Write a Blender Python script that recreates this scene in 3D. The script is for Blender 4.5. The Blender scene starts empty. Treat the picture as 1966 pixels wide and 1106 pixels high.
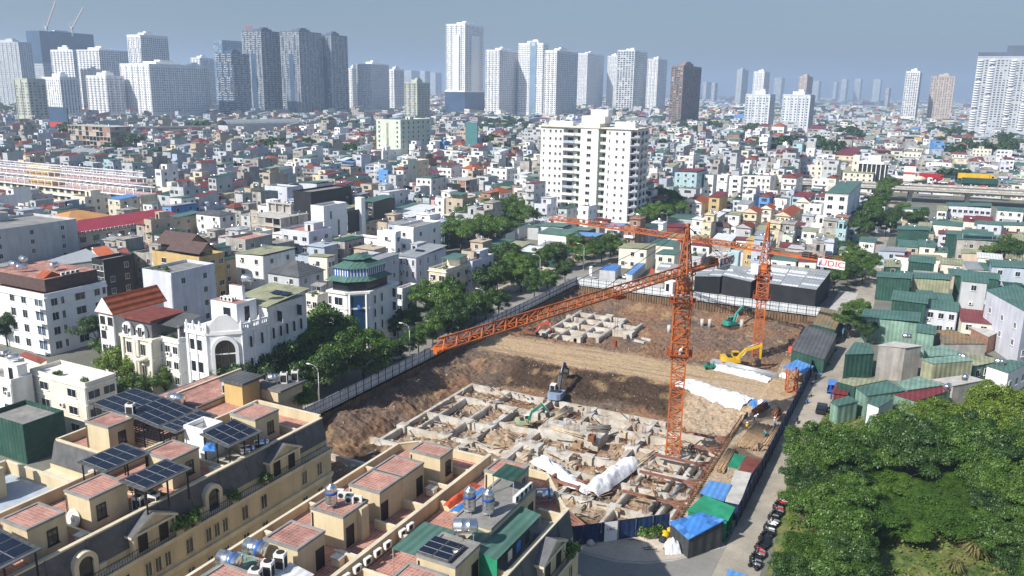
import bpy, math, random
from mathutils import Vector, Matrix
PI = math.pi
rnd = random.Random(7)
scene = bpy.context.scene
COL = scene.collection

# ---------------------------------------------------------------- camera
CAM_H, FPX, PITCH, ROLL, YAW = 60.0, 1595.0, math.radians(13.5), math.radians(1.0), math.radians(27.0)
IMG_W, IMG_H = 1966.0, 1106.0
CAM = Vector((98.09, -114.08, CAM_H))
_h = Vector((-math.sin(YAW), math.cos(YAW), 0)); _z = Vector((0, 0, 1)); _r = Vector((math.cos(YAW), math.sin(YAW), 0))
FW = _h * math.cos(PITCH) - _z * math.sin(PITCH)
_u = _h * math.sin(PITCH) + _z * math.cos(PITCH)
RT = _r * math.cos(ROLL) + _u * math.sin(ROLL)
UP = -_r * math.sin(ROLL) + _u * math.cos(ROLL)
cam = bpy.data.objects.new('camera', bpy.data.cameras.new('camera')); COL.objects.link(cam)
cam.data.sensor_fit = 'HORIZONTAL'; cam.data.sensor_width = 36.0; cam.data.lens = 36.0 * FPX / IMG_W
cam.data.clip_start = 1.0; cam.data.clip_end = 40000.0
m = Matrix.Identity(4)
for i, a in enumerate((RT, UP, -FW)):
    for j in range(3): m[j][i] = a[j]
m.translation = CAM; cam.matrix_world = m
scene.camera = cam

# ---------------------------------------------------------------- sky, sun, exposure
SUN_EL, SUN_DIR = math.radians(40.0), Vector((-0.40, -0.917, 0)).normalized()     # horizontal direction towards the sun
world = bpy.data.worlds.new('World'); scene.world = world; world.use_nodes = True
nt = world.node_tree; bg = nt.nodes['Background']
sky = nt.nodes.new('ShaderNodeTexSky'); sky.sky_type = 'NISHITA'; sky.sun_disc = False
sky.sun_elevation = SUN_EL; sky.sun_rotation = math.atan2(SUN_DIR.x, SUN_DIR.y)
sky.altitude = 0; sky.air_density = 1.2; sky.dust_density = 2.4; sky.ozone_density = 6.0
nt.links.new(sky.outputs[0], bg.inputs[0]); bg.inputs[1].default_value = 0.076
sl = bpy.data.lights.new('sun', 'SUN'); sl.energy = 5.0; sl.angle = math.radians(0.6); sl.color = (1.0, 0.945, 0.86)
sun = bpy.data.objects.new('sun', sl); COL.objects.link(sun)
sd = SUN_DIR * math.cos(SUN_EL) + _z * math.sin(SUN_EL)
sun.rotation_euler = sd.to_track_quat('Z', 'Y').to_euler(); sun.location = (0, -200, 300)
vs = scene.view_settings; vs.view_transform = 'Standard'; vs.look = 'None'; vs.exposure = 0.42; vs.gamma = 1.0; vs.use_curve_mapping = False
cy = scene.cycles
cy.max_bounces = 5; cy.diffuse_bounces = 3; cy.glossy_bounces = 2; cy.transmission_bounces = 2; cy.volume_bounces = 1; cy.transparent_max_bounces = 8
cy.use_denoising = True; cy.caustics_reflective = False; cy.caustics_refractive = False

# ---------------------------------------------------------------- photograph pixel -> place in the scene
def ray(px, py): return (FW * FPX + RT * (px - IMG_W / 2) - UP * (py - IMG_H / 2)).normalized()
def at(px, py, z=0.0):
    d = ray(px, py); t = (z - CAM_H) / d.z
    return CAM + d * t
def atd(px, py, dist):
    d = ray(px, py); return CAM + d * (dist / Vector((d.x, d.y)).length)
def proj(P):
    v = Vector(P) - CAM; k = FPX / v.dot(FW); return IMG_W / 2 + k * v.dot(RT), IMG_H / 2 - k * v.dot(UP)
def slide(P, axis, px):                                   # t so that P + t*axis stands in image column px
    v = P - CAM; a = px - IMG_W / 2
    return (a * v.dot(FW) - FPX * v.dot(RT)) / (FPX * axis.dot(RT) - a * axis.dot(FW))
def corner(nx, ny, lx, rx, h, yaw=0.0):                   # roof corner nearest the camera + columns of its two ends
    P = at(nx, ny, h); X = Vector((math.cos(yaw), math.sin(yaw), 0)); Y = Vector((-X.y, X.x, 0))
    return P.x, P.y, -slide(P, X, lx), slide(P, Y, rx)
def height_at(x, y, py):                                  # height that shows at row py above a spot
    lo, hi = -20.0, 400.0
    for _ in range(40):
        mid = (lo + hi) / 2
        if proj((x, y, mid))[1] > py: lo = mid
        else: hi = mid
    return lo

# ---------------------------------------------------------------- mesh building
class MB:
    def __init__(s): s.v = []; s.f = []; s.m = []; s.s = []; s.c = None
    def face(s, pts, m=0, smooth=False):
        n = len(s.v); s.v.extend([tuple(p) for p in pts]); s.f.append(tuple(range(n, n + len(pts)))); s.m.append(m); s.s.append(smooth)
    def box(s, x0, y0, z0, x1, y1, z1, m=0, top=None, bottom=True):
        n = len(s.v)
        s.v.extend([(x0,y0,z0),(x1,y0,z0),(x1,y1,z0),(x0,y1,z0),(x0,y0,z1),(x1,y0,z1),(x1,y1,z1),(x0,y1,z1)])
        fs = [(0,1,5,4),(1,2,6,5),(2,3,7,6),(3,0,4,7),(4,5,6,7)] + ([(3,2,1,0)] if bottom else [])
        for i, f in enumerate(fs):
            s.f.append(tuple(n + k for k in f)); s.m.append(top if (i == 4 and top is not None) else m); s.s.append(False)
    def cbox(s, cx, cy, z0, w, d, h, m=0, top=None): s.box(cx - w/2, cy - d/2, z0, cx + w/2, cy + d/2, z0 + h, m, top)
    def prism(s, pts, z0, z1, m=0, top=None, bottom=False):
        n = len(pts); b = len(s.v)
        s.v.extend([(p[0], p[1], z0) for p in pts] + [(p[0], p[1], z1) for p in pts])
        for i in range(n):
            j = (i + 1) % n
            s.f.append((b + i, b + j, b + n + j, b + n + i)); s.m.append(m); s.s.append(False)
        s.f.append(tuple(b + n + i for i in range(n))); s.m.append(m if top is None else top); s.s.append(False)
        if bottom: s.f.append(tuple(b + n - 1 - i for i in range(n))); s.m.append(m); s.s.append(False)
    def tube(s, p, q, r, n=6, m=0, r2=None, caps=True, smooth=True):
        p = Vector(p); q = Vector(q); r2 = r if r2 is None else r2
        a = (q - p).normalized(); e = Vector((0,0,1)) if abs(a.z) < .9 else Vector((1,0,0))
        u = a.cross(e).normalized(); w = a.cross(u); b = len(s.v)
        off = PI / 4 if n == 4 else 0
        for P, R in ((p, r), (q, r2)):
            for i in range(n):
                t = 2 * PI * i / n + off; s.v.append(tuple(P + (u * math.cos(t) + w * math.sin(t)) * R))
        for i in range(n):
            j = (i + 1) % n
            s.f.append((b + i, b + n + i, b + n + j, b + j)); s.m.append(m); s.s.append(smooth and n > 4)
        if caps:
            s.f.append(tuple(b + i for i in range(n))); s.m.append(m); s.s.append(False)
            s.f.append(tuple(b + n + n - 1 - i for i in range(n))); s.m.append(m); s.s.append(False)
    def bar(s, p, q, w, m=0): s.tube(p, q, w * .7071, 4, m)
    def lathe(s, prof, n=12, c=(0,0,0), m=0, axis='z', smooth=True):
        b = len(s.v); k = len(prof)
        for (r, z) in prof:
            for i in range(n):
                t = 2 * PI * i / n; x, y = r * math.cos(t), r * math.sin(t)
                if axis == 'z': s.v.append((c[0] + x, c[1] + y, c[2] + z))
                elif axis == 'x': s.v.append((c[0] + z, c[1] + x, c[2] + y))
                else: s.v.append((c[0] + y, c[1] + z, c[2] + x))
        for a in range(k - 1):
            for i in range(n):
                j = (i + 1) % n
                s.f.append((b + a*n + i, b + a*n + j, b + (a+1)*n + j, b + (a+1)*n + i)); s.m.append(m); s.s.append(smooth)
        s.f.append(tuple(b + i for i in reversed(range(n)))); s.m.append(m); s.s.append(False)
        s.f.append(tuple(b + (k-1)*n + i for i in range(n))); s.m.append(m); s.s.append(False)
    def mesh(s, name, mats):
        me = bpy.data.meshes.new(name); me.from_pydata(s.v, [], s.f)
        for k in mats: me.materials.append(MAT[k])
        if len(mats) > 1: me.polygons.foreach_set('material_index', s.m)
        if any(s.s): me.polygons.foreach_set('use_smooth', s.s)
        me.update(); return me
    def obj(s, name, mats, parent=None, loc=(0,0,0), rz=0.0, label=None):
        if isinstance(mats, str): mats = [mats]
        return put(s.mesh(name, mats), name, parent, loc, (0,0,rz), label=label)
def put(me, name, parent=None, loc=(0,0,0), rot=(0,0,0), sc=None, label=None):
    o = bpy.data.objects.new(name, me); COL.objects.link(o)
    o.location = loc; o.rotation_euler = rot
    if sc is not None: o.scale = sc if hasattr(sc, '__len__') else (sc, sc, sc)
    if parent is not None: o.parent = parent
    if label: o['label'] = label
    return o
def tag(o, label, cat, group=None):
    o['label'] = label; o['category'] = cat
    if group: o['group'] = group
    return o
def thing(name, label, cat, loc=(0,0,0), rz=0.0, group=None):
    o = bpy.data.objects.new(name, None); COL.objects.link(o); o.location = loc; o.rotation_euler = (0,0,rz); o.empty_display_size = .5
    return tag(o, label, cat, group)
def setting(o): o['kind'] = 'structure'; return o
def stuff(o): o['kind'] = 'stuff'; return o
def dup(root, loc, rz=0.0, sc=None, label=None, group=None):
    r = root.copy(); COL.objects.link(r); r.location = loc; r.rotation_euler = (0,0,rz)
    if sc is not None: r.scale = sc if hasattr(sc, '__len__') else (sc, sc, sc)
    if label: r['label'] = label
    if group: r['group'] = group
    for ch in KIDS(root):
        c = ch.copy(); COL.objects.link(c); c.parent = r
        for g in KIDS(ch):
            d = g.copy(); COL.objects.link(d); d.parent = c
    return r
_kids = {}
def KIDS(o):
    if o.name not in _kids: _kids[o.name] = list(o.children)
    return _kids[o.name]
_cache = {}
def cached(key, fn):
    if key not in _cache: _cache[key] = fn()
    return _cache[key]

# ---------------------------------------------------------------- materials
MAT = {}
def mat(key, col, rough=.85, var=.18, scale=.35, metal=0.0, streak=0.0, bump=0.0, corr=0.0, corr_ax=0, objrand=0.0, col2=None, spec=.3, fine=0.0, cscale=None, coat=0.0):
    m = bpy.data.materials.new(key); m.use_nodes = True; n = m.node_tree.nodes; L = m.node_tree.links
    b = n['Principled BSDF']; b.inputs['Roughness'].default_value = rough; b.inputs['Metallic'].default_value = metal
    b.inputs['Specular IOR Level'].default_value = spec
    if coat: b.inputs['Coat Weight'].default_value = coat
    geo = n.new('ShaderNodeNewGeometry')
    def mul(a, bb, fac=1.0):
        x = n.new('ShaderNodeMix'); x.data_type = 'RGBA'; x.blend_type = 'MULTIPLY'; x.inputs[0].default_value = fac
        L.new(a, x.inputs[6])
        if hasattr(bb, 'links'): L.new(bb, x.inputs[7])
        else: x.inputs[7].default_value = bb
        return x.outputs[2]
    def noise(sc, det=4, vec=None, rg=.6):
        t = n.new('ShaderNodeTexNoise'); t.inputs['Scale'].default_value = sc; t.inputs['Detail'].default_value = det; t.inputs['Roughness'].default_value = rg
        L.new(vec or geo.outputs['Position'], t.inputs['Vector']); return t.outputs[0]
    def rng(v, lo, hi, a=.3, bb=.7):
        r = n.new('ShaderNodeMapRange'); r.inputs[1].default_value = a; r.inputs[2].default_value = bb; r.inputs[3].default_value = lo; r.inputs[4].default_value = hi
        L.new(v, r.inputs[0]); return r.outputs[0]
    base = n.new('ShaderNodeRGB'); base.outputs[0].default_value = (*col, 1); c = base.outputs[0]
    if col2 is not None:
        x = n.new('ShaderNodeMix'); x.data_type = 'RGBA'; L.new(rng(noise(cscale or scale * .5, 5), 0, 1, .42, .58), x.inputs[0]); L.new(c, x.inputs[6]); x.inputs[7].default_value = (*col2, 1); c = x.outputs[2]
    if objrand:
        oi = n.new('ShaderNodeObjectInfo'); c = mul(c, rng(oi.outputs['Random'], 1 - objrand, 1 + objrand, 0, 1))
    if var: c = mul(c, rng(noise(scale), 1 - var, 1 + var))
    if fine: c = mul(c, rng(noise(scale * 12, 3), 1 - fine, 1 + fine))
    if streak:
        mp = n.new('ShaderNodeMapping'); mp.inputs['Scale'].default_value = (.75, .75, .10); L.new(geo.outputs['Position'], mp.inputs[0])
        c = mul(c, rng(noise(1.0, 5, mp.outputs[0]), 1 - streak, 1.0, .35, .6))
    if corr:                                                       # ribs drawn as darker and lighter bands in the colour, patches fade and rust
        wv = n.new('ShaderNodeTexWave'); wv.bands_direction = 'XY'[corr_ax]; wv.inputs['Scale'].default_value = .36; wv.inputs['Distortion'].default_value = .6; tcc = n.new('ShaderNodeTexCoord'); L.new(tcc.outputs['Object'], wv.inputs['Vector'])
        c = mul(c, rng(wv.outputs[0], .84, 1.06, 0, 1)); x = n.new('ShaderNodeMix'); x.data_type = 'RGBA'; L.new(rng(noise(.9, 6), 0, .55, .56, .74), x.inputs[0]); L.new(c, x.inputs[6]); x.inputs[7].default_value = (.30*col[0]+.12, .30*col[1]+.11, .30*col[2]+.095, 1); c = x.outputs[2]
    L.new(c, b.inputs['Base Color'])
    if corr or bump:
        bp = n.new('ShaderNodeBump'); bp.inputs['Strength'].default_value = 1.0
        if corr:
            w = n.new('ShaderNodeTexWave'); w.bands_direction = 'XY'[corr_ax]; w.inputs['Scale'].default_value = .36
            tc = n.new('ShaderNodeTexCoord'); L.new(tc.outputs['Object'], w.inputs['Vector']); L.new(w.outputs[0], bp.inputs['Height']); bp.inputs['Distance'].default_value = corr
        else:
            L.new(noise(scale * 6, 6), bp.inputs['Height']); bp.inputs['Distance'].default_value = bump
        L.new(bp.outputs[0], b.inputs['Normal'])
    MAT[key] = m; return m
def brickmat(key, c1, c2, mort, w, h, rough=.85, msize=.04, off=.5, var=.2, use='xy', bump=0):
    m = bpy.data.materials.new(key); m.use_nodes = True; n = m.node_tree.nodes; L = m.node_tree.links
    b = n['Principled BSDF']; b.inputs['Roughness'].default_value = rough; b.inputs['Specular IOR Level'].default_value = .3
    geo = n.new('ShaderNodeNewGeometry'); t = n.new('ShaderNodeTexBrick')
    t.offset = off; t.inputs['Color1'].default_value = (*c1, 1); t.inputs['Color2'].default_value = (*c2, 1); t.inputs['Mortar'].default_value = (*mort, 1)
    t.inputs['Scale'].default_value = 1; t.inputs['Brick Width'].default_value = w; t.inputs['Row Height'].default_value = h; t.inputs['Mortar Size'].default_value = msize; t.inputs['Bias'].default_value = -.2
    L.new(geo.outputs['Position'], t.inputs['Vector'])
    nz = n.new('ShaderNodeTexNoise'); nz.inputs['Scale'].default_value = .6; nz.inputs['Detail'].default_value = 5; L.new(geo.outputs['Position'], nz.inputs['Vector'])
    r = n.new('ShaderNodeMapRange'); r.inputs[1].default_value = .3; r.inputs[2].default_value = .7; r.inputs[3].default_value = 1 - var; r.inputs[4].default_value = 1 + var; L.new(nz.outputs[0], r.inputs[0])
    x = n.new('ShaderNodeMix'); x.data_type = 'RGBA'; x.blend_type = 'MULTIPLY'; x.inputs[0].default_value = 1; L.new(t.outputs[0], x.inputs[6]); L.new(r.outputs[0], x.inputs[7])
    L.new(x.outputs[2], b.inputs['Base Color']); MAT[key] = m
W_ = dict(streak=.17, var=.09, scale=.25, fine=.04)
mat('white', (.80,.80,.78), **W_); mat('white_clean', (.82,.83,.84), var=.05, streak=.08); mat('offwhite', (.74,.70,.60), **W_)
mat('cream', (.60,.505,.335), streak=.16, var=.10, scale=.3, fine=.03); mat('cream_pale', (.68,.61,.46), **W_); mat('cream_wall', (.70,.60,.42), **W_)
mat('yellow', (.56,.40,.17), **W_); mat('grey_wall', (.50,.52,.54), **W_); mat('bluegrey', (.42,.48,.56), **W_); mat('lav', (.60,.62,.70), **W_)
mat('palegreen', (.62,.68,.58), **W_); mat('teal_wall', (.40,.58,.62), **W_); mat('blue_wall', (.12,.32,.68), **W_); mat('pink', (.62,.42,.40), **W_)
mat('tan', (.50,.42,.32), **W_); mat('render_grey', (.40,.38,.35), streak=.35, var=.2, scale=.4); mat('brick_raw', (.36,.20,.14), streak=.2, var=.25, scale=1.0); mat('black_wall', (.025,.026,.03), rough=.5, var=.2)
mat('concrete', (.46,.45,.42), var=.22, scale=.5, fine=.10, bump=.02); mat('concrete_new', (.54,.525,.49), var=.22, scale=.6, fine=.12, col2=(.44,.39,.32), cscale=.35); mat('concrete_dark', (.20,.19,.17), var=.3, scale=.6)
mat('roof_grey', (.25,.245,.235), var=.3, scale=.5, fine=.1); mat('roof_dark', (.14,.14,.14), var=.3, scale=.5)
brickmat('terracotta', (.40,.15,.11), (.48,.25,.20), (.46,.36,.31), .40, .40, off=0.0, msize=.035)
brickmat('terracotta_old', (.34,.13,.10), (.40,.20,.16), (.40,.30,.26), .40, .40, off=0.0, msize=.035, var=.4)
mat('slate', (.115,.118,.125), rough=.7, var=.25, scale=.8, fine=.15); mat('shingle', (.10,.065,.06), var=.2, scale=1, fine=.2)
mat('orange_tile', (.34,.085,.035), var=.25, scale=.8, fine=.1, corr=.10, corr_ax=0); mat('red_tile', (.175,.050,.040), var=.3, scale=.6, fine=.1)
mat('green_sheet', (.080,.168,.138), rough=.5, var=.22, scale=.25, corr=.06, fine=.05); mat('green_dark', (.026,.080,.062), rough=.55, var=.25, scale=.3, corr=.06)
mat('green_pale', (.20,.32,.26), rough=.6, var=.3, scale=.4, corr=.06); mat('olive_sheet', (.30,.31,.20), rough=.7, var=.3, scale=.3, corr=.06)
mat('red_sheet', (.185,.036,.040), rough=.5, var=.2, scale=.3, corr=.06); mat('crimson', (.36,.05,.075), rough=.55, var=.15, scale=.2, corr=.06, corr_ax=1)
mat('orange_sheet', (.52,.27,.10), rough=.7, var=.15, scale=.2); mat('grey_sheet', (.30,.32,.34), rough=.45, var=.2, scale=.3, corr=.06); mat('darkgrey_sheet', (.10,.105,.11), rough=.6, var=.25, scale=.3, corr=.06)
mat('blue_sheet', (.045,.17,.48), rough=.45, var=.2, scale=.6, corr=.06, objrand=.25); mat('blue_sheet2', (.10,.27,.60), rough=.5, var=.2, scale=.6, corr=.06); mat('rust_sheet', (.30,.18,.08), rough=.9, var=.3, scale=.5, col2=(.16,.17,.13), corr=.06)
mat('white_sheet', (.72,.74,.75), rough=.4, var=.12, scale=.3, corr=.06); mat('blue_fence', (.013,.034,.105), rough=.6, var=.25, scale=.5, corr=.05, streak=.1); mat('white_fence', (.66,.70,.74), rough=.5, var=.14, scale=.3, corr=.05, streak=.15)
mat('steel', (.70,.71,.73), rough=.22, metal=.92, var=.1, scale=2); mat('galv', (.45,.47,.49), rough=.5, metal=.4, var=.15, scale=1); mat('dark_metal', (.03,.032,.035), rough=.5, var=.1); mat('black_metal', (.012,.012,.014), rough=.5, var=0)
mat('orange_paint', (.49,.118,.020), rough=.6, var=.25, scale=.5, fine=.15, col2=(.38,.12,.05), cscale=.3); mat('orange_dark', (.30,.06,.015), rough=.6, var=.2, scale=1); mat('rust', (.20,.085,.045), rough=.9, var=.35, scale=1.2, fine=.2); mat('rust_pipe', (.26,.13,.09), rough=.85, var=.25, scale=1.2, fine=.12); mat('rebar', (.12,.055,.03), rough=.85, var=.2)
mat('pile_steel', (.20,.13,.075), rough=.85, var=.3, scale=.7, fine=.15, streak=.35); mat('timber', (.33,.23,.14), var=.3, scale=1.5, fine=.2); mat('timber_pale', (.50,.42,.30), var=.25, scale=1.5, fine=.2)
mat('glass', (.018,.024,.032), rough=.08, var=.2, scale=.4, spec=.6); mat('glass_blue', (.02,.06,.12), rough=.06, var=.2, scale=.3, spec=.8); mat('glass_far', (.05,.065,.085), rough=.25, var=.6, scale=.55, spec=.4); mat('frame_white', (.74,.74,.72), var=.05); mat('frame_dark', (.05,.045,.04), var=.1)
mat('solar', (.010,.014,.028), rough=.12, var=.15, scale=1, spec=.6); mat('solar_frame', (.55,.57,.60), rough=.4, metal=.5, var=.05); mat('ac_white', (.70,.70,.67), var=.1, scale=2); mat('ac_dark', (.03,.03,.032), var=.1)
mat('tarp_white', (.70,.72,.76), rough=.6, var=.2, scale=.5, bump=.12); mat('tarp_blue', (.05,.20,.55), rough=.5, var=.15); mat('tarp_red', (.52,.08,.03), rough=.6, var=.2); mat('net_green', (.02,.22,.12), rough=.8, var=.25, scale=.6); mat('net_black', (.022,.024,.028), rough=.85, var=.3, scale=.3)
mat('asphalt', (.24,.235,.22), rough=.9, var=.16, scale=.18, fine=.08, col2=(.29,.275,.25), cscale=.05); mat('paving', (.62,.54,.43), var=.25, scale=.35, fine=.15, col2=(.40,.35,.29)); mat('kerb', (.45,.44,.42), var=.15, scale=1)
mat('asphalt_dark', (.16,.16,.165), rough=.9, var=.18, scale=.1, fine=.06); mat('ground', (.20,.19,.17), var=.3, scale=.08, col2=(.15,.16,.13), fine=.1)
mat('grass', (.075,.13,.03), var=.4, scale=.5, col2=(.16,.17,.06), fine=.3); mat('sack', (.55,.55,.53), var=.2); mat('plastic_blue', (.03,.12,.45), rough=.4, var=.1); mat('teal_plastic', (.02,.35,.32), rough=.4, var=.1)
mat('paint_green', (.02,.22,.13), rough=.45, var=.15); mat('paint_teal', (.03,.30,.24), rough=.45, var=.15); mat('paint_yellow', (.68,.42,.02), rough=.4, var=.12); mat('paint_bluegrey', (.22,.29,.42), rough=.45, var=.12); mat('paint_palegreen', (.40,.48,.30), rough=.5, var=.15); mat('paint_red', (.50,.05,.03), rough=.45, var=.1)
mat('rubber', (.02,.02,.02), rough=.9, var=.2); mat('track', (.07,.055,.045), rough=.9, var=.3, scale=3); mat('car_black', (.012,.013,.016), rough=.15, var=0, coat=.5); mat('car_white', (.75,.75,.75), rough=.2, var=0, coat=.5); mat('car_silver', (.40,.42,.44), rough=.25, var=0, metal=.5); mat('car_blue', (.03,.11,.42), rough=.35, var=.1); mat('car_red', (.42,.02,.02), rough=.25, var=0)
mat('skin', (.35,.20,.13), var=0); mat('cloth_dark', (.03,.035,.05), var=.1); mat('cloth_white', (.65,.65,.63), var=.05); mat('cloth_teal', (.03,.30,.33), var=.1); mat('cloth_orange', (.60,.14,.03), var=.1); mat('helmet_white', (.8,.8,.78), var=0, rough=.4); mat('helmet_yellow', (.75,.50,.03), var=0, rough=.4); mat('cloth_blue', (.06,.13,.36), var=.1)
mat('bark', (.10,.075,.05), var=.3, scale=2, fine=.2); mat('flower', (.42,.12,.40), var=.3, scale=1); mat('sign_red', (.45,.06,.06), var=.08); mat('sign_blue', (.03,.10,.42), var=.08); mat('paint_white', (.78,.78,.77), var=.05, rough=.5); mat('teal_sign', (.07,.19,.20), var=.1)
def leafmat(key, c1, c2):
    m = bpy.data.materials.new(key); m.use_nodes = True; n = m.node_tree.nodes; L = m.node_tree.links
    n.remove(n['Principled BSDF']); out = n['Material Output']
    geo = n.new('ShaderNodeNewGeometry'); oi = n.new('ShaderNodeObjectInfo')
    t = n.new('ShaderNodeTexNoise'); t.inputs['Scale'].default_value = .45; t.inputs['Detail'].default_value = 3; L.new(geo.outputs['Position'], t.inputs['Vector'])
    ad = n.new('ShaderNodeMath'); ad.operation = 'ADD'; L.new(t.outputs[0], ad.inputs[0]); hf = n.new('ShaderNodeMath'); hf.operation = 'MULTIPLY_ADD'; hf.inputs[1].default_value = .55; hf.inputs[2].default_value = .22; L.new(geo.outputs['Random Per Island'], hf.inputs[0]); L.new(hf.outputs[0], ad.inputs[1])
    ad2 = n.new('ShaderNodeMath'); ad2.operation = 'MULTIPLY_ADD'; L.new(oi.outputs['Random'], ad2.inputs[0]); ad2.inputs[1].default_value = .7; L.new(ad.outputs[0], ad2.inputs[2])
    r = n.new('ShaderNodeMapRange'); r.inputs[1].default_value = .55; r.inputs[2].default_value = 1.75; L.new(ad2.outputs[0], r.inputs[0])
    x = n.new('ShaderNodeMix'); x.data_type = 'RGBA'; L.new(r.outputs[0], x.inputs[0]); x.inputs[6].default_value = (*c1, 1); x.inputs[7].default_value = (*c2, 1)
    d = n.new('ShaderNodeBsdfDiffuse'); tr = n.new('ShaderNodeBsdfTranslucent'); mx = n.new('ShaderNodeMixShader'); mx.inputs[0].default_value = .28
    gl = n.new('ShaderNodeBsdfGlossy'); gl.inputs['Roughness'].default_value = .45; gl.inputs[0].default_value = (.6,.65,.6,1); mg = n.new('ShaderNodeMixShader'); mg.inputs[0].default_value = .05
    L.new(x.outputs[2], d.inputs[0]); L.new(x.outputs[2], tr.inputs[0]); L.new(d.outputs[0], mx.inputs[1]); L.new(tr.outputs[0], mx.inputs[2]); L.new(mx.outputs[0], mg.inputs[1]); L.new(gl.outputs[0], mg.inputs[2]); L.new(mg.outputs[0], out.inputs[0]); MAT[key] = m
leafmat('leaf', (.028,.078,.011), (.108,.198,.028)); leafmat('leaf_dark', (.014,.044,.011), (.055,.115,.022)); leafmat('leaf_bright', (.055,.120,.011), (.165,.240,.027)); leafmat('leaf_dry', (.10,.12,.03), (.26,.23,.10))
mat('hut_dark', (.055,.06,.065), rough=.7, var=.25, scale=.4, corr=.05)
mat('lane', (.40,.36,.295), rough=.9, var=.2, scale=.25, fine=.1, col2=(.32,.295,.25), cscale=.07)
mat('glass_mid', (.14,.16,.18), rough=.3, var=.4, scale=.5); mat('curtain', (.42,.42,.40), var=.3, scale=.5)
# ================================================================ the ground, streets, the pit
from mathutils import noise as mn
PX0, PX1, PY0, PY1 = 0.0, 78.0, -24.0, 122.6
def front(x, y): return (x - 70.5) * .685 - (y + 10.3) * .728       # metres outside the slanting front fence
def fbm(x, y, o=4, s=0.0):
    v = 0; a = 1.0; f = 1.0
    for k in range(o):
        v += a * mn.noise((x * f + s, y * f - s, s * .7)); a *= .5; f *= 2.03
    return v
def sm(a, b, x):
    t = min(1, max(0, (x - a) / (b - a))); return t * t * (3 - 2 * t)
g = MB(); R = 14000
xs = [-R, PX0, PX1, R]; ys = [-R, PY0, PY1, R]
for i in range(3):
    for j in range(3):
        if not (i == 1 and j == 1):
            g.face([(xs[i], ys[j], 0), (xs[i+1], ys[j], 0), (xs[i+1], ys[j+1], 0), (xs[i], ys[j+1], 0)])
setting(g.obj('ground', 'ground'))
def sheet(name, pts, m, z=.004, thick=None):
    b = MB()
    if thick: b.prism(pts, -.02, thick)
    else: b.face([(p[0], p[1], z) for p in pts])
    return setting(b.obj(name, m))
# right-hand lane, the corner street in front of the site, the street left of the site, the road beyond the right-hand sheds
sheet('road', [(78.4,-140),(90,-140),(84,-20),(82.6,20),(84.5,60),(87,90),(86,125),(84.5,180),(82,250),(80,420),(74,420),(76.5,250),(78.6,180),(79.2,126),(78.4,90)], 'lane', .008)
KP = [(78.35,-10.2),(76.6,-12.3),(73.5,-16.5),(70.1,-19.3),(66.4,-20.8),(61.6,-20.95),(56,-24.8),(50,-29.9)]
sheet('street', [(29.2,-140),(78.4,-140)] + KP + [(48,-31.2),(29.2,-31.2)], 'asphalt', .006)
sheet('pavement', [(50,-29.6),(56,-24.4)][::-1][1:] + [(56,-24.6),(61.6,-20.75),(66.4,-20.6),(70.0,-19.1),(73.4,-16.4),(76.5,-12.2),(78.25,-10.0),(70.6,-10.15)], 'paving', 0, .12)
k = MB()
for a, b_ in zip(KP, KP[1:]):
    d = Vector((b_[0]-a[0], b_[1]-a[1])).normalized(); nn = Vector((-d.y, d.x)) * .2
    k.prism([a, b_, (b_[0]+nn.x, b_[1]+nn.y), (a[0]+nn.x, a[1]+nn.y)], .0, .15)
setting(k.obj('kerb', 'kerb'))
sheet('street.001', [(-12.5,-120),(-1.6,-120),(-1.6,420),(-10,420),(-11.5,200)], 'asphalt', .008)
sheet('pavement.001', [(-1.6,-30),(-.2,-30),(-.2,122),(-1.6,122)], 'paving', 0, .12)
sheet('pavement.002', [(-19,-20),(-12.5,-20),(-12.5,170),(-19,170)], 'paving', 0, .12)
sheet('road.001', [(-400,139),(78,136),(78,129),(-1.6,131),(-400,133)], 'asphalt', .012)
sheet('yard', [(0,123.2),(34,123.2),(34,140),(0,137)], 'concrete', .016)
sheet('yard.001', [(74.5,127),(80,127),(80,160),(74.5,160)], 'concrete', .020)

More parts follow.
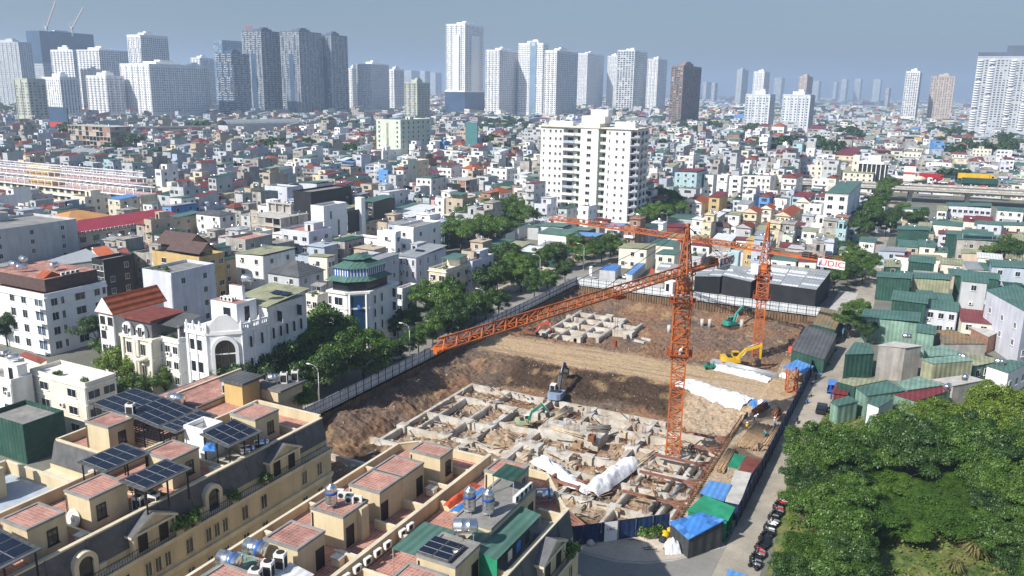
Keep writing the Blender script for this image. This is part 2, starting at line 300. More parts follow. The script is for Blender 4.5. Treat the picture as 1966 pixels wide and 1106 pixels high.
# soil of the pit: height and kind of earth
def pit_z(x, y):
    z = -4.9
    up = sm(38, 53, y + 2.5 * fbm(x * .08, y * .05, 2, 3)); dn = sm(69.5, 77, y + 2 * fbm(x * .1, 1, 2, 9))
    z += 3.1 * up * (1 - dn) + dn * (.5 + .9 * sm(30, 40, x) + 1.0 * fbm(x * .09, y * .09, 3, 5) * sm(30, 42, x))
    z = max(z, -4.9 + 3.3 * sm(13, .5, x) * sm(-6, 6, y) + .7 * fbm(x * .16, y * .16, 3, 2) * sm(16, 6, x))
    z = max(z, -4.9 + 3.0 * sm(68, 76, x) * sm(40, 48, y) + .4 * fbm(x * .2, y * .2, 3, 7) * sm(40, 50, y))
    z = max(z, -4.9 + 2.4 * sm(113, 121.5, y))
    if x > 70.7: z = max(z, -.25 + (-1.2 * sm(38, 44, y) * sm(80, 70, y)))
    if x < 46: z = max(z, -4.9 + 4.7 * sm(-17, -23, y))
    fo_ = front(x, y)
    if fo_ > -1.6: z = max(z, -4.9 + 4.75 * sm(-1.6, -.5, fo_))
    flat_ = sm(-.8, -.2, fo_)
    road = sm(53, 55.5, y + 2.5 * fbm(x * .08, y * .05, 2, 3)) * (1 - sm(67.5, 70, y + 2 * fbm(x * .1, 1, 2, 9)))
    cellm = sm(36, 30, y) * (1 if x < 70.5 else 0)
    n = .42 * fbm(x * .35, y * .35, 4, 1) + .30 * fbm(x * 1.1, y * 1.1, 3, 4)
    n2 = .22 * fbm(x * 2.3, y * 2.3, 2, 6)
    z += (n * (1 - .85 * road) * (1 if x < 70.7 else .15) + n2 * (1 - .8 * road) * (1 if x < 70.7 else .25)) * (1 - flat_)
    if cellm > 0 and fo_ < -1.0: z += cellm * (max(0, 1.2 * fbm(x * .2 + 9, y * .2, 3, 8)) + .8 * sm(.2, .55, fbm(x * .11 + 3, y * .11, 2, 18))) * sm(-12, -4, y)
    return min(z, -.12) if fo_ > -.8 else z
SOIL = dict(sand=(.47,.345,.215), dark=(.058,.038,.026), red=(.215,.125,.075), grey=(.135,.102,.080), pale=(.44,.345,.245), ochre=(.36,.25,.13))
def lerp(a, b, t): return tuple(a[i] + (b[i] - a[i]) * t for i in range(3))
def soil(x, y, z):
    c = lerp(SOIL['red'], SOIL['grey'], sm(-.3, .5, fbm(x * .07, y * .07, 3, 11)))
    dk = sm(40.5, 43, y + 2 * fbm(x * .1, y * .1, 3, 12)) * (1 - sm(51.5, 54.5, y + 2.5 * fbm(x * .08, y * .05, 2, 3))) * sm(11, 18, x) * (1 - sm(53, 57, x + 2 * fbm(x*.2, y*.2, 2, 4)))
    c = lerp(c, SOIL['dark'], .97 * dk)
    rd = sm(53, 55.5, y + 2.5 * fbm(x * .08, y * .05, 2, 3)) * (1 - sm(66.5, 71, y + 2 * fbm(x * .1, 1, 2, 9)))
    c = lerp(c, lerp(SOIL['sand'], SOIL['grey'], .45 * sm(.05, .5, fbm(x * .05, y * 1.1 + .6 * fbm(x * .06, 3, 2, 4), 3, 41))), .95 * rd)
    c = lerp(c, SOIL['pale'], .85 * sm(55, 58, x) * sm(34, 39, y) * (1 - sm(58, 64, y)))
    c = lerp(c, SOIL['pale'], .75 * sm(-.2, .5, fbm(x * .12, y * .12, 3, 21) + .3) * sm(37, 31, y) * sm(10, 16, x))
    c = lerp(c, SOIL['sand'], .7 * sm(66, 72, x) * sm(40, 50, y) * (1 - sm(74, 84, y)))
    d2 = sm(82, 90, y) * sm(34, 42, x) * (1 - sm(104, 112, y + 3 * fbm(x*.1, y*.1, 2, 2)))
    c = lerp(c, (.15,.105,.08), .8 * d2)
    c = lerp(c, SOIL['grey'], .8 * sm(9, 4, x) * sm(60, 50, y))
    c = lerp(c, SOIL['pale'], .8 if x > 70.7 and y < 44 else 0)
    c = lerp(c, SOIL['ochre'], .5 * sm(.25, .6, fbm(x * .3, y * .3, 2, 31)))
    w = sm(.25, .45, fbm(x * .13 + 5, y * .13, 2, 14)) * sm(34, 28, y)
    return lerp(c, SOIL['dark'], .75 * w)
STEP = .45
nx, ny = int((PX1 - PX0) / STEP) + 1, int((PY1 - PY0) / STEP) + 1
V = []; CC = []
for j in range(ny):
    for i in range(nx):
        x = PX0 + (PX1 - PX0) * i / (nx - 1); y = PY0 + (PY1 - PY0) * j / (ny - 1); z = pit_z(x, y)
        V.append((x, y, z)); CC.extend((*soil(x, y, z), 1.0))
F = [(j*nx+i, j*nx+i+1, (j+1)*nx+i+1, (j+1)*nx+i) for j in range(ny-1) for i in range(nx-1)]
me = bpy.data.meshes.new('excavation'); me.from_pydata(V, [], F)
at_ = me.color_attributes.new('soil', 'FLOAT_COLOR', 'POINT'); at_.data.foreach_set('color', CC)
ms = bpy.data.materials.new('soil'); ms.use_nodes = True; n = ms.node_tree.nodes; L = ms.node_tree.links; b = n['Principled BSDF']; b.inputs['Roughness'].default_value = .95; b.inputs['Specular IOR Level'].default_value = .15
va = n.new('ShaderNodeVertexColor'); va.layer_name = 'soil'; geo = n.new('ShaderNodeNewGeometry')
tn = n.new('ShaderNodeTexNoise'); tn.inputs['Scale'].default_value = 1.6; tn.inputs['Detail'].default_value = 8; tn.inputs['Roughness'].default_value = .7; L.new(geo.outputs['Position'], tn.inputs['Vector'])
mr = n.new('ShaderNodeMapRange'); mr.inputs[1].default_value = .3; mr.inputs[2].default_value = .7; mr.inputs[3].default_value = .62; mr.inputs[4].default_value = 1.4; L.new(tn.outputs[0], mr.inputs[0])
mx = n.new('ShaderNodeMix'); mx.data_type = 'RGBA'; mx.blend_type = 'MULTIPLY'; mx.inputs[0].default_value = 1; L.new(va.outputs[0], mx.inputs[6]); L.new(mr.outputs[0], mx.inputs[7]); L.new(mx.outputs[2], b.inputs[0])
bp = n.new('ShaderNodeBump'); bp.inputs['Distance'].default_value = .25; L.new(tn.outputs[0], bp.inputs['Height']); L.new(bp.outputs[0], b.inputs['Normal']); MAT['soil'] = ms
me.materials.append(ms); pit = put(me, 'excavation_ground'); setting(pit)
# loose clods and stones on the earth
rb = MB(); rc = random.Random(5)
for k in range(5200):
    x, y = rc.uniform(1, 77), rc.uniform(-20, 121)
    if front(x, y) > -1: continue
    if 54.5 < y < 68 and x < 60 and rc.random() < .9: continue
    if x > 70.6 and y < 40: continue
    r = rc.uniform(.06, .2) * (1.7 if rc.random() < .12 else 1); z = pit_z(x, y) + r * .2
    t = rc.uniform(0, PI); q = [(x + r*math.cos(t+k_*2.1)*rc.uniform(.7,1.3), y + r*math.sin(t+k_*2.1)*rc.uniform(.7,1.3), z - r*.4) for k_ in range(3)]
    top = (x + rc.uniform(-.3,.3)*r, y + rc.uniform(-.3,.3)*r, z + r*.8)
    mi = rc.choice((0, 0, 1, 2))
    for a in range(3): rb.face([q[a], q[(a+1) % 3], top], mi)
mat('stone_pale', (.44,.38,.31), var=.2, scale=3); mat('clod', (.17,.11,.075), var=.3, scale=3); mat('stone_grey', (.30,.27,.24), var=.2, scale=3)
stuff(rb.obj('rubble', ['clod', 'stone_pale', 'stone_grey']))

# ---------------------------------------------------------------- fences and sheet piles
def fence(name, label, pts, h, m, step=2.0, post='dark_metal', rails=True, base=0.0, thick=.06, rail_in=1):
    o = thing(name, label, 'fence', (pts[0][0], pts[0][1], base)); O = Vector((pts[0][0], pts[0][1]))
    for a, b_ in zip(pts, pts[1:]):
        A = Vector(a); B = Vector(b_); Ld = (B - A).length; nseg = max(1, round(Ld / step)); d = (B - A) / Ld; w = Ld / nseg; ang = math.atan2(d.y, d.x)
        me = cached((name, round(w, 3), h, m), lambda: (lambda q: (q.box(.05, -thick/2, .05, w - .05, thick/2, h), q.mesh('panel', [m]))[1])(MB()))
        def pm():
            q = MB(); q.box(-.05, -.12 * rail_in - .05, 0, .05, -.12 * rail_in + .05, h + .15)
            if rails:
                for zz in (.35, h * .55, h - .2): q.box(0, -.12*rail_in - .025, zz, w, -.12*rail_in + .025, zz + .05)
            return q.mesh('post', [post])
        pme = cached((name, 'post', round(w, 3), h, post), pm)
        for i in range(nseg):
            P = A + d * (w * i) - O
            put(me, 'panel', o, (P.x, P.y, 0), (0, 0, ang)); put(pme, 'post', o, (P.x, P.y, 0), (0, 0, ang))
    return o
fence('site_fence', 'long white sheet fence with dark posts between the excavation and the tree-lined street', [(0, -24), (0, 122.6)], 2.6, 'white_fence', 2.5, rail_in=1)
fence('site_fence', 'white sheet fence with dark posts along the far end of the excavation', [(0.2, 122.9), (74.5, 122.9)], 2.6, 'white_fence', 2.5)
fence('site_fence', 'blue sheet fence running beside the lane to the black-roofed shed', [(78.3, -4), (78.3, 66), (77.6, 78)], 2.9, 'blue_fence', 3.0, post='blue_fence', rails=False)
ff = fence('site_fence', 'dark blue sheet fence with one white lettered panel at the street corner', [(50, -29.6), (70.5, -10.3)], 3.0, 'blue_fence', 2.6, post='blue_fence', rails=False)
def text_mesh(txt, size, m, extrude=.02, bold=.0):
    cu = bpy.data.curves.new('t', 'FONT'); cu.body = txt; cu.size = size; cu.extrude = extrude; cu.offset = bold; cu.align_x = 'CENTER'; cu.align_y = 'CENTER'; cu.resolution_u = 3
    o = bpy.data.objects.new('t', cu); COL.objects.link(o); me = bpy.data.meshes.new_from_object(o.evaluated_get(bpy.context.evaluated_depsgraph_get()))
    bpy.data.objects.remove(o); me.materials.clear(); me.materials.append(MAT[m]); return me
q = MB(); q.box(-.95, -.10, .05, .95, -.06, 3.0); wp = q.obj('white_panel', 'paint_white', ff, (.728*19.3+.02, .685*19.3-.02, 0), math.atan2(.685, .728), label='white fence panel with red letters')
put(text_mesh('U&C', .6, 'sign_red', .01), 'lettering', wp, (0, -.125, 1.9), (PI/2, 0, 0))
def piles(name, label, A, B, ztop, zbot, out):
    o = thing(name, label, 'sheet piling', (A[0], A[1], 0)); A = Vector(A); B = Vector(B); Ld = (B - A).length; w = .8; nn = int(Ld / w); d = (B - A) / Ld; ang = math.atan2(d.y, d.x)
    def pm():
        q = MB(); t = .28 * out; xx = [0, .16, .40, .56, .8]; yy = [0, t, t, 0, 0]
        for k in range(4):
            q.face([(xx[k], yy[k], zbot), (xx[k+1], yy[k+1], zbot), (xx[k+1], yy[k+1], ztop), (xx[k], yy[k], ztop)])
            q.face([(xx[k], yy[k], ztop), (xx[k+1], yy[k+1], ztop), (xx[k+1], yy[k+1] - .05*out - .05, ztop), (xx[k], yy[k] - .05*out - .05, ztop)])
        return q.mesh('pile', ['pile_steel'])
    me = cached((name, label), pm)
    for i in range(nn):
        P = d * (w * i); put(me, 'pile', o, (P.x, P.y, rc.uniform(-.12, .05)), (0, 0, ang))
piles('sheet_piling', 'rusty corrugated sheet piles shoring the left side of the pit', (.45, -23), (.45, 122.3), -.1, -5.5, -1)
piles('sheet_piling', 'sunlit rusty sheet piles shoring the far side of the pit', (.6, 122.35), (74.5, 122.35), -.1, -5.5, -1)
piles('sheet_piling', 'rusty sheet piles along the timber yard beside the lane', (70.75, -9.5), (70.75, 41), .1, -5.4, 1)
q = MB(); q.box(70.3, -9.5, -1.35, 70.62, 40, -.95); q.box(70.3, -9.5, -1.0, 70.42, 40, -.6)
wal = q.obj('waler_beam', 'rust'); tag(wal, 'long rusty steel waler beam fixed along the right-hand sheet piles', 'steel beam')

# ---------------------------------------------------------------- concrete foundations
fo = thing('foundation', 'grid of pale concrete ground beams and pile caps in the near half of the pit', 'foundation', (0, 0, -5))
ZT = 1.62
def beam(fo, x0, y0, x1, y1, w=.75, zt=ZT, zb=-.6, rnd_=False):
    w *= rc.uniform(.8, 1.1); zt += rc.uniform(-.22, .05)
    L_ = math.hypot(x1-x0, y1-y0); ang = math.atan2(y1-y0, x1-x0); q = MB()
    if rnd_:
        pr = [(-w/2, zb), (w/2, zb), (w/2, zt - .25), (w*.28, zt), (-w*.28, zt), (-w/2, zt - .25)]
    else: pr = [(-w/2, zb), (w/2, zb), (w/2, zt), (-w/2, zt)]
    k = len(pr)
    for i in range(k):
        a, b_ = pr[i], pr[(i+1) % k]; q.face([(0, a[0], a[1]), (L_, a[0], a[1]), (L_, b_[0], b_[1]), (0, b_[0], b_[1])][::-1])
    q.face([(0, a[0], a[1]) for a in pr]); q.face([(L_, a[0], a[1]) for a in pr][::-1])
    return q.obj('beam', 'concrete_new', fo, (x0, y0, 0), ang)
def rebars(fo, x, y, z, w, d, nx_, ny_, h):
    q = MB()
    for i in range(nx_):
        for j in range(ny_):
            if 0 < i < nx_-1 and 0 < j < ny_-1: continue
            xx = x - w/2 + w*i/max(1,nx_-1); yy = y - d/2 + d*j/max(1,ny_-1); hh = h * rc.uniform(.8, 1.1)
            q.tube((xx, yy, z), (xx + rc.uniform(-.06,.06), yy + rc.uniform(-.06,.06), z + hh), .022, 3, caps=False)
    q.obj('starter_bars', 'rebar', fo)
def cap(fo, x, y, w=2.2, d=2.2, zt=ZT+.012, bars=True):
    q = MB(); q.box(x-w/2, y-d/2, -.6, x+w/2, y+d/2, zt); q.obj('pile_cap', 'concrete_new', fo)
    if bars: rebars(fo, x, y, zt, .6, .6, 4, 4, 1.5)
YB = [(11.8,2,37),(14.8,10,29),(21.3,9,36.5),(26.6,5,29),(31,28,36.5),(35.6,6,20),(44.8,-20,14),(49.5,-22,8),(54,14,36.5),(54.1,-21,8),(59,-19,25),(63.9,-14.2,25),(65.7,-12.4,25),(67.6,-10.6,25),(50,25,36.5),(41,28,37)]
XB = [(-8.5,40,68),(-15,40,61.5),(-7,8,40),(18,11.5,27),(10,11.5,48),(28.8,12,70),(36.6,11.5,56),(7.8,40,69.5),(-.7,50,69.5),(14.6,34,69.5),(22.4,52,69.5),(33,40,69),(2.2,10,36),(20.6,26,36)]
for i, (x, y0, y1) in enumerate(YB): beam(fo, x, y0, x, y1, .8 if x not in (26.6, 35.6) else 1.3, ZT - .004*i, rnd_=(x in (14.8, 21.3, 59, 63.9, 65.7, 67.6)))
for i, (y, x0, x1) in enumerate(XB): beam(fo, x0, y, x1, y, .8, ZT - .09 - .004*i)
for (x, y) in [(21.3,18),(26.6,18),(21.3,10),(26.6,10),(21.3,28.8),(35.6,14.6),(59,7.8),(59,-.7),(54.1,-.7),(63.9,-.7),(59,14.6),(54,22.4),(54,28.8),(67.6,7.8),(11.8,10),(48.5,14.6),(44.8,7.8),(31,28.8),(50,33),(41,33)]:
    cap(fo, x, y, rc.uniform(1.8, 2.4), rc.uniform(1.8, 2.4), ZT + .01 + rc.uniform(0, .05), bars=rc.random() < .75)
cap(fo, 42, 22.6, 12.2, 5.4, 2.3, False); cap(fo, 61.9, 21.7, 5.2, 5.2, 1.72, False); cap(fo, 38, 13.8, 3, 2.6, 1.9); cap(fo, 43.5, 12.6, 5, 2.4, 1.95)
for (x, y) in [(38, 23.5), (40.5, 24), (43, 22), (45, 24.2), (47, 21), (37, 20.8), (41.5, 20.6)]: rebars(fo, x, y, 2.3, .9, .5, 5, 3, 1.7)
for (x, y) in [(52,29.5),(56,29.2),(58,33),(40,29),(46,29)]: rebars(fo, x, y, 1.6, 1.2, .5, 6, 3, 1.5)
# broken bits, boards and bars strewn between the beams
db = MB()
for k in range(850):
    x, y = rc.uniform(12, 69), rc.uniform(-20, 37)
    if front(x, y) > -2: continue
    z = pit_z(x, y) + .05; a = rc.uniform(0, PI); L_ = rc.uniform(.5, 3.4); w = rc.uniform(.06, .22); t = rc.random()
    z = max(z, -3.32) if rc.random() < .35 else z; d = Vector((math.cos(a), math.sin(a), rc.uniform(-.12, .18))) * L_/2; P = Vector((x, y, z + .12))
    if t < .7: db.bar(P - d, P + d, w, rc.choice((0, 0, 1, 2, 3)))
    else: s_ = rc.uniform(.2, .55); db.cbox(x, y, z, s_*1.6, s_, s_*.7, rc.choice((2, 2, 3, 0)))
stuff(db.obj('site_debris', ['timber', 'timber_pale', 'concrete', 'rust']))
fb = thing('foundation', 'small block of pale concrete beams and caps beyond the haul road', 'foundation', (0, 0, -4.6))
for x, y0, y1 in [(9,80,106),(13.5,79,106),(18.5,79,104),(23.5,82,104),(29,88,102)]: beam(fb, x, y0, x, y1, .9, 1.6 - x*.002, rnd_=True)
for y, x0, x1 in [(80,8,18),(86,8.5,24),(92,8.5,30),(98,8.5,29),(104,9,24)]: beam(fb, x0, y, x1, y, .8, 1.5 - y*.0005)
for (x, y, w, d) in [(9,80,2.2,2.2),(18.5,80,3,2),(27.5,91.5,5.5,3),(23.5,98,2.5,2.5),(13.5,92,2.2,2.2),(9,98,2,2),(18.5,104,2.2,2.2)]: cap(fb, x, y, w, d, 1.75, bars=rc.random() < .4)
for k in range(9):
    q = MB(); q.box(-1.5, -.35, 0, 1.5, .35, .5); x, y = rc.uniform(9, 36), rc.uniform(81, 110)
    tag(q.obj('concrete_block', 'concrete', None, (x, y, pit_z(x, y) + .1), rc.uniform(0, 3)), f'loose grey concrete block lying among the far foundations, {["long and nearest","second","third","fourth","fifth","sixth","seventh","eighth","ninth"][k]} of nine', 'block', 'loose concrete blocks by the far foundations')
# bored-pile heads standing out of the earth
for (px, py, wh) in [(1348,625,'left of the green excavator'),(1362,628,'nearest left of the green excavator'),(1424,630,'right of the green excavator'),(1284,640,'beside the near crane mast'),(1292,647,'just behind the near crane mast')]:
    P = at(px, py, -3.5); z = pit_z(P.x, P.y); q = MB(); q.tube((0,0,-.5), (rc.uniform(-.1,.1),0,2.1), .5, 10)
    tag(q.obj('pile_head', 'concrete', None, (P.x, P.y, z)), 'round concrete pile head standing out of the earth ' + wh, 'pile head')
# raking struts from the foundations to the right-hand piling
ST = MB()
for (y, z, x0, w) in [(2,-1.9,59.3,'nearest the street corner'),(10,-1.9,59.4,'beside the green net hut'),(17.6,-1.9,59.5,'in front of the near crane base'),(24.5,-1.9,64.5,'just behind the near crane base'),(30,-1.9,63,'farthest from the street, below the sandy slope')]:
    o = thing('strut', 'long rusty steel strut with a forked end, ' + w, 'strut', (x0, y, z)); L_ = 70.3 - x0
    q = MB(); q.box(0, -.2, -.2, L_, .2, -.12); q.box(0, -.2, .12, L_, .2, .2); q.box(0, -.05, -.12, L_, .05, .12); q.obj('beam', 'rust_pipe', o)
    for s in (-1, 1):
        q = MB(); q.bar((L_ - 3.2, s*.1, 0), (L_, s*2.6, 0), .3); q.obj('brace', 'rust_pipe', o)
# ---------------------------------------------------------------- big steel frames, pipes, timber, rebar in the pit
def bundle(name, label, cat, c, ang, n, L_, r, m, lay=3, jit=.12, z=None):
    z = pit_z(c[0], c[1]) if z is None else z
    o = thing(name, label, cat, (c[0], c[1], z), ang); k = 0
    for la in range(lay):
        for i in range(max(1, n // lay)):
            q = MB(); y = (i - n/lay/2) * r * 2.15 + la * r; dz = r + la * r * 1.8; j = rc.uniform(-jit, jit); e = rc.uniform(-.3, .3)
            q.tube((-L_/2 + e, y + j, dz), (L_/2 + e, y - j, dz), r, 5); q.obj('bar', m, o)
bundle('steel_beams', 'heap of rust-red steel beams lying behind the near terrace end', 'steel beams', (57, -10.5, 0), 2.75, 16, 8, .19, 'rust_pipe', 3, 1.0, -3.1)
bundle('timber_stack', 'stack of long brown planks in the yard behind the blue lane fence', 'timber', (74.4, 30, 0), 1.5, 30, 12, .12, 'timber', 2, .1, -.1)
bundle('timber_stack', 'pile of dark timbers beside the maroon-roofed hut', 'timber', (72.1, 17, 0), 1.57, 18, 9, .11, 'timber', 3, .1, -.1)
bundle('timber_stack', 'rough brown planks lying next to the blue lane fence', 'timber', (77, 32, 0), 1.55, 12, 10, .12, 'timber', 2, .1, -.1)
bundle('timber_stack', 'long pale timbers leaning over the beams near the crane base', 'timber', (58.0, 17.5, 0), 1.35, 9, 7, .12, 'timber_pale', 2, .3, -3.2)
bundle('timber_stack', 'pale timbers stacked beside the pale green excavator', 'timber', (36.3, 28.5, 0), 1.5, 12, 9, .13, 'timber_pale', 2, .35, -3.2)
bundle('timber_stack', 'short pale poles scattered in a foundation cell behind the white tarpaulins', 'timber', (47.2, 11.0, 0), 1.2, 14, 3.2, .07, 'timber_pale', 2, .5, -3.6)
bundle('timber_stack', 'grey formwork boards heaped on the concrete raft', 'timber', (46.5, 24.4, 0), .4, 18, 4.2, .14, 'concrete_dark', 3, .5, -2.65)
bundle('timber_stack', 'long pale planks along the edge of the concrete raft', 'timber', (41.5, 20.4, 0), -.1, 6, 7, .14, 'timber_pale', 2, .2, -2.65)
bundle('timber_stack', 'two-tone planks propped in the cell left of the first tarpaulin', 'timber', (38.9, 9.2, 0), 1.3, 8, 4, .1, 'timber_pale', 2, .4, -3.3)
bundle('rebar_stack', 'stack of dark grey steel bars behind the white tarpaulins under the yellow excavator', 'steel bars', (63.6, 71.3, 0), -.20, 26, 16, .13, 'galv', 3, .2, -1.7)
bundle('rebar_stack', 'rusty bundle of bars beside the workers in the yard', 'steel bars', (72.6, 44, 0), 1.35, 20, 6, .12, 'rust', 5, .2, -.6)
bundle('rebar_stack', 'short rusty bundle of bars next to the lane fence', 'steel bars', (75.9, 43.5, 0), 1.5, 15, 4, .13, 'rust', 5, .2, -.6)
fr = thing('steel_frame', 'rust-red rectangular steel frame lying beside the left tarpaulin', 'steel frame', (46.5, 2.2, -3.0), -.12)
for a, b_ in [((0,0,0),(5.5,0,0)),((0,2.2,0),(5.5,2.2,0)),((0,-.6,0),(0,3.4,0)),((5.5,-.6,0),(5.5,3.4,0))]:
    q = MB(); q.bar(a, b_, .42); q.obj('beam', 'rust_pipe', fr)
q = MB()
for i in range(40):
    y = -8 + i * 1.15; q.tube((70.2, y, -1.2), (70.15, y + .8, .35), .06, 4, caps=False); q.tube((70.1, y, -2.6), (70.2, y + 1.1, -.9), .05, 4, caps=False)
for zz in (.35, -1.2, -2.5): q.tube((70.15, -8, zz), (70.15, 38, zz), .08, 5)
tag(q.obj('lattice_girder', 'rust'), 'long rusty lattice girder standing along the edge of the pit', 'girder')
for nm, lb, px, py, w, d, h, mt in [('crate','empty dark timber crate on the concrete raft',1110,852,1.5,1.5,1.1,'timber'),('formwork_box','rust-brown formwork box at the corner of the raft',1136,840,1.2,1.2,1.2,'rust'),('crate','pale timber crate beside the starter bars behind the raft',1197,832,1.2,1.2,1.0,'timber_pale')]:
    P = at(px, py + 6, -2.6); q = MB(); t = .08
    q.box(-w/2,-d/2,0,w/2,-d/2+t,h); q.box(-w/2,d/2-t,0,w/2,d/2,h); q.box(-w/2,-d/2+t,0,-w/2+t,d/2-t,h); q.box(w/2-t,-d/2+t,0,w/2,d/2-t,h); q.box(-w/2+t,-d/2+t,.02,w/2-t,d/2-t,.1)
    for zz in (.2, .6): q.box(-w/2-.04,-d/2-.04,zz,w/2+.04,-d/2,zz+.1); q.box(w/2,-d/2-.04,zz,w/2+.04,d/2+.04,zz+.1)
    tag(q.obj(nm, mt, None, (P.x, P.y, -2.68)), lb, 'crate')
# ---------------------------------------------------------------- tarpaulins (draped heaps)
def tarp(name, label, A, B, wid, hgt, z0, m='tarp_white', seed=1, bend=.0, nx_=60, ny_=24, lump=.3):
    A = Vector(A); B = Vector(B); d = (B - A); L_ = d.length; d /= L_; nrm = Vector((-d.y, d.x)); q = MB(); n0 = len(q.v)
    for i in range(nx_ + 1):
        t = i / nx_; e = (1 - abs(2*t - 1) ** 6)
        for j in range(ny_ + 1):
            s = 2 * j / ny_ - 1; P = A + d * (L_ * t) + nrm * (s * wid/2 * (.88 + .22 * fbm(t * 4, s, 2, seed)) + bend * math.sin(PI * t))
            z = hgt * (1 - abs(s) ** 2.6) * (.35 + .65 * e) * (1 + .35 * fbm(t * 5, s * 1.2, 2, seed + 3)) + lump * .8 * fbm(P.x * 1.1, P.y * 1.1, 4, seed) * (1 - abs(s) ** 3) + .10 * abs(mn.noise((P.x * 2.2, P.y * 2.2, seed))) 
            zz = z0(P.x, P.y) if callable(z0) else z0
            q.v.append((P.x - A.x, P.y - A.y, zz + max(.03, z)))
    for i in range(nx_):
        for j in range(ny_):
            a = n0 + i*(ny_+1) + j; q.f.append((a, a + ny_ + 1, a + ny_ + 2, a + 1)); q.m.append(0); q.s.append(True)
    return tag(q.obj(name, m, None, (A.x, A.y, 0)), label, 'tarpaulin')
tarp('tarpaulin', 'long white tarpaulin over a heap left of the foundation cells', (41, 8.4), (50.5, 3.4), 3.0, 1.5, -3.5, seed=2)
tarp('tarpaulin', 'white tarpaulin heap slanting towards the near crane', (54.2, 1.0), (56.2, 16.2), 4.0, 1.7, -3.4, seed=5)
tarp('tarpaulin', 'ragged white sheet lying between the two tarpaulin heaps', (49.5, 3.2), (54.3, 1.6), 3.0, .5, -3.3, seed=8, nx_=18)
tarp('tarpaulin', 'wide white tarpaulin spread at the right end of the haul road', (53.5, 56.5), (68.8, 51.0), 7.0, 1.1, pit_z, seed=11, bend=-1.0)
tarp('tarpaulin', 'white tarpaulin covering steel bars under the yellow excavator', (56.5, 69.6), (70.3, 66.3), 3.2, 1.0, pit_z, seed=14)
tarp('tarpaulin', 'crumpled white sheet among the rubble near the workers', (71.0, 51.5), (73.0, 49.8), 2.2, .9, pit_z, seed=17, nx_=14)
tarp('tarpaulin', 'small white sheet beside the upright orange mast section', (71.8, 70.5), (74.0, 69.5), 2.0, .8, pit_z, seed=21, nx_=14)
tarp('tarpaulin', 'blue plastic sheet balled up at the end of the white tarpaulin', (69.3, 51.0), (70.6, 50.4), 1.6, 1.0, pit_z, 'tarp_blue', seed=19, nx_=12)
# ================================================================ tower cranes
def lattice_sec(w, h, r=.13, br=.085, m='orange_paint'):
    def f():
        q = MB(); a = w / 2; cs = [(-a,-a),(a,-a),(a,a),(-a,a)]
        for c in cs: q.bar((c[0], c[1], 0), (c[0], c[1], h), r * 2)
        for i in range(4):
            p, s = cs[i], cs[(i+1) % 4]
            for zz in (0, h/2): q.bar((p[0],p[1],zz), (s[0],s[1],zz), br * 1.6)
            q.bar((p[0],p[1],0), (s[0],s[1],h/2), br*1.6); q.bar((s[0],s[1],h/2), (p[0],p[1],h), br*1.6)
        for k in range(int(h / .35)): q.tube((-.2, -a*.5, k*.35), (.2, -a*.5, k*.35), .025, 3, caps=False)
        q.tube((-.2,-a*.5,0), (-.2,-a*.5,h), .03, 3, caps=False); q.tube((.2,-a*.5,0), (.2,-a*.5,h), .03, 3, caps=False)
        return q.mesh('mast_section', [m])
    return cached(('ls', w, h, m), f)
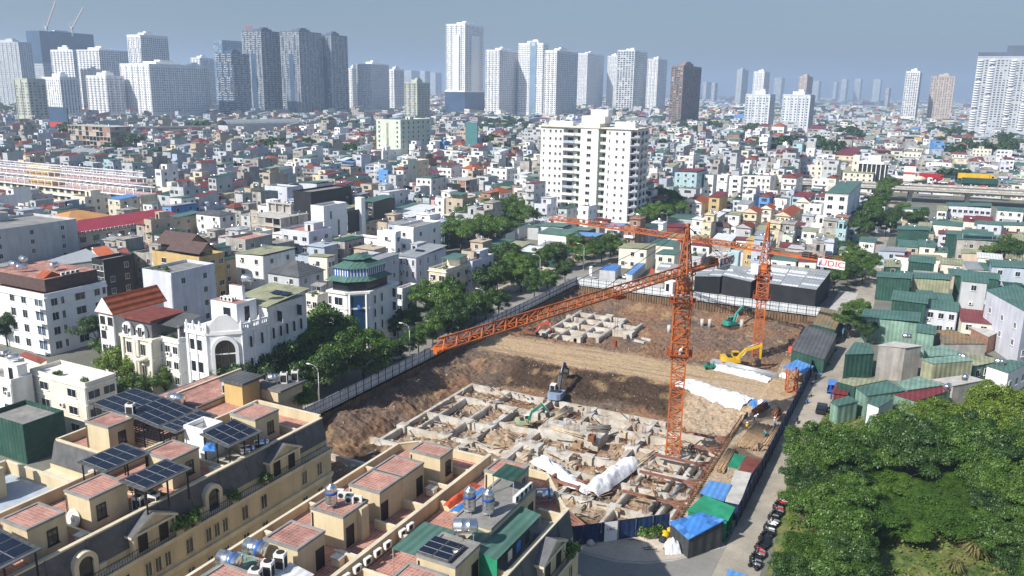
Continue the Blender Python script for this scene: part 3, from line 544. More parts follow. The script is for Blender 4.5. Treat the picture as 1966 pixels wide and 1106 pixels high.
def crane(label, x, y, zb, zslew, zjib, ztop, yaw, jl, cl, w=1.9, rot=0.0, cage=None, sign_side=1):
    o = thing('tower_crane', label, 'crane', (x, y, zb)); hs = 2.6; n = int((zslew - zb) / hs); hs = (zslew - zb) / n
    me = lattice_sec(w, round(hs, 4))
    for i in range(n): put(me, 'mast_section', o, (0, 0, i * hs), (0, 0, rot))
    q = MB()
    for s in (-1, 1):
        for t in (-1, 1): q.cbox(s*w/2, t*w/2, -.3, .6, .6, .5)
    q.obj('base_anchor', 'orange_dark', o, (0,0,0), rot)
    if cage:
        for (c0, c1) in cage:
            q = MB(); a = w/2 + .32; cs = [(-a,-a),(a,-a),(a,a),(-a,a)]
            for c in cs: q.bar((c[0],c[1],c0-zb), (c[0],c[1],c1-zb), .24)
            nseg = max(1, round((c1 - c0) / 2.4))
            for i in range(4):
                p, s = cs[i], cs[(i+1) % 4]
                for k in range(nseg + 1):
                    zz = c0 - zb + (c1 - c0) * k / nseg; q.bar((p[0],p[1],zz), (s[0],s[1],zz), .2)
                    if k < nseg: z2 = c0 - zb + (c1 - c0) * (k+1) / nseg; q.bar((p[0],p[1],zz), (s[0],s[1],z2), .14)
            q.obj('climbing_cage', 'orange_paint', o, (0,0,0), rot)
        for zz in (cage[0][0] + .4, cage[0][1] - .9):
            q = MB(); a = w/2 + 1.0
            q.box(-a,-a,zz-zb,a,-w/2-.35,zz-zb+.08); q.box(-a,w/2+.35,zz-zb,a,a,zz-zb+.08); q.box(-a,-w/2-.35,zz-zb,-w/2-.35,w/2+.35,zz-zb+.08); q.box(w/2+.35,-w/2-.35,zz-zb,a,w/2+.35,zz-zb+.08)
            for s in (-1,1):
                q.box(-a, s*a-.03, zz-zb+1.0, a, s*a+.03, zz-zb+1.06); q.box(s*a-.03,-a,zz-zb+1.0,s*a+.03,a,zz-zb+1.06)
                for t in (-1, 0, 1): q.box(t*a-.03, s*a-.03, zz-zb, t*a+.03, s*a+.03, zz-zb+1.0)
            q.obj('work_platform', 'orange_dark', o, (0,0,0), rot)
    q = MB(); q.lathe([(1.35,0),(1.5,.15),(1.5,.7),(1.2,.9)], 14); q.box(-1.3,-1.3,-.35,1.3,1.3,0); q.box(-1.15,-1.15,.9,1.15,1.15,1.4)
    q.obj('slewing_ring', 'orange_paint', o, (0,0,zslew-zb), yaw)
    # upper works, x axis along the jib
    zj = zjib - zb; zt = ztop - zb; zs = zslew - zb + 1.4
    q = MB(); a = 1.0
    lv = [zs + (zt - zs) * k / 7 for k in range(8)]
    for k in range(7):
        ta, tb = 1 - .86 * k / 7, 1 - .86 * (k+1) / 7
        ca = [(-a*ta,-a*ta),(a*ta,-a*ta),(a*ta,a*ta),(-a*ta,a*ta)]; cb = [(-a*tb,-a*tb),(a*tb,-a*tb),(a*tb,a*tb),(-a*tb,a*tb)]
        for i in range(4):
            j = (i+1) % 4; q.bar((*ca[i],lv[k]), (*cb[i],lv[k+1]), .2); q.bar((*cb[i],lv[k+1]), (*cb[j],lv[k+1]), .11); q.bar((*ca[i],lv[k]), (*cb[j],lv[k+1]), .11)
    q.cbox(0,0,zt,.7,.5,.5); q.obj('tower_head', 'orange_paint', o, (0,0,0), yaw)
    # jib
    nb = int(jl / 2.2); st = (jl - 1.2) / nb
    def jsec():
        q = MB(); hw, hh = .75, 1.25
        for s in (-1, 1): q.bar((0,s*hw,0), (st,s*hw,0), .2)
        q.bar((0,0,hh), (st,0,hh), .2); q.bar((0,-hw,0), (0,hw,0), .11); q.bar((0,-hw,0), (st,hw,0), .09)
        for s in (-1, 1): q.bar((0,s*hw,0), (st/2,0,hh), .12); q.bar((st/2,0,hh), (st,s*hw,0), .12)
        return q.mesh('jib_section', ['orange_paint'])
    jm = cached(('js', round(st, 4)), jsec)
    c, s_ = math.cos(yaw), math.sin(yaw)
    for i in range(nb):
        d = 1.2 + st * i; put(jm, 'jib_section', o, (c*d, s_*d, zj), (0, 0, yaw))
    q = MB(); q.bar((jl,-.75,0), (jl,.75,0), .2); q.bar((jl,-.75,0), (jl-st/2,0,1.25), .14); q.bar((jl,.75,0), (jl-st/2,0,1.25), .14); q.box(jl-2.6,-.7,-.05,jl+.5,.7,.08); q.cbox(jl+.2,0,-.5,.5,.6,.5); q.obj('jib_tip', 'orange_paint', o, (0,0,zj), yaw)
    q = MB(); dt = jl * .35; q.box(dt-.9,-.95,-.75,dt+.9,.95,-.45); q.tube((dt,-.2,-.6),(dt,-.2,-7.5),.03,3); q.tube((dt,.2,-.6),(dt,.2,-7.5),.03,3); q.cbox(dt,0,-8.4,.4,.3,.9); q.obj('trolley', 'orange_dark', o, (0,0,zj), yaw)
    # counter jib, deck, rails, ballast
    q = MB()
    for s in (-1, 1):
        q.box(-cl,s*.8-.1,-.15,-1,s*.8+.1,.25)
        for zz in (.75, 1.25): q.bar((-cl,s*.95,zz), (-1,s*.95,zz), .05)
        for k in range(8): xx = -1.2 - (cl - 1.4) * k / 7; q.bar((xx,s*.95,.2), (xx,s*.95,1.25), .05)
    q.box(-cl,-.7,.0,-1,.7,.06)
    q.obj('counter_jib', 'orange_paint', o, (0,0,zj), yaw)
    for k in range(3):
        q = MB(); q.box(-cl+.3+k*.75,-.9,-1.5,-cl+.95+k*.75,.9,.5); q.obj('counterweight', 'concrete', o, (0,0,zj), yaw)
    q = MB(); q.cbox(-cl*.55,0,.1,2.0,1.2,1.3); q.lathe([(.5,-.7),(.5,.7)], 10, (-cl*.55-1.7,0,.7), 0, 'y'); q.obj('winch', 'dark_metal', o, (0,0,zj), yaw)
    q = MB()
    for f_ in (.42, .85): q.tube((0,0,zt), (jl*f_,0,zj+1.25), .045, 4)
    for s in (-.7, .7): q.tube((0,0,zt), (-cl+1.0,s,zj+.3), .045, 4)
    q.obj('tie_bars', 'dark_metal', o, (0,0,0), yaw)
    # cab
    q = MB(); q.prism([(-.9,-.8),(.9,-.8),(1.25,-.3),(1.25,.3),(.9,.8),(-.9,.8)], 0, 2.1); q.obj('cab', 'paint_white', o, (c*1.3 - s_*-1.7*sign_side, s_*1.3 + c*-1.7*sign_side, zslew-zb-.6), yaw)
    q = MB(); q.box(.55,-.85,.8,1.1,-.81,1.8); q.box(1.255,-.3,.5,1.275,.3,1.8); q.box(-.5,-.83,.9,.3,-.81,1.7); q.obj('cab_window', 'glass', o, (c*1.3 - s_*-1.7*sign_side, s_*1.3 + c*-1.7*sign_side, zslew-zb-.6), yaw)
    return o
def crane_sign(o, px0, py0, px1, py1, z0, zl, label):
    P0 = at(px0, py0, z0); P1 = at(px1, py1, z0); d = Vector((P1.x-P0.x, P1.y-P0.y)); L_ = d.length; ang = math.atan2(d.y, d.x)
    return P0, L_, ang
Z1, Z2 = 30.2, 22.7
c1 = crane('tall orange tower crane in the foreground, jib swung to the left over the street trees', 61.7, 21.7, -3.3, 27.2, Z1, 38.1, math.radians(-103.2), 58.5, 15.5, w=2.3, rot=.25, cage=[(15.5, 26.2)])
c2 = crane('smaller orange tower crane at the far right of the pit behind the yellow excavator', 63.0, 89.4, -4.0, 18.2, Z2, 29.5, math.radians(164.5), 68, 18.5, w=2.1, rot=.15, cage=[(11.0, 17.2)], sign_side=-1)
def board(o, x, y, z, w, h, ang, base):
    t = MB(); t.box(-w/2,-.06,0,w/2,.06,h); b_ = t.obj('sign_board', 'paint_white', o, (x, y, z), ang)
    put(text_mesh('UDIC', h*1.0, 'sign_red', .02, .02), 'lettering', b_, (.25, -.09, h/2), (PI/2, 0, 0), (1.25, 1, 1))
    t = MB(); t.face([(-w/2+.15,-.08,.2),(-w/2+.75,-.08,.2),(-w/2+.45,-.08,h-.4)]); t.obj('emblem', 'sign_blue', b_)
# far end of each counter-jib carries the board; it hangs along the jib on the camera's side
a1 = math.radians(-103.2); board(c1, -math.cos(a1)*13.0+1.2*math.cos(a1-PI/2)*-1, -math.sin(a1)*13.0+1.2*math.sin(a1-PI/2)*-1, Z1+3.3-.6, 5.6, 1.7, a1+PI, 0)
a2 = math.radians(164.5); board(c2, -math.cos(a2)*16.5+1.2*math.cos(a2+PI/2), -math.sin(a2)*16.5+1.2*math.sin(a2+PI/2), Z2+4.0-1.2, 6.2, 1.9, a2+PI, 0)
P = at(1519, 742, -.3)
tag(put(lattice_sec(1.9, 5.2), 'mast_section', None, (P.x, P.y, pit_z(P.x, P.y)), (0, 0, .4)), 'spare orange crane mast section standing upright beside the blue fence', 'mast section')
# ================================================================ machines, sheds and people on the site
def excavator(label, loc, yaw, tyaw, col, boom=50, stick=-60, sc=1.0, cabcol=None, arm=None):
    o = thing('excavator', label, 'excavator', loc, 0); o.scale = (sc, sc, sc); cabcol = cabcol or col; arm = arm or col
    for s in (-1, 1):
        q = MB(); pr = [(-2.0,0),(2.0,0),(2.35,.3),(2.35,.55),(2.0,.9),(-2.0,.9),(-2.35,.55),(-2.35,.3)]
        n_ = len(pr); y0, y1 = s*1.15 - .3, s*1.15 + .3
        for i in range(n_):
            a, b_ = pr[i], pr[(i+1) % n_]; q.face([(a[0],y0,a[1]),(b_[0],y0,b_[1]),(b_[0],y1,b_[1]),(a[0],y1,a[1])][::-1])
        q.face([(a[0],y0,a[1]) for a in pr]); q.face([(a[0],y1,a[1]) for a in pr][::-1])
        for k in range(5): q.tube((-1.6+k*.8, y0-.03, .45), (-1.6+k*.8, y1+.03, .45), .26, 8)
        q.obj('track', 'track', o, (0,0,0), tyaw)
    q = MB(); q.cbox(0,0,.45,2.2,1.8,.5); q.lathe([(.8,.9),(.8,1.15)], 12); q.obj('undercarriage', 'dark_metal', o, (0,0,0), tyaw)
    c, s_ = math.cos(yaw), math.sin(yaw)
    q = MB(); q.box(-1.3,-1.3,1.12,1.5,1.3,1.35); q.box(-1.3,-1.3,1.35,.3,1.3,2.15); q.box(.3,-1.3,1.35,1.35,-.35,1.9); q.obj('house', col, o, (0,0,0), yaw)
    q = MB(); pts = [(-1.3,-1.32),(-1.3,1.32),(-2.0,1.15),(-2.35,.6),(-2.35,-.6),(-2.0,-1.15)]; q.prism(pts[::-1], 1.15, 2.2, bottom=True); q.obj('counterweight', col, o, (0,0,0), yaw)
    q = MB(); q.box(-1.1,-1.0,2.15,-.1,1.0,2.28); q.tube((-.9,-.8,2.2),(-.9,-.8,2.8),.07,6); q.obj('engine_cover', 'dark_metal', o, (0,0,0), yaw)
    q = MB(); q.box(.15,.35,1.35,1.6,1.3,2.0); q.box(.15,.35,2.85,1.5,1.3,2.95)
    for xx, yy in ((.15,.35),(.15,1.22),(1.42,.35),(1.42,1.22)): q.box(xx,yy,2.0,xx+.08,yy+.08,2.85)
    q.obj('cab', cabcol, o, (0,0,0), yaw)
    q = MB(); q.box(.2,.4,2.0,1.45,1.26,2.84); q.obj('cab_glass', 'glass', o, (0,0,0), yaw)
    be = math.radians(boom); p0 = Vector((.9,-.1,1.6)); p1 = p0 + Vector((math.cos(be),0,math.sin(be))) * 2.9; be2 = be - math.radians(32); p2 = p1 + Vector((math.cos(be2),0,math.sin(be2))) * 2.9
    se = math.radians(stick); p3 = p2 + Vector((math.cos(se),0,math.sin(se))) * 2.9
    q = MB(); q.tube(p0, p1, .34, 4, 0, .42); q.tube(p1 - (p1-p0).normalized()*.1, p2, .42, 4, 0, .26); q.obj('boom', arm, o, (0,0,0), yaw)
    q = MB(); k = p2 - (p3 - p2).normalized() * .7; q.tube(k, p2, .14, 4, 0, .34); q.tube(p2, p3, .34, 4, 0, .18); q.obj('stick', arm, o, (0,0,0), yaw)
    q = MB(); q.tube(p0 + Vector((.5,-.35,-.1)), p1 + Vector((.1,-.35,-.15)), .09, 6); q.tube(p0 + Vector((.5,.35,-.1)), p1 + Vector((.1,.35,-.15)), .09, 6); q.tube(p1 + Vector((.1,0,.45)), k, .09, 6); q.tube(p2 + (p3-p2)*.15 + Vector((.25,0,.1)), p3 + Vector((.2,0,.25)), .08, 6); q.obj('cylinders', 'galv', o, (0,0,0), yaw)
    q = MB(); w = .55; pf = [(0,.1),(-.55,.0),(-.95,-.45),(-.85,-.95),(-.3,-1.15),(.15,-.75)]
    for i in range(5):
        a, b_ = pf[i], pf[i+1]; q.face([(p3.x+a[0],-w,p3.z+a[1]),(p3.x+b_[0],-w,p3.z+b_[1]),(p3.x+b_[0],w,p3.z+b_[1]),(p3.x+a[0],w,p3.z+a[1])])
    for s in (-w, w): q.face([(p3.x+a[0],s,p3.z+a[1]) for a in pf])
    q.obj('bucket', 'dark_metal', o, (0,0,0), yaw)
    return o
def on_pit(px, py, z=-4.0):
    for _ in range(4):
        P = at(px, py, z); z = pit_z(P.x, P.y) if (PX0 < P.x < PX1 and PY0 < P.y < PY1) else 0.0
    return Vector((P.x, P.y, z))
P = on_pit(1068, 772); excavator('blue-grey excavator digging into the dark earth slope, seen from behind', P, 1.75, 1.5, 'paint_bluegrey', 62, -35, 1.2, arm='dark_metal', cabcol='paint_white')
P = on_pit(1006, 824); excavator('small pale green excavator with a green arm among the foundation beams', P, .6, .9, 'paint_palegreen', 66, -50, .78, arm='paint_green', cabcol='paint_white')
P = on_pit(1402, 630); excavator('teal green excavator in front of the far sheet piles', P, 1.0, .45, 'paint_teal', 66, -20, 1.0)
P = on_pit(1404, 703); excavator('large yellow excavator reaching right beside the far crane', P, .45, .55, 'paint_yellow', 48, -88, 1.15)
P = on_pit(1022, 645); excavator('red-armed machine half hidden behind the crane jib', P, .15, .5, 'rust', 58, -70, .85, arm='paint_red')
P = on_pit(1362, 709); 
o = thing('generator', 'green engine unit beside the steel bars on the haul road', 'generator', P, .5)
q = MB(); q.box(-1.2,-.5,.3,1.2,.5,1.1); q.obj('body', 'paint_green', o); q = MB(); q.lathe([(.35,-.6),(.35,.6)], 10, (-.8,0,.35), 0, 'y'); q.lathe([(.35,-.6),(.35,.6)], 10, (.8,0,.35), 0, 'y'); q.obj('wheel', 'rubber', o); q = MB(); q.tube((.9,0,1.1),(.9,0,2.0),.08,6); q.tube((-.3,-.3,1.1),(-.3,.3,1.5),.25,6); q.obj('engine', 'dark_metal', o)

# people: one skinned body each, painted by height
def person(label, loc, yaw, shirt, trousers, hat=None, pose='stand'):
    J = dict(pel=(0,0,.95), ch=(0,0,1.28), nk=(0,0,1.48), hd=(.02,0,1.62), ht=(.02,0,1.74), ls=(0,.2,1.42), le=(.05,.28,1.14), lw=(.2,.26,.92), rs=(0,-.2,1.42), re=(.08,-.28,1.15), rw=(.26,-.24,.98),
             lh=(0,.1,.9), lk=(.03,.12,.5), la=(-.02,.13,.08), lt=(.16,.14,.04), rh=(0,-.1,.9), rk=(.08,-.12,.5), ra=(.02,-.13,.08), rt=(.2,-.14,.04))
    if pose == 'bend':
        for k in ('ch','nk','hd','ht','ls','le','lw','rs','re','rw'):
            x, y, z = J[k]; dz = z - .95; J[k] = (x*.5 + dz*.8, y, .95 + dz*.55 - (.25 if k in ('lw','rw','le','re') else 0))
    names = list(J); me = bpy.data.meshes.new('p'); E_ = [('pel','ch'),('ch','nk'),('nk','hd'),('hd','ht'),('ch','ls'),('ls','le'),('le','lw'),('ch','rs'),('rs','re'),('re','rw'),('pel','lh'),('lh','lk'),('lk','la'),('la','lt'),('pel','rh'),('rh','rk'),('rk','ra'),('ra','rt')]
    me.from_pydata([J[k] for k in names], [(names.index(a), names.index(b_)) for a, b_ in E_], [])
    ob = bpy.data.objects.new('p', me); COL.objects.link(ob); ob.modifiers.new('s', 'SKIN'); me.skin_vertices or me.attributes
    R_ = dict(pel=.15,ch=.16,nk=.07,hd=.11,ht=.08,ls=.08,le=.055,lw=.045,rs=.08,re=.055,rw=.045,lh=.11,lk=.075,la=.05,lt=.05,rh=.11,rk=.075,ra=.05,rt=.05)
    for i, k in enumerate(names):
        v = me.skin_vertices[0].data[i]; v.radius = (R_[k], R_[k]); v.use_root = (k == 'pel')
    ob.modifiers.new('u', 'SUBSURF').levels = 1
    res = bpy.data.meshes.new_from_object(ob.evaluated_get(bpy.context.evaluated_depsgraph_get())); bpy.data.objects.remove(ob)
    res.materials.clear()
    for k in (shirt, trousers, 'skin', 'cloth_dark'): res.materials.append(MAT[k])
    nk = Vector(J['nk'])
    for p in res.polygons:
        z = p.center.z; hand = min((p.center - Vector(J[k])).length for k in ('lw','rw')) < .1
        p.material_index = 2 if ((p.center - Vector(J['hd'])).length < .17 or hand) else (3 if z < .1 else (1 if z < .93 else 0)); p.use_smooth = True
    o = put(res, 'person', None, loc, (0,0,yaw)); tag(o, label, 'person')
    if hat:
        q = MB(); h = J['ht']; q.lathe([(.19,0),(.17,.02),(.15,.1),(.08,.17),(.01,.18)], 10, (h[0],h[1],h[2]-.03)); q.obj('hat', hat, o)
    return o
for lab, px, py, yaw, sh, trz, hat, pose in [
    ('person in a white shirt and hat bending over beside the rusty bars', 1447, 812, .5, 'cloth_white', 'cloth_dark', 'helmet_white', 'bend'),
    ('person in dark work clothes standing on the planks next to the lane fence', 1456, 869, 1.2, 'cloth_dark', 'cloth_dark', None, 'stand'),
    ('person in a teal shirt bending down on the timber stack', 1470, 845, 2.5, 'cloth_teal', 'cloth_dark', None, 'bend'),
    ('person in white standing next to the short rusty bundle', 1486, 822, 3.2, 'cloth_white', 'cloth_blue', 'helmet_white', 'stand'),
    ('person in a reflective yellow vest among the equipment by the pit edge', 1433, 832, 2.0, 'paint_yellow', 'cloth_dark', 'helmet_white', 'stand'),
    ('person in an orange vest crouching in front of the yellow excavator', 1386, 705, 1.0, 'cloth_orange', 'cloth_blue', 'helmet_yellow', 'bend'),
    ('person in dark clothes walking among the beams behind the near crane', 1327, 872, 1.0, 'cloth_dark', 'cloth_dark', 'helmet_white', 'stand'),
    ('person in blue standing by the blue plastic barrel', 1442, 792, 2.0, 'cloth_blue', 'cloth_dark', None, 'stand')]:
    P = on_pit(px, py, -1.0)
    if P.x > 70.7 and P.y < 42: P.z = max(P.z, .12)
    person(lab, P, yaw, sh, trz, hat, pose)
P = Vector((61.7, 21.7, 0)); d = (CAM - P); d.z = 0; d.normalize()
person('person in white clothes and yellow helmet working on the crane climbing platform', (61.7 + d.x*1.75, 21.7 + d.y*1.75, 15.98), 1.0, 'cloth_white', 'cloth_white', 'helmet_yellow', 'bend')

# sheds: roof given by four corners (column, row, height)
def shed(name, label, pts, roof, wall, cat='shed', base=0.0, inset=.25, thick=.1, holes=(), wallh=None, ridge=None, posts=False, group=None, door=None):
    R_ = [at(*p) for p in pts]; c = sum(R_, Vector()) / len(R_); z0 = base
    o = thing(name, label, cat, (c.x, c.y, z0), 0, group); loc = Vector((c.x, c.y, z0))
    q = MB(); n_ = len(R_); top = [p - loc for p in R_]; bot = [p - loc - Vector((0,0,thick)) for p in R_]
    if ridge is not None:                                             # pitched: ridge lies between edge midpoints 0-1 and 2-3 (or 1-2 and 3-0)
        i = ridge[0]; rz = ridge[1]; a = (top[i] + top[(i+1) % 4]) / 2 + Vector((0,0,rz)); b_ = (top[(i+2) % 4] + top[(i+3) % 4]) / 2 + Vector((0,0,rz)); t = [top[(i+k) % 4] for k in range(4)]
        q.face([t[0], a, b_, t[3]]); q.face([a, t[1], t[2], b_]); q.face([t[0], t[1], a], 1); q.face([t[2], t[3], b_], 1)
        for k in range(4): q.face([top[k] - Vector((0,0,thick)), top[(k+1) % 4] - Vector((0,0,thick)), top[(k+1) % 4], top[k]])
        q.face(bot[::-1])
    else:
        q.face(top); q.face(bot[::-1])
        for k in range(n_): q.face([bot[k], bot[(k+1) % n_], top[(k+1) % n_], top[k]])
    q.obj('roof', [roof, wall] if ridge is not None else roof, o)
    w = [Vector((p.x*(1 - inset/max(.5, p.to_2d().length)), p.y*(1 - inset/max(.5, p.to_2d().length)), p.z - thick - .004)) for p in top]
    if posts:
        for p in w:
            q = MB(); q.tube((p.x,p.y,0), (p.x,p.y,p.z), .07, 6); q.obj('post', 'galv', o)
    elif wall:
        q = MB()
        for k in range(n_):
            if k in holes: continue
            a, b_ = w[k], w[(k+1) % n_]; q.face([(a.x,a.y,0), (b_.x,b_.y,0), b_, a])
        q.obj('wall', wall, o)
    return o, loc, w
def panel_roof(o, pts, loc, nu, nv, mats, lift=.05, gap=.03):
    Q = [at(*p) - loc for p in pts]
    def S_(u, v): return (Q[0]*(1-u) + Q[1]*u)*(1-v) + (Q[3]*(1-u) + Q[2]*u)*v
    for i in range(nu):
        for j in range(nv):
            u0, u1, v0, v1 = i/nu, (i+1-gap)/nu, j/nv, (j+1-gap)/nv; up = Vector((0,0,lift + rc.uniform(0,.03))); dn = Vector((0,0,.03)); q = MB(); c = [S_(u0,v0)+up, S_(u1,v0)+up, S_(u1,v1)+up, S_(u0,v1)+up]
            q.face(c[::-1]); [q.face([c[k]-dn, c[(k+1)%4]-dn, c[(k+1)%4], c[k]][::-1]) for k in range(4)]; q.obj('roof_panel', rc.choice(mats), o)
def shed_windows(o, w, edge, n_, ww, wh, sill, frame='frame_white'):
    a, b_ = w[edge], w[(edge+1) % len(w)]; d = (b_ - a); d.z = 0; L_ = d.length; d /= L_; ang = math.atan2(d.y, d.x)
    for i in range(n_):
        P = a + d * (L_ * (i + .5) / n_); put(win(ww, wh, frame), 'window', o, (P.x, P.y, sill), (0, 0, ang))
def win(w, h, frame='frame_white', glass='glass', mull=1, d=.10):
    def f():
        q = MB(); t = .07
        q.box(-w/2-t,-d,-t,w/2+t,0,0); q.box(-w/2-t,-d,h,w/2+t,0,h+t); q.box(-w/2-t,-d,0,-w/2,0,h); q.box(w/2,-d,0,w/2+t,0,h)
        for k in range(mull): xx = -w/2 + w*(k+1)/(mull+1); q.box(xx-.018,-d*.7,0,xx+.018,0,h)
        q.face([(-w/2,-.03,0),(w/2,-.03,0),(w/2,-.03,h),(-w/2,-.03,h)], 1)
        q.box(-w/2-.16,-d-.12,-t-.06,w/2+.16,0,-t)
        return q.mesh('window', [frame, glass])
    return cached(('win', round(w,2), round(h,2), frame, glass, mull), f)
# -- sheds at the street corner
z = 3.6
HQ = [(1284,1002,3.0),(1345,984,4.2),(1393,998,4.2),(1322,1036,3.0)]
o, l, w = shed('site_hut', 'blue-roofed site hut with dark walls on the street corner', HQ[::-1], 'blue_sheet', 'hut_dark', base=.12)
panel_roof(o, [HQ[3], HQ[0], HQ[1], HQ[2]], l, 4, 6, ['blue_sheet', 'blue_sheet2', 'blue_sheet', 'tarp_blue'])
shed('site_shed', 'shed under a bright green net roof next to the blue hut', [(1318,980,3.4),(1352,950,4.0),(1412,974,4.0),(1398,1000,3.2)][::-1], 'net_green', 'net_green', base=0, holes=(0,))
shed('site_shed', 'blue sheet roof canopy between the pit edge and the concrete hut', [(1343,946,2.6),(1362,922,2.8),(1405,930,2.8),(1390,962,2.6)][::-1], 'blue_sheet2', 'net_black', base=0)
shed('site_hut', 'long flat concrete-roofed hut against the blue lane fence', [(1392,962,2.6),(1411,902,2.6),(1443,908,2.6),(1420,968,2.6)][::-1], 'concrete', 'blue_fence', base=0)
shed('site_hut', 'maroon-roofed hut with sacks on top beside the timber yard', [(1416,904,2.4),(1432,876,2.4),(1462,884,2.4),(1442,912,2.4)][::-1], 'red_tile', 'grey_wall', base=0)
shed('site_canopy', 'small green net canopy at the pit edge left of the maroon hut', [(1397,895,2.0),(1410,870,2.2),(1432,876,2.2),(1416,900,2.0)][::-1], 'net_green', None, base=0, posts=True)
# -- sheds along the lane at the far right of the pit
shed('site_shed', 'large black-roofed shed with green walls beside the lane', [(1519,671,4.2),(1548,625,5.2),(1607,641,4.6),(1583,690,3.4)][::-1], 'darkgrey_sheet', 'green_dark', base=0)
shed('site_shed', 'green shed with an ochre rusted roof at the far corner of the pit', [(1560,622,4.5),(1577,589,5.0),(1620,600,4.8),(1604,633,4.2)][::-1], 'rust_sheet', 'green_dark', base=0)
shed('site_canopy', 'small blue canopy jutting out of the ochre-roofed shed', [(1603,630,2.4),(1608,619,2.6),(1625,624,2.6),(1619,636,2.4)][::-1], 'blue_sheet2', None, base=0, posts=True)
shed('site_canopy', 'crooked blue sheet canopy with a red dome of canvas beside the black-roofed shed', [(1500,705,2.4),(1530,690,2.8),(1563,703,2.6),(1545,718,2.2)][::-1], 'blue_sheet2', None, base=0, posts=True)
tarp('canvas_cover', 'faded red canvas bulging over a silver tank next to the blue canopy', (72.0, 77.0), (75.2, 77.8), 3.0, 1.2, 2.6, 'tarp_red', seed=33, nx_=14)
# -- yard and halls beyond the far fence
def hall(label, pts, roof, wall, **k): return shed('hall', label, pts, roof, wall, 'hall', **k)
HQ = [(1463,542,6.6),(1482,506,8.0),(1596,520,8.0),(1568,556,6.6)]
o, l, w = hall('large black net-walled hall with a ribbed grey metal roof behind the far fence', HQ[::-1], 'grey_sheet', 'net_black')
panel_roof(o, [HQ[3], HQ[0], HQ[1], HQ[2]], l, 3, 14, ['grey_sheet', 'galv', 'white_sheet', 'galv'], .06, .06)
HQ = [(1386,528,6.0),(1402,510,7.0),(1482,516,7.0),(1443,541,6.0)]
o, l, w = hall('lower black-walled hall with a light grey ribbed roof, left of the largest one', HQ[::-1], 'grey_sheet', 'net_black')
panel_roof(o, [HQ[3], HQ[0], HQ[1], HQ[2]], l, 2, 9, ['grey_sheet', 'galv', 'white_sheet', 'galv'], .06, .06)
HQ = [(1333,530,5.6),(1348,512,6.4),(1400,515,6.4),(1384,531,5.6)]
o, l, w = hall('narrow grey-roofed hall with an open dark front behind the near crane mast', HQ[::-1], 'grey_sheet', 'net_black')
panel_roof(o, [HQ[3], HQ[0], HQ[1], HQ[2]], l, 2, 9, ['grey_sheet', 'galv', 'white_sheet', 'galv'], .06, .06)
HQ = [(1260,518,4.0),(1268,505,4.6),(1312,508,4.6),(1306,522,4.0)]
o, l, w = hall('small canopy with bluish ribbed roof left of the crane mast', HQ[::-1], 'grey_sheet', None, posts=True)
panel_roof(o, [HQ[3], HQ[0], HQ[1], HQ[2]], l, 2, 9, ['grey_sheet', 'galv', 'white_sheet', 'galv'], .06, .06)
hall('blue-roofed lean-to in the concrete yard behind the far fence', [(1150,517,3.2),(1166,508,3.8),(1194,509,3.8),(1182,519,3.2)][::-1], 'blue_sheet', 'grey_wall')
hall('bright blue sheet roof on a grey wall inside the concrete yard', [(1202,525,3.0),(1222,505,3.0),(1240,505,3.0),(1214,527,3.0)][::-1], 'blue_sheet2', 'grey_wall')
# ================================================================ the cream terraces in the foreground
def wobj(q, name, mats, parent, label=None):
    l = parent.location; q.v = [(v[0]-l.x, v[1]-l.y, v[2]-l.z) for v in q.v]
    return q.obj(name, mats, parent, label=label)
def wput(me, name, parent, loc, rz=0.0, sc=None):
    l = parent.location; return put(me, name, parent, (loc[0]-l.x, loc[1]-l.y, loc[2]-l.z), (0,0,rz), sc)
def wall_box(o, name, x0, y0, z0, x1, y1, z1, m='cream', cap='cream_pale'):
    q = MB(); q.box(x0, y0, z0, x1, y1, z1 - .12); q.box(x0-.05, y0-.05, z1-.12, x1+.05, y1+.05, z1, 1); wobj(q, name, [m, cap], o)
def door_mesh(w=1.0, h=2.1):
    def f():
        q = MB(); q.box(-w/2-.1,-.07,0,-w/2,0,h+.1); q.box(w/2,-.07,0,w/2+.1,0,h+.1); q.box(-w/2,-.07,h,w/2,0,h+.1); q.face([(-w/2,-.03,0),(w/2,-.03,0),(w/2,-.03,h),(-w/2,-.03,h)], 1); q.cbox(w*.32,-.06,h*.5,.05,.05,.2,0)
        return q.mesh('door', ['frame_dark', 'black_metal'])
    return cached(('door', w, h), f)
def stair_house(o, x0, y0, x1, y1, z0=15.0, z1=18.7, doors=(), wins=(), tile='terracotta', m='cream'):
    sh = MB(); sh.box(x0, y0, z0, x1, y1, z1 - .25); t = .22
    sh.box(x0-.06, y0-.06, z1-.25, x1+.06, y0+t, z1, 1); sh.box(x0-.06, y1-t, z1-.25, x1+.06, y1+.06, z1, 1); sh.box(x0-.06, y0+t, z1-.25, x0+t, y1-t, z1, 1); sh.box(x1-t, y0+t, z1-.25, x1+.06, y1-t, z1, 1)
    h = wobj(sh, 'stair_house', [m, 'roof_grey'], o)
    q = MB(); q.face([(x0+t,y0+t,z1-.12),(x1-t,y0+t,z1-.12),(x1-t,y1-t,z1-.12),(x0+t,y1-t,z1-.12)]); put(MB_shift(q, o).mesh('roof_tiles', [tile]), 'roof_tiles', h)
    for f in doors: put(door_mesh(), 'door', h, (x1 - o.location.x, f - o.location.y, z0 + .05 - o.location.z), (0,0,PI/2))
    for f in wins: put(win(.95, 1.5, 'frame_dark'), 'window', h, (x1 - o.location.x, f - o.location.y, z0 + 1.0 - o.location.z), (0,0,PI/2))
    q = MB(); q.tube((x0 + .25, y0 - .1, z0), (x0 + .25, y0 - .1, z1 - .5), .06, 6); put(MB_shift(q, o).mesh('drainpipe', ['frame_dark']), 'drainpipe', h)
    return h
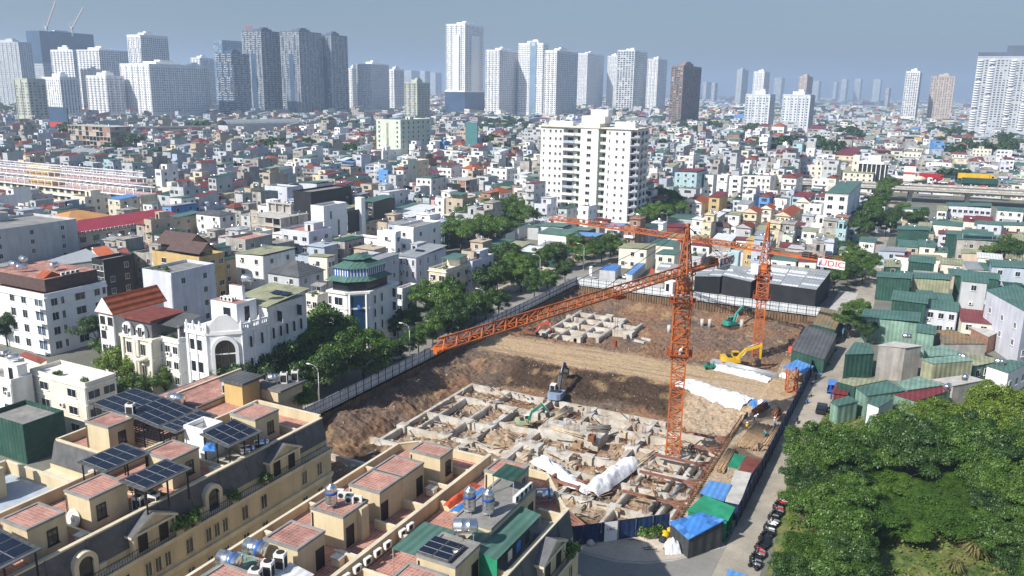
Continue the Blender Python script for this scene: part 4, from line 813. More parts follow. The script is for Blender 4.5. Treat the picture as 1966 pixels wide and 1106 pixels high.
def MB_shift(q, o):
    l = o.location; q.v = [(v[0]-l.x, v[1]-l.y, v[2]-l.z) for v in q.v]; return q
def roof_floor(o, x0, y0, x1, y1, z, m='terracotta'):
    q = MB(); q.face([(x0,y0,z),(x1,y0,z),(x1,y1,z),(x0,y1,z)]); return wobj(q, 'roof_floor', m, o)
def cap_wall(o, pts, z0, z1, t=.26, m='cream', capm='cream_pale', name='parapet'):
    for a, b_ in zip(pts, pts[1:]):
        A = Vector(a); B = Vector(b_); d = (B - A).normalized(); nn = Vector((-d.y, d.x)) * t/2
        q = MB(); q.prism([A - nn, B - nn, B + nn, A + nn], z0, z1 - .1); n2 = nn * 1.35; q.prism([A - n2, B - n2, B + n2, A + n2], z1 - .1, z1, 1, bottom=True); wobj(q, name, [m, capm], o)
def pediment(o, x, y, z, w=5.4, rise=1.35, depth=2.2, doors=(-1.45, 1.2), face='x', hh=2.45):
    """gabled dormer whose front looks along +x (or -y)"""
    def T(a, b_, c):                                      # a = outwards, b = along the front
        return (x + a, y + b_, z + c) if face == 'x' else (x + b_, y - a, z + c)
    q = MB(); h = w/2
    def slab(a0, b0, c0, a1, b1, c1, m=0):
        p = [T(a0,b0,c0), T(a1,b0,c0), T(a1,b1,c0), T(a0,b1,c0), T(a0,b0,c1), T(a1,b0,c1), T(a1,b1,c1), T(a0,b1,c1)]; s = 1 if face == 'x' else 1
        for f in ((0,1,5,4),(1,2,6,5),(2,3,7,6),(3,0,4,7),(4,5,6,7),(3,2,1,0)): q.face([p[k] for k in f], m)
    slab(-depth,-h,0,0,h,hh)
    q.face([T(0,-h,hh), T(0,h,hh), T(0,0,hh+rise)]); 
    e = .3
    for s in (-1, 1):
        q.face([T(e,s*(h+e),hh-.02), T(e,0,hh+rise+.12), T(-depth,0,hh+rise+.12), T(-depth,s*(h+e),hh-.02)], 1)
        q.face([T(e,s*(h+e),hh-.30), T(e,0,hh+rise-.2), T(e,0,hh+rise+.12), T(e,s*(h+e),hh-.02)], 2)
        q.face([T(e,s*(h+e),hh-.30), T(e,s*(h+e),hh-.02), T(-depth,s*(h+e),hh-.02), T(-depth,s*(h+e),hh-.30)], 2)
        slab(0, s*h-.28 if s > 0 else -h, 0, .16, s*h if s > 0 else -h+.28, hh, 2)
    slab(0,-h,hh-.3,.22,h,hh-.02,2)
    dm = wobj(q, 'dormer', ['cream', 'slate', 'cream_pale'], o)
    for b_ in doors:
        P = T(.0, b_, .1); put(door_mesh(.95, 2.0), 'door', dm, (P[0]-o.location.x, P[1]-o.location.y, P[2]-o.location.z), (0,0,PI/2 if face == 'x' else 0))
    return dm
def arch_dormer(o, x, y, z, w=2.6, hh=1.9, depth=2.0):
    q = MB(); ro, ri, n_ = w/2, w/2 - .5, 12
    def arc(r): return [(r*math.cos(PI*i/n_), hh + r*math.sin(PI*i/n_)) for i in range(n_+1)]
    A, B = arc(ro), arc(ri)
    for i in range(n_):
        q.face([(x,y+A[i][0],z+A[i][1]),(x,y+A[i+1][0],z+A[i+1][1]),(x,y+B[i+1][0],z+B[i+1][1]),(x,y+B[i][0],z+B[i][1])])
        q.face([(x,y+A[i][0],z+A[i][1]),(x-depth,y+A[i][0],z+A[i][1]),(x-depth,y+A[i+1][0],z+A[i+1][1]),(x,y+A[i+1][0],z+A[i+1][1])], 0, True)
    for s in (-1, 1): q.box(x-depth, min(s*ro,s*ri)+y, z, x, max(s*ro,s*ri)+y, z+hh)
    for s in (-1, 1): q.box(x-.5, y+s*(ro+.45)-.42, z, x+.02, y+s*(ro+.45)+.42, z+1.1)
    dm = wobj(q, 'dormer', ['cream_pale'], o)
    q = MB(); q.face([(x-.25,y-ri,z),(x-.25,y+ri,z)] + [(x-.25,y+b_[0],z+b_[1]) for b_ in B]); put(MB_shift(q, o).mesh('window', ['glass']), 'window', dm)
def iron_rail(o, x, y0, y1, z, h=.9):
    q = MB(); q.box(x-.03,y0,z+h,x+.03,y1,z+h+.05); q.box(x-.02,y0,z+.1,x+.02,y1,z+.14)
    n_ = int((y1-y0)/.3)
    for i in range(n_+1): yy = y0 + (y1-y0)*i/n_; q.box(x-.015,yy-.015,z,x+.015,yy+.015,z+h)
    wobj(q, 'railing', 'black_metal', o)
def terrace_front(o, xe, y0, y1, peds, arches, wy, triples=()):
    """mansard front looking along +x: wall to z=12, ledge, slate slope to the parapet"""
    q = MB(); q.box(xe-12, y0, 0, xe-.45, y1, 11.75); wobj(q, 'facade', 'cream', o)
    q = MB()
    for (z0, z1, out) in ((11.75,12.0,.0),(11.45,11.75,-.18),(8.1,8.45,-.1),(7.75,8.1,-.25),(4.3,4.6,-.2)): q.box(xe-1.6 if z0 > 11.5 else xe-.6, y0-.05, z0, xe+out, y1+.05, z1)
    wobj(q, 'cornice', 'cream_pale', o)
    q = MB(); q.box(xe-2.2, y0, 12.0, xe-1.15, y1, 12.95); wobj(q, 'attic_wall', 'cream', o)
    q = MB(); q.face([(xe-1.1,y0,12.95),(xe-1.1,y1,12.95),(xe-1.75,y1,15.95),(xe-1.75,y0,15.95)]); q.face([(xe-1.1,y1,12.95),(xe-2.4,y1,12.95),(xe-2.4,y1,15.9),(xe-1.75,y1,15.95)]); q.face([(xe-1.1,y0,12.95),(xe-1.75,y0,15.95),(xe-2.4,y0,15.9),(xe-2.4,y0,12.95)])
    wobj(q, 'mansard', 'slate', o)
    for i in range(int((y1-y0)/4.3)):
        yy = y0 + 2 + i*4.3; q = MB(); q.bar((xe-1.07,yy,12.95),(xe-1.72,yy,15.95),.12); wobj(q, 'downpipe', 'roof_dark', o)
    cap_wall(o, [(xe-1.9,y0),(xe-1.9,y1)], 14.9, 16.05, .36)
    for p in peds: pediment(o, xe-.62, p, 12.0)
    for p in arches: arch_dormer(o, xe-.8, p, 12.0)
    iron_rail(o, xe-.12, y0, y1, 12.0)
    for yy in wy:
        for z in (9.0, 5.4, 1.6): wput(win(.95,1.7,'cream_pale'), 'window', o, (xe-.45, yy, z), PI/2)
    for yy in triples:
        for k in (-1.25, 0, 1.25):
            for z in (9.0, 5.4): wput(win(.75,1.6,'cream_pale'), 'window', o, (xe-.45, yy+k, z), PI/2)
tA = thing('terrace_house', 'cream terrace with dark mansard front and dormers facing the middle street, lower left', 'terrace', (22, -60, 0))
terrace_front(tA, 29.1, -95, -31.5, [-60.2, -40.2, -80], [-68, -51.7, -88], [-92,-89,-85.5,-82,-78.5,-75,-64.2,-56,-47.6,-44.4,-37,-34], [-70.5,-60.2,-52])
q = MB(); q.box(16, -95, 0, 26.9, -31.5, 14.98); wobj(q, 'wall', 'cream', tA)
roof_floor(tA, 16, -95, 27.0, -31.5, 15.0)
cap_wall(tA, [(15.8,-95),(15.8,-31.6),(27.1,-31.6)], 12, 16.4)
for y in (-75.5,-66.2,-57.5,-48.6,-43.3,-36): cap_wall(tA, [(16,y),(26.9,y)], 14.9, 15.95, .2, name='party_wall')
stair_house(tA, 21.3,-71.6,25.4,-67.7, wins=(-69.2,)); stair_house(tA, 21.2,-64.8,25.1,-60.4, wins=(-63.6,)); stair_house(tA, 20.7,-54.5,25.0,-50.5, wins=(-52,), tile='terracotta_old'); stair_house(tA, 20.5,-41.2,24.8,-37, wins=(-38.6,)); stair_house(tA, 21.3,-80.5,25.4,-76.5, wins=(-78,))
roof_floor(tA, 16.3,-48.4,26.8,-43.5,15.05,'concrete_new')
hb = MB(); hb.box(19.3,-47.6,15.05,22.6,-44.4,18.0); hb.box(19.3,-47.6,18.0,22.6,-47.3,19.2); hb.box(19.3,-44.7,18.0,22.6,-44.4,19.2); hb.box(19.3,-47.3,18.0,19.6,-44.7,19.2); hb.box(22.3,-47.3,18.0,22.6,-44.7,19.2); wobj(hb, 'tank_house', 'white', tA)
# medallion leaning on a stair house, roof hatches
q = MB(); q.lathe([(1.0,0),(1.0,.12),(.7,.18),(.65,.1),(.3,.1),(.25,.2),(.05,.25)], 18, (0,0,0)); me_ = q.mesh('plaster_medallion', ['white'])
tag(put(me_, 'plaster_medallion', None, (22.6,-65.05,15.9), (PI/2-.25,0,0)), 'white ornamental plaster medallion leaning on a stair house wall', 'medallion')
tA2 = thing('terrace_house', 'cream rear terrace with a sunlit grey mansard end, left of the solar canopies', 'terrace', (9, -40, 0))
q = MB(); q.box(3, -53.5, 0, 15.5, -22, 14.98); wobj(q, 'wall', 'cream', tA2); roof_floor(tA2, 3,-53.5,15.5,-22,15.0)
q = MB(); q.box(2.6,-55.0,0,15.6,-53.4,12.2); q.box(2.4,-55.3,11.8,15.7,-53.4,12.25,1); q.box(2.6,-54.3,12.25,15.6,-53.4,13.0); wobj(q, 'end_wall', ['cream','cream_pale'], tA2)
q = MB(); q.face([(2.7,-54.25,13.0),(15.6,-54.25,13.0),(15.5,-53.6,15.9),(2.9,-53.6,15.9)]); wobj(q, 'mansard', 'slate', tA2)
cap_wall(tA2, [(15.4,-31.6),(15.4,-53.4),(3.1,-53.4),(3.1,-22)], 13.0, 16.1)
pediment(tA2, 12.6, -54.6, 12.3, 3.0, .8, 1.2, (0,), 'y', 1.9)
stair_house(tA2, 6.7,-51.8,11.0,-48.2, wins=(-50,), tile='terracotta_old'); cap_wall(tA2, [(3.2,-47.8),(15.3,-47.8)], 14.9, 15.95, .2, name='party_wall'); cap_wall(tA2, [(3.2,-41),(15.3,-41)], 14.9, 15.95, .2, name='party_wall')
q = MB(); q.box(1.2,-36.6,14.0,9.4,-26.0,15.6); q.box(1.0,-36.8,15.6,9.6,-25.8,15.85,1); wobj(q, 'raised_roof', ['cream','roof_dark'], tA2); roof_floor(tA2, 1.4,-36.4,9.2,-26.2,15.88,'terracotta_old')
q = MB(); q.box(9.9,-32,15,13.4,-28.6,18.3); wobj(q, 'roof_room', 'yellow', tA2); q = MB(); q.box(9.5,-32.4,18.3,13.9,-28.2,18.7); wobj(q, 'roof_slab', 'darkgrey_sheet', tA2)
q = MB(); q.box(12,-28.2,15,16.5,-23,16.6); q.box(11.8,-28.4,16.6,17.2,-22.6,16.9,1); wobj(q, 'roof_room', ['cream','roof_dark'], tA2)
tA3 = thing('terrace_house', 'cream house with a blue-grey painted roof terrace at the left edge, nearest row', 'terrace', (8, -70, 0))
q = MB(); q.box(1,-95,0,15.3,-58.6,13.4); wobj(q, 'wall', 'cream', tA3); roof_floor(tA3, 1,-95,15.3,-58.6,13.42,'bluegrey'); cap_wall(tA3, [(15.1,-95),(15.1,-58.8),(1.2,-58.8),(1.2,-95)], 13.3, 15.0); cap_wall(tA3, [(1.3,-67.3),(15,-67.3)], 13.3, 14.9, .22, name='party_wall')
q = MB(); q.box(3.2,-66.2,13.42,7.2,-62.6,17.0); wobj(q, 'stair_house', 'cream', tA3)

tB = thing('terrace_house', 'cream terrace with red-tiled stair houses and open roof courts, bottom centre', 'terrace', (47, -55, 0))
q = MB(); q.box(41.2,-95,0,53.1,-33.4,14.98); q.prism([(41.2,-33.4),(53.1,-33.4),(53.1,-31.4),(43,-31.4)], 0, 14.98); wobj(q, 'wall', 'cream', tB); roof_floor(tB, 41.3,-95,53.1,-31.6,15.0)
cap_wall(tB, [(41.2,-95),(41.2,-33.4),(43.1,-31.5),(53.3,-31.5)], 13, 16.05); cap_wall(tB, [(53.4,-95),(53.4,-31.5)], 13, 16.6, .34)
for y in (-72,-63.6,-56.9,-50.3,-45.2,-40.1,-35.5): cap_wall(tB, [(50,y),(53.2,y)], 14.9, 16.0, .22, name='party_wall')
for y in (-70,-62.6,-57.3,-50.5,-40.4): cap_wall(tB, [(41.3,y),(46,y)], 14.9, 15.9, .22, name='party_wall')
stair_house(tB, 45.9,-62,50,-58.2, doors=(-59.0,), tile='terracotta_old'); stair_house(tB, 45.8,-55.3,49.9,-51.3, doors=(-54.3,)); stair_house(tB, 46,-49.4,50,-45.3, doors=(-48.6,)); stair_house(tB, 46,-45.3,50.05,-41.1, doors=(-42.0,)); stair_house(tB, 46.8,-39.1,51,-36.3, wins=(-37.4,)); stair_house(tB, 45.8,-70.5,50,-66.8)
q = MB(); q.box(48.9,-53.0,15,50.4,-51.8,18.5); wobj(q, 'chimney_shaft', 'cream', tB)
tC = thing('terrace_house', 'cream terrace with a mansard front facing the lane corner, right of the tiled terrace', 'terrace', (60, -55, 0))
q = MB(); q.box(53.8,-95,0,66.3,-38.4,14.98); q.prism([(53.8,-38.4),(66.4,-38.4),(65.2,-37.0),(61.3,-31.9),(53.8,-31.5)], 0, 14.98); wobj(q, 'wall', 'cream', tC); roof_floor(tC, 53.8,-95,66.4,-38.4,15.0,'terracotta')
q = MB(); q.face([(53.9,-38.4,15.0),(66.2,-38.4,15.0),(65.2,-37.0,15.0),(61.3,-31.9,15.0),(53.9,-31.6,15.0)]); wobj(q, 'roof_floor', 'terracotta', tC); roof_floor(tC, 63.8,-51,66.2,-38.6,15.02,'roof_grey')
terrace_front(tC, 68.6, -95, -38.3, [-44.6, -62.5], [-53.5, -71], [-91,-87,-83,-79,-75,-67,-59,-56,-50,-47,-40.5], [-44.6])
cap_wall(tC, [(66.4,-38.4),(65.2,-37.0),(61.3,-31.9),(53.8,-31.5)], 13, 16.05)
for y in (-66,-58.2,-51.3,-43.5): cap_wall(tC, [(53.8,y),(59.8,y)], 14.9, 16.0, .22, name='party_wall')
for y in (-66,-58.2,-52.3,-39.8): cap_wall(tC, [(63.9,y),(66.5,y)], 14.9, 16.0, .22, name='party_wall')
stair_house(tC, 60.1,-63.0,64.2,-58.9); stair_house(tC, 60,-57.5,64.1,-53.0, doors=(-54,), tile='roof_grey'); stair_house(tC, 59.4,-50.1,63.7,-40.2, doors=(-41.4,), tile='roof_grey'); stair_house(tC, 57.0,-39.4,60.8,-35.9, wins=(-37,), tile='terracotta')

# ---------------------------------------------------------------- things standing on the terrace roofs
def solar_array(label, x0, y0, x1, y1, z0, z1, nx_, ny_, zf=15.0, canopy=True, lattice=False, group=None):
    o = thing('solar_array', label, 'solar panels', (x0, y0, zf), 0, group); sx, sy = (x1-x0)/nx_, (y1-y0)/ny_
    def zz(x): return z0 + (z1 - z0) * (x - x0) / (x1 - x0) - zf
    tilt = math.atan2(z1 - z0, x1 - x0)
    def pm():
        q = MB(); q.box(.04,.04,-.03,sx/math.cos(tilt)-.04,sy-.04,.0,1); e_ = .065; q.face([(e_,e_,.012),(sx/math.cos(tilt)-e_,e_,.012),(sx/math.cos(tilt)-e_,sy-e_,.012),(e_,sy-e_,.012)])
        pass
        return q.mesh('panel', ['solar', 'solar_frame'])
    me = cached(('sp', round(sx,2), round(sy,2), round(tilt,2)), pm)
    for i in range(nx_):
        for j in range(ny_): put(me, 'panel', o, (sx*i, sy*j, zz(x0+sx*i)), (0,-tilt,0))
    q = MB(); e = .35 if canopy else 0
    q.face([(-e,-e,zz(x0)-.1),(x1-x0+e,-e,zz(x1)-.1),(x1-x0+e,y1-y0+e,zz(x1)-.1),(-e,y1-y0+e,zz(x0)-.1)]); 
    for (a, b_) in (((-e,-e,zz(x0)-.15),(x1-x0+e,-e,zz(x1)-.15)),((x1-x0+e,-e,zz(x1)-.15),(x1-x0+e,y1-y0+e,zz(x1)-.15)),((x1-x0+e,y1-y0+e,zz(x1)-.15),(-e,y1-y0+e,zz(x0)-.15)),((-e,y1-y0+e,zz(x0)-.15),(-e,-e,zz(x0)-.15))): q.bar(a, b_, .12)
    q.obj('frame', 'darkgrey_sheet', o)
    if canopy:
        for x, y in ((0,0),(x1-x0,0),(x1-x0,y1-y0),(0,y1-y0),((x1-x0)/2,0),(x1-x0,(y1-y0)/2)):
            q = MB(); q.bar((x,y,0),(x,y,zz(x0+x)-.1),.13); q.obj('post', 'black_metal', o)
    if lattice:
        q = MB()
        for k in range(9): z = .5 + k*.3; q.box(0,-.03,z,x1-x0,.03,z+.1); q.box(x1-x0-.03,0,z,x1-x0+.03,y1-y0,z+.1)
        q.obj('slat_screen', 'black_metal', o)
    return o
solar_array('solar canopy at the bottom left corner of the picture', 22.8,-79,29.0,-73.2,19.0,18.6,4,3)
solar_array('solar canopy behind the lone white-and-blue tank', 17.2,-59.8,21.2,-54.6,19.0,18.8,2,4)
solar_array('solar canopy on posts in front of the white-and-blue tank', 25.0,-60.6,28.3,-55.2,19.0,18.8,2,4,zf=15.0)
solar_array('large solar roof on a black slatted pergola next to a tall outdoor unit', 10,-48.2,15.6,-42.6,19.3,18.6,3,4,lattice=True)
solar_array('pale solar canopy left of the white tank house', 16.8,-48.6,19.2,-42.8,18.9,18.8,2,5)
solar_array('solar canopy right of the white tank house, above the courtyard with blue cloth', 22.8,-47.6,26.8,-42.8,18.9,18.2,3,3)
solar_array('solar canopy beside the large red tiled roof, farthest left', 2.6,-47.5,8.6,-41.2,18.8,18.4,3,4,lattice=True)
solar_array('solar panels flat on a cream stair house beside a steel tank', 60.0,-57.4,63.3,-54.4,19.05,19.0,2,3,canopy=False,zf=18.7)
def tank_h(label, x, y, z, yaw=0.0, L_=1.9, r=.55, group=None, band=False):
    o = thing('water_tank', label, 'water tank', (x, y, z), yaw, group)
    q = MB(); q.lathe([(.05,-L_/2-.12),(r*.7,-L_/2-.08),(r,-L_/2+.05),(r,-L_/6),(r+.03,-L_/6+.03),(r,-L_/6+.06),(r,L_/6),(r+.03,L_/6+.03),(r,L_/6+.06),(r,L_/2-.05),(r*.7,L_/2+.08),(.05,L_/2+.12)], 18, (0,0,r+.55), 0, 'x'); q.obj('body', 'steel', o)
    if band: q = MB(); q.lathe([(r+.012,-.14),(r+.012,.14)], 18, (L_*.26,0,r+.55), 0, 'x'); q.obj('blue_band', 'plastic_blue', o)
    q = MB()
    for s in (-1, 1):
        for t in (-1, 1): q.bar((s*L_*.35,t*.4,0),(s*L_*.35,t*.4,.7),.05)
        q.bar((s*L_*.35,-.45,.6),(s*L_*.35,.45,.6),.05)
    for t in (-1, 1): q.bar((-L_*.4,t*.4,.55),(L_*.4,t*.4,.55),.05)
    q.obj('stand', 'galv', o); return o
def tank_v(label, x, y, z, r=.6, h=1.7, group=None):
    o = thing('water_tank', label, 'water tank', (x, y, z), 0, group)
    pr = [(r*.9,0)]; 
    for k in range(5): pr += [(r,.06+h*k/5),(r,h*k/5+h/5-.1),(r+.025,h*k/5+h/5-.05)]
    pr += [(r*.8,h+.18),(r*.3,h+.32),(r*.28,h+.42),(.02,h+.42)]
    q = MB(); q.lathe(pr, 18, (0,0,.5)); q.obj('body', 'steel', o)
    q = MB(); q.lathe([(r+.03,0),(r+.03,.3)], 18, (0,0,.5+h*.62)); q.obj('label_band', 'sign_blue', o)
    q = MB(); 
    for k in range(4): a = PI/4 + k*PI/2; q.bar((r*.8*math.cos(a),r*.8*math.sin(a),0),(r*.8*math.cos(a),r*.8*math.sin(a),.5),.06)
    q.lathe([(r,.42),(r,.5)], 12); q.obj('stand', 'galv', o); return o
tank_h('white-and-blue horizontal tank between two solar canopies', 23.3,-58.2,15.6,.3,band=True)
tank_h('steel tank above the slatted pergola at the edge of the red tiled roof', 7.2,-38.2,15.9,.1,2.3,.75)
tank_h('steel tank under the canopy right of the tank house, left of a pair', 26.0,-44.0,15.0,.9,1.6,.5,band=True)
tank_h('steel tank at the mansard edge, right one of a pair', 26.2,-41.8,15.0,.9,1.6,.5,band=True)
tank_h('large steel tank with blue label at the bottom, left one of a pair', 45.6,-66.0,17.2,.1,2.1,.75,band=True)
tank_h('large steel tank beside a tall outdoor unit, right one of a pair', 46.2,-63.4,17.2,.1,2.1,.75,band=True)
tank_v('upright steel tank standing alone on a tiled stair house with outdoor units', 47.6,-54.2,18.6)
tank_v('upright steel tank near the red and blue sheet, left of two', 60.3,-48.4,18.6,.62,2.0); tank_v('upright steel tank in the middle of the roof, right of two', 62.2,-48.0,18.6,.62,2.0)
tank_h('shiny steel tank lying beside the rooftop solar panels', 62.6,-53.2,18.9,.5,2.2,.7)
tank_h('steel tank partly behind the dark green rooftop shed', 60.3,-38.6,15.2,.6,1.8,.6,band=True); tank_h('steel tank on the terrace corner beside the far parapet', 63.2,-36.8,15.0,.6,1.8,.6,band=True)
tank_h('small steel tank among the outdoor units near the corner tree', 14.2,-26.6,16.9,.9,1.4,.5)
def ac_mesh(tall=False):
    def f():
        q = MB()
        if tall:
            q.box(-.5,-.4,.0,.5,.4,1.65); q.face([(-.42,-.41,.2),(.42,-.41,.2),(.42,-.41,1.3),(-.42,-.41,1.3)], 1); q.face([(.51,-.3,.2),(.51,.3,.2),(.51,.3,1.3),(.51,-.3,1.3)], 1); q.lathe([(.34,1.65),(.36,1.72),(.3,1.74)], 12, (0,0,0), 1)
        else:
            q.box(-.45,-.18,.05,.45,.18,.7); q.lathe([(.27,0),(.27,.02)], 12, (-.08,-.205,.38), 1, 'y'); q.box(-.4,-.2,0,-.3,.2,.05); q.box(.3,-.2,0,.4,.2,.05)
        return q.mesh('unit', ['ac_white', 'ac_dark'])
    return cached(('ac', tall), f)
def ac(label, x, y, z, yaw=0.0, tall=False, group=None): return tag(put(ac_mesh(tall), 'outdoor_unit', None, (x,y,z), (0,0,yaw)), label, 'air conditioner', group)
for lab, x, y, z, yw, t in [('tall outdoor unit at the corner of the tiled stair house beside the slatted pergola',10.3,-47.9,18.7,.4,True),
    ('tall outdoor unit on the red tiled roof, left of three',9.0,-30.8,15.9,.5,True),('tall outdoor unit on the red tiled roof, middle of three',9.0,-29.4,15.9,.5,True),('tall outdoor unit on the red tiled roof, right of three',9.0,-28.0,15.9,.5,True),
    ('tall outdoor unit by the street corner tree, left of two',15.2,-25.4,16.9,.5,True),('tall outdoor unit by the street corner tree, right of two',16.0,-23.9,16.9,.5,True),
    ('tall outdoor unit beside the pair of large steel tanks, farthest right',49.4,-63.6,17.4,.3,True),('outdoor unit in front of the large steel tanks, left of two',49.2,-66.5,17.3,.3,True),('outdoor unit in front of the large steel tanks, right of two',49.3,-65.1,17.3,.3,True),
    ('tall outdoor unit under the front solar canopy, left of two',25.6,-59.6,15.1,.3,True),('tall outdoor unit under the front solar canopy, right of two',26.6,-58.4,15.1,.3,True),
    ('tall outdoor unit at the far left edge, left of two',2.6,-63.0,17.0,.3,True),('tall outdoor unit at the far left edge, right of two',5.2,-63.4,17.0,.3,True)]: ac(lab, x, y, z, yw, t)
for i, (x, y) in enumerate([(47.3,-52.2),(48.0,-51.9),(48.6,-52.6),(49.2,-52.0),(46.7,-51.8)]): ac(['outdoor unit behind the lone upright tank, leftmost of the cluster','outdoor unit behind the lone upright tank, rear middle','outdoor unit behind the lone upright tank, front middle','outdoor unit behind the lone upright tank, rightmost','outdoor unit behind the lone upright tank, at the back corner'][[1,2,3,4,0][i]], x, y, 18.6, .4)
for i, (x, y) in enumerate([(50.6,-56.4),(51.8,-56.4),(52.5,-55.0),(52.7,-53.2)]): ac(['white outdoor unit on the courtyard floor by the door, first from the left','white outdoor unit on the courtyard floor, second from the left','white outdoor unit on the courtyard floor, third from the left','white outdoor unit against the long cream wall, last on the right'][i], x, y, 15.02, [0,0,1.2,1.3][i])
for i, y in enumerate((-60.3,-58.6,-57,-55.4,-53.8,-51.2,-49.8)): ac('white outdoor unit hung on the long cream party wall, ' + ['nearest','second','third','fourth','fifth','sixth','farthest'][i] + (' from the bottom' if i not in (0, 6) else (' the bottom edge' if i == 0 else ' up the wall')), 54.1, y, 15.7, 1.5)
for i, y in enumerate((-44.2,-43.2,-42.2,-41.2)): ac('outdoor unit stacked on the edge of the roof room by the dark green shed, ' + ['nearest','second','third','farthest'][i], 63.4, y, 18.7, 1.55)
def flat_canopy(name, label, x0, y0, x1, y1, z0, z1, m, zf=15.0, axis=1, net=None):
    o = thing(name, label, 'canopy', (x0, y0, zf)); q = MB(); w, d = x1-x0, y1-y0; a, b_ = z0-zf, z1-zf
    q.face([(0,0,a),(w,0,b_),(w,d,b_),(0,d,a)]); q.face([(0,0,a-.06),(0,d,a-.06),(w,d,b_-.06),(w,0,b_-.06)])
    for p, r in (((0,0,a),(w,0,b_)),((w,0,b_),(w,d,b_)),((w,d,b_),(0,d,a)),((0,d,a),(0,0,a))): q.face([(p[0],p[1],p[2]-.06),(r[0],r[1],r[2]-.06),r,p])
    q.obj('roof', m, o)
    for x, y, z in ((.1,.1,a),(w-.1,.1,b_),(w-.1,d-.1,b_),(.1,d-.1,a)): q = MB(); q.bar((x,y,0),(x,y,z-.06),.08); q.obj('post', 'galv', o)
    if net: q = MB(); q.face([(0,.02,.3),(w,.02,.3),(w,.02,b_-.1),(0,.02,a-.1)]); q.obj('net', net, o)
    return o
flat_canopy('roof_canopy', 'ribbed green canopy beside the rooftop solar panels', 56.6,-56.6,60.4,-51.0,17.9,17.9,'green_sheet')
flat_canopy('roof_canopy', 'large green canopy over the laundry next to the twin upright tanks', 62.2,-53.2,66.0,-43.6,18.2,17.6,'green_sheet',net='net_green')
flat_canopy('roof_canopy', 'dark green little roof above the outdoor units', 60.2,-43.6,62.8,-40.4,20.6,20.5,'green_dark',zf=18.7)
flat_canopy('roof_canopy', 'pale teal ribbed canopy at the bottom beside the large steel tanks', 43.4,-68.4,46.2,-62.8,17.0,16.8,'green_pale')
flat_canopy('roof_canopy', 'white ribbed sheet canopy at the bottom edge right of the tanks', 49.6,-69.0,52.4,-62.6,17.6,17.2,'white_sheet')
tarp('roof_sheet', 'orange-red plastic sheet rolled along a rooftop tarpaulin', (56.4,-46.6), (56.6,-40.4), 1.2, .5, 17.2, 'tarp_red', seed=41, nx_=18)
tarp('roof_sheet', 'bright blue tarpaulin stretched beside the red rolled sheet', (57.8,-46.8), (58.2,-40.6), 2.2, .35, 17.0, 'tarp_blue', seed=44, nx_=18)
tarp('roof_sheet', 'blue cloth bundled on the low white wall beside the white tank house', (22.9,-47.9), (24.3,-47.2), 1.3, .7, 16.9, 'tarp_blue', seed=47, nx_=12)
for lab, x, y, m in [('light blue shirt drying under the green roof canopy',65.9,-48.6,'tarp_blue'),('dark clothes drying under the green roof canopy',65.9,-46.6,'cloth_dark'),('pale towel hanging at the edge of the green roof canopy',65.9,-50.4,'offwhite')]:
    q = MB(); n0 = 8
    for k in range(n0): q.face([(.05*math.sin(k*1.7),-.4+.1*k,0),(.05*math.sin(k*1.7+1.7),-.3+.1*k,0),(.04*math.sin(k*1.7+1.7),-.3+.1*k,1.1),(.04*math.sin(k*1.7),-.4+.1*k,1.1)]); q.face([(.05*math.sin(k*1.7)+.03,-.4+.1*k,0),(.04*math.sin(k*1.7)+.03,-.4+.1*k,1.1),(.04*math.sin(k*1.7+1.7)+.03,-.3+.1*k,1.1),(.05*math.sin(k*1.7+1.7)+.03,-.3+.1*k,0)])
    tag(q.obj('laundry', m, None, (x,y,16.0)), lab, 'laundry')
for lab, x, y, w in [('grey capped duct box in a roof court beside a stair house, bottom left',26.0,-66.8,.7),('grey capped duct box right of the tiled stair house in the left row',25.9,-49.3,.7),('grey capped duct box in the court at the bottom centre',51.0,-57.6,.8),('brown capped duct box in the court of the longest stair house',51.2,-41.2,.8)]:
    q = MB(); q.cbox(0,0,0,w*1.2,w,.8); q.cbox(0,0,.8,w*1.5,w*1.3,.12,1); tag(q.obj('vent_box', ['cream_pale','galv'], None, (x,y,15.02), .05), lab, 'vent')
# ================================================================ city buildings: one builder, many houses
ZO = dict(a=(0,270), b=(490,270), c=(980,270), d=(1466,270), e=(0,540), f=(490,540), h=(1466,540), s=(0,0), t=(490,0), u=(980,0), v=(1466,0))
ZK = 3.932
def zp(zl, x, y): o = ZO[zl]; return o[0] + x/ZK, o[1] + y/ZK
RN = dict(flat='a flat roof', green='a green sheet roof', greendark='a dark green sheet roof', red='a red sheet roof', grey='a grey sheet roof', olive='an olive sheet roof', tile='a red-tiled roof terrace', hipred='a red hipped roof', hiporange='an orange hipped roof', hipdark='a dark hipped roof', gablered='a red gabled roof', gablegreen='a green gabled roof', white='a pale sheet roof', blue='a blue sheet roof')
SHEET = dict(green='green_sheet', greendark='green_dark', red='red_sheet', grey='grey_sheet', olive='olive_sheet', white='white_sheet', blue='blue_sheet2')
HIP = dict(hipred='red_tile', hiporange='orange_tile', hipdark='darkgrey_sheet', hipbrown='shingle', gablered='red_tile', gablegreen='green_sheet', gableorange='orange_tile', hipgreen='green_sheet')
HERO = []
FOOT = []                                                   # footprints already taken (centre x, centre y, half diagonal, rectangle)
def claim(x0, y0, x1, y1): FOOT.append((min(x0,x1), min(y0,y1), max(x0,x1), max(y0,y1)))
def hero(x, y, W, D, h):
    _p = [proj(c_) for c_ in ((x-W,y,h),(x,y,h),(x,y+D,h),(x-W,y,0),(x,y,0),(x,y+D,0))]; HERO.append((min(p[0] for p in _p), max(p[0] for p in _p), min(p[1] for p in _p), max(_p[4][1], _p[1][1]), math.hypot(x-CAM.x, y-CAM.y)))
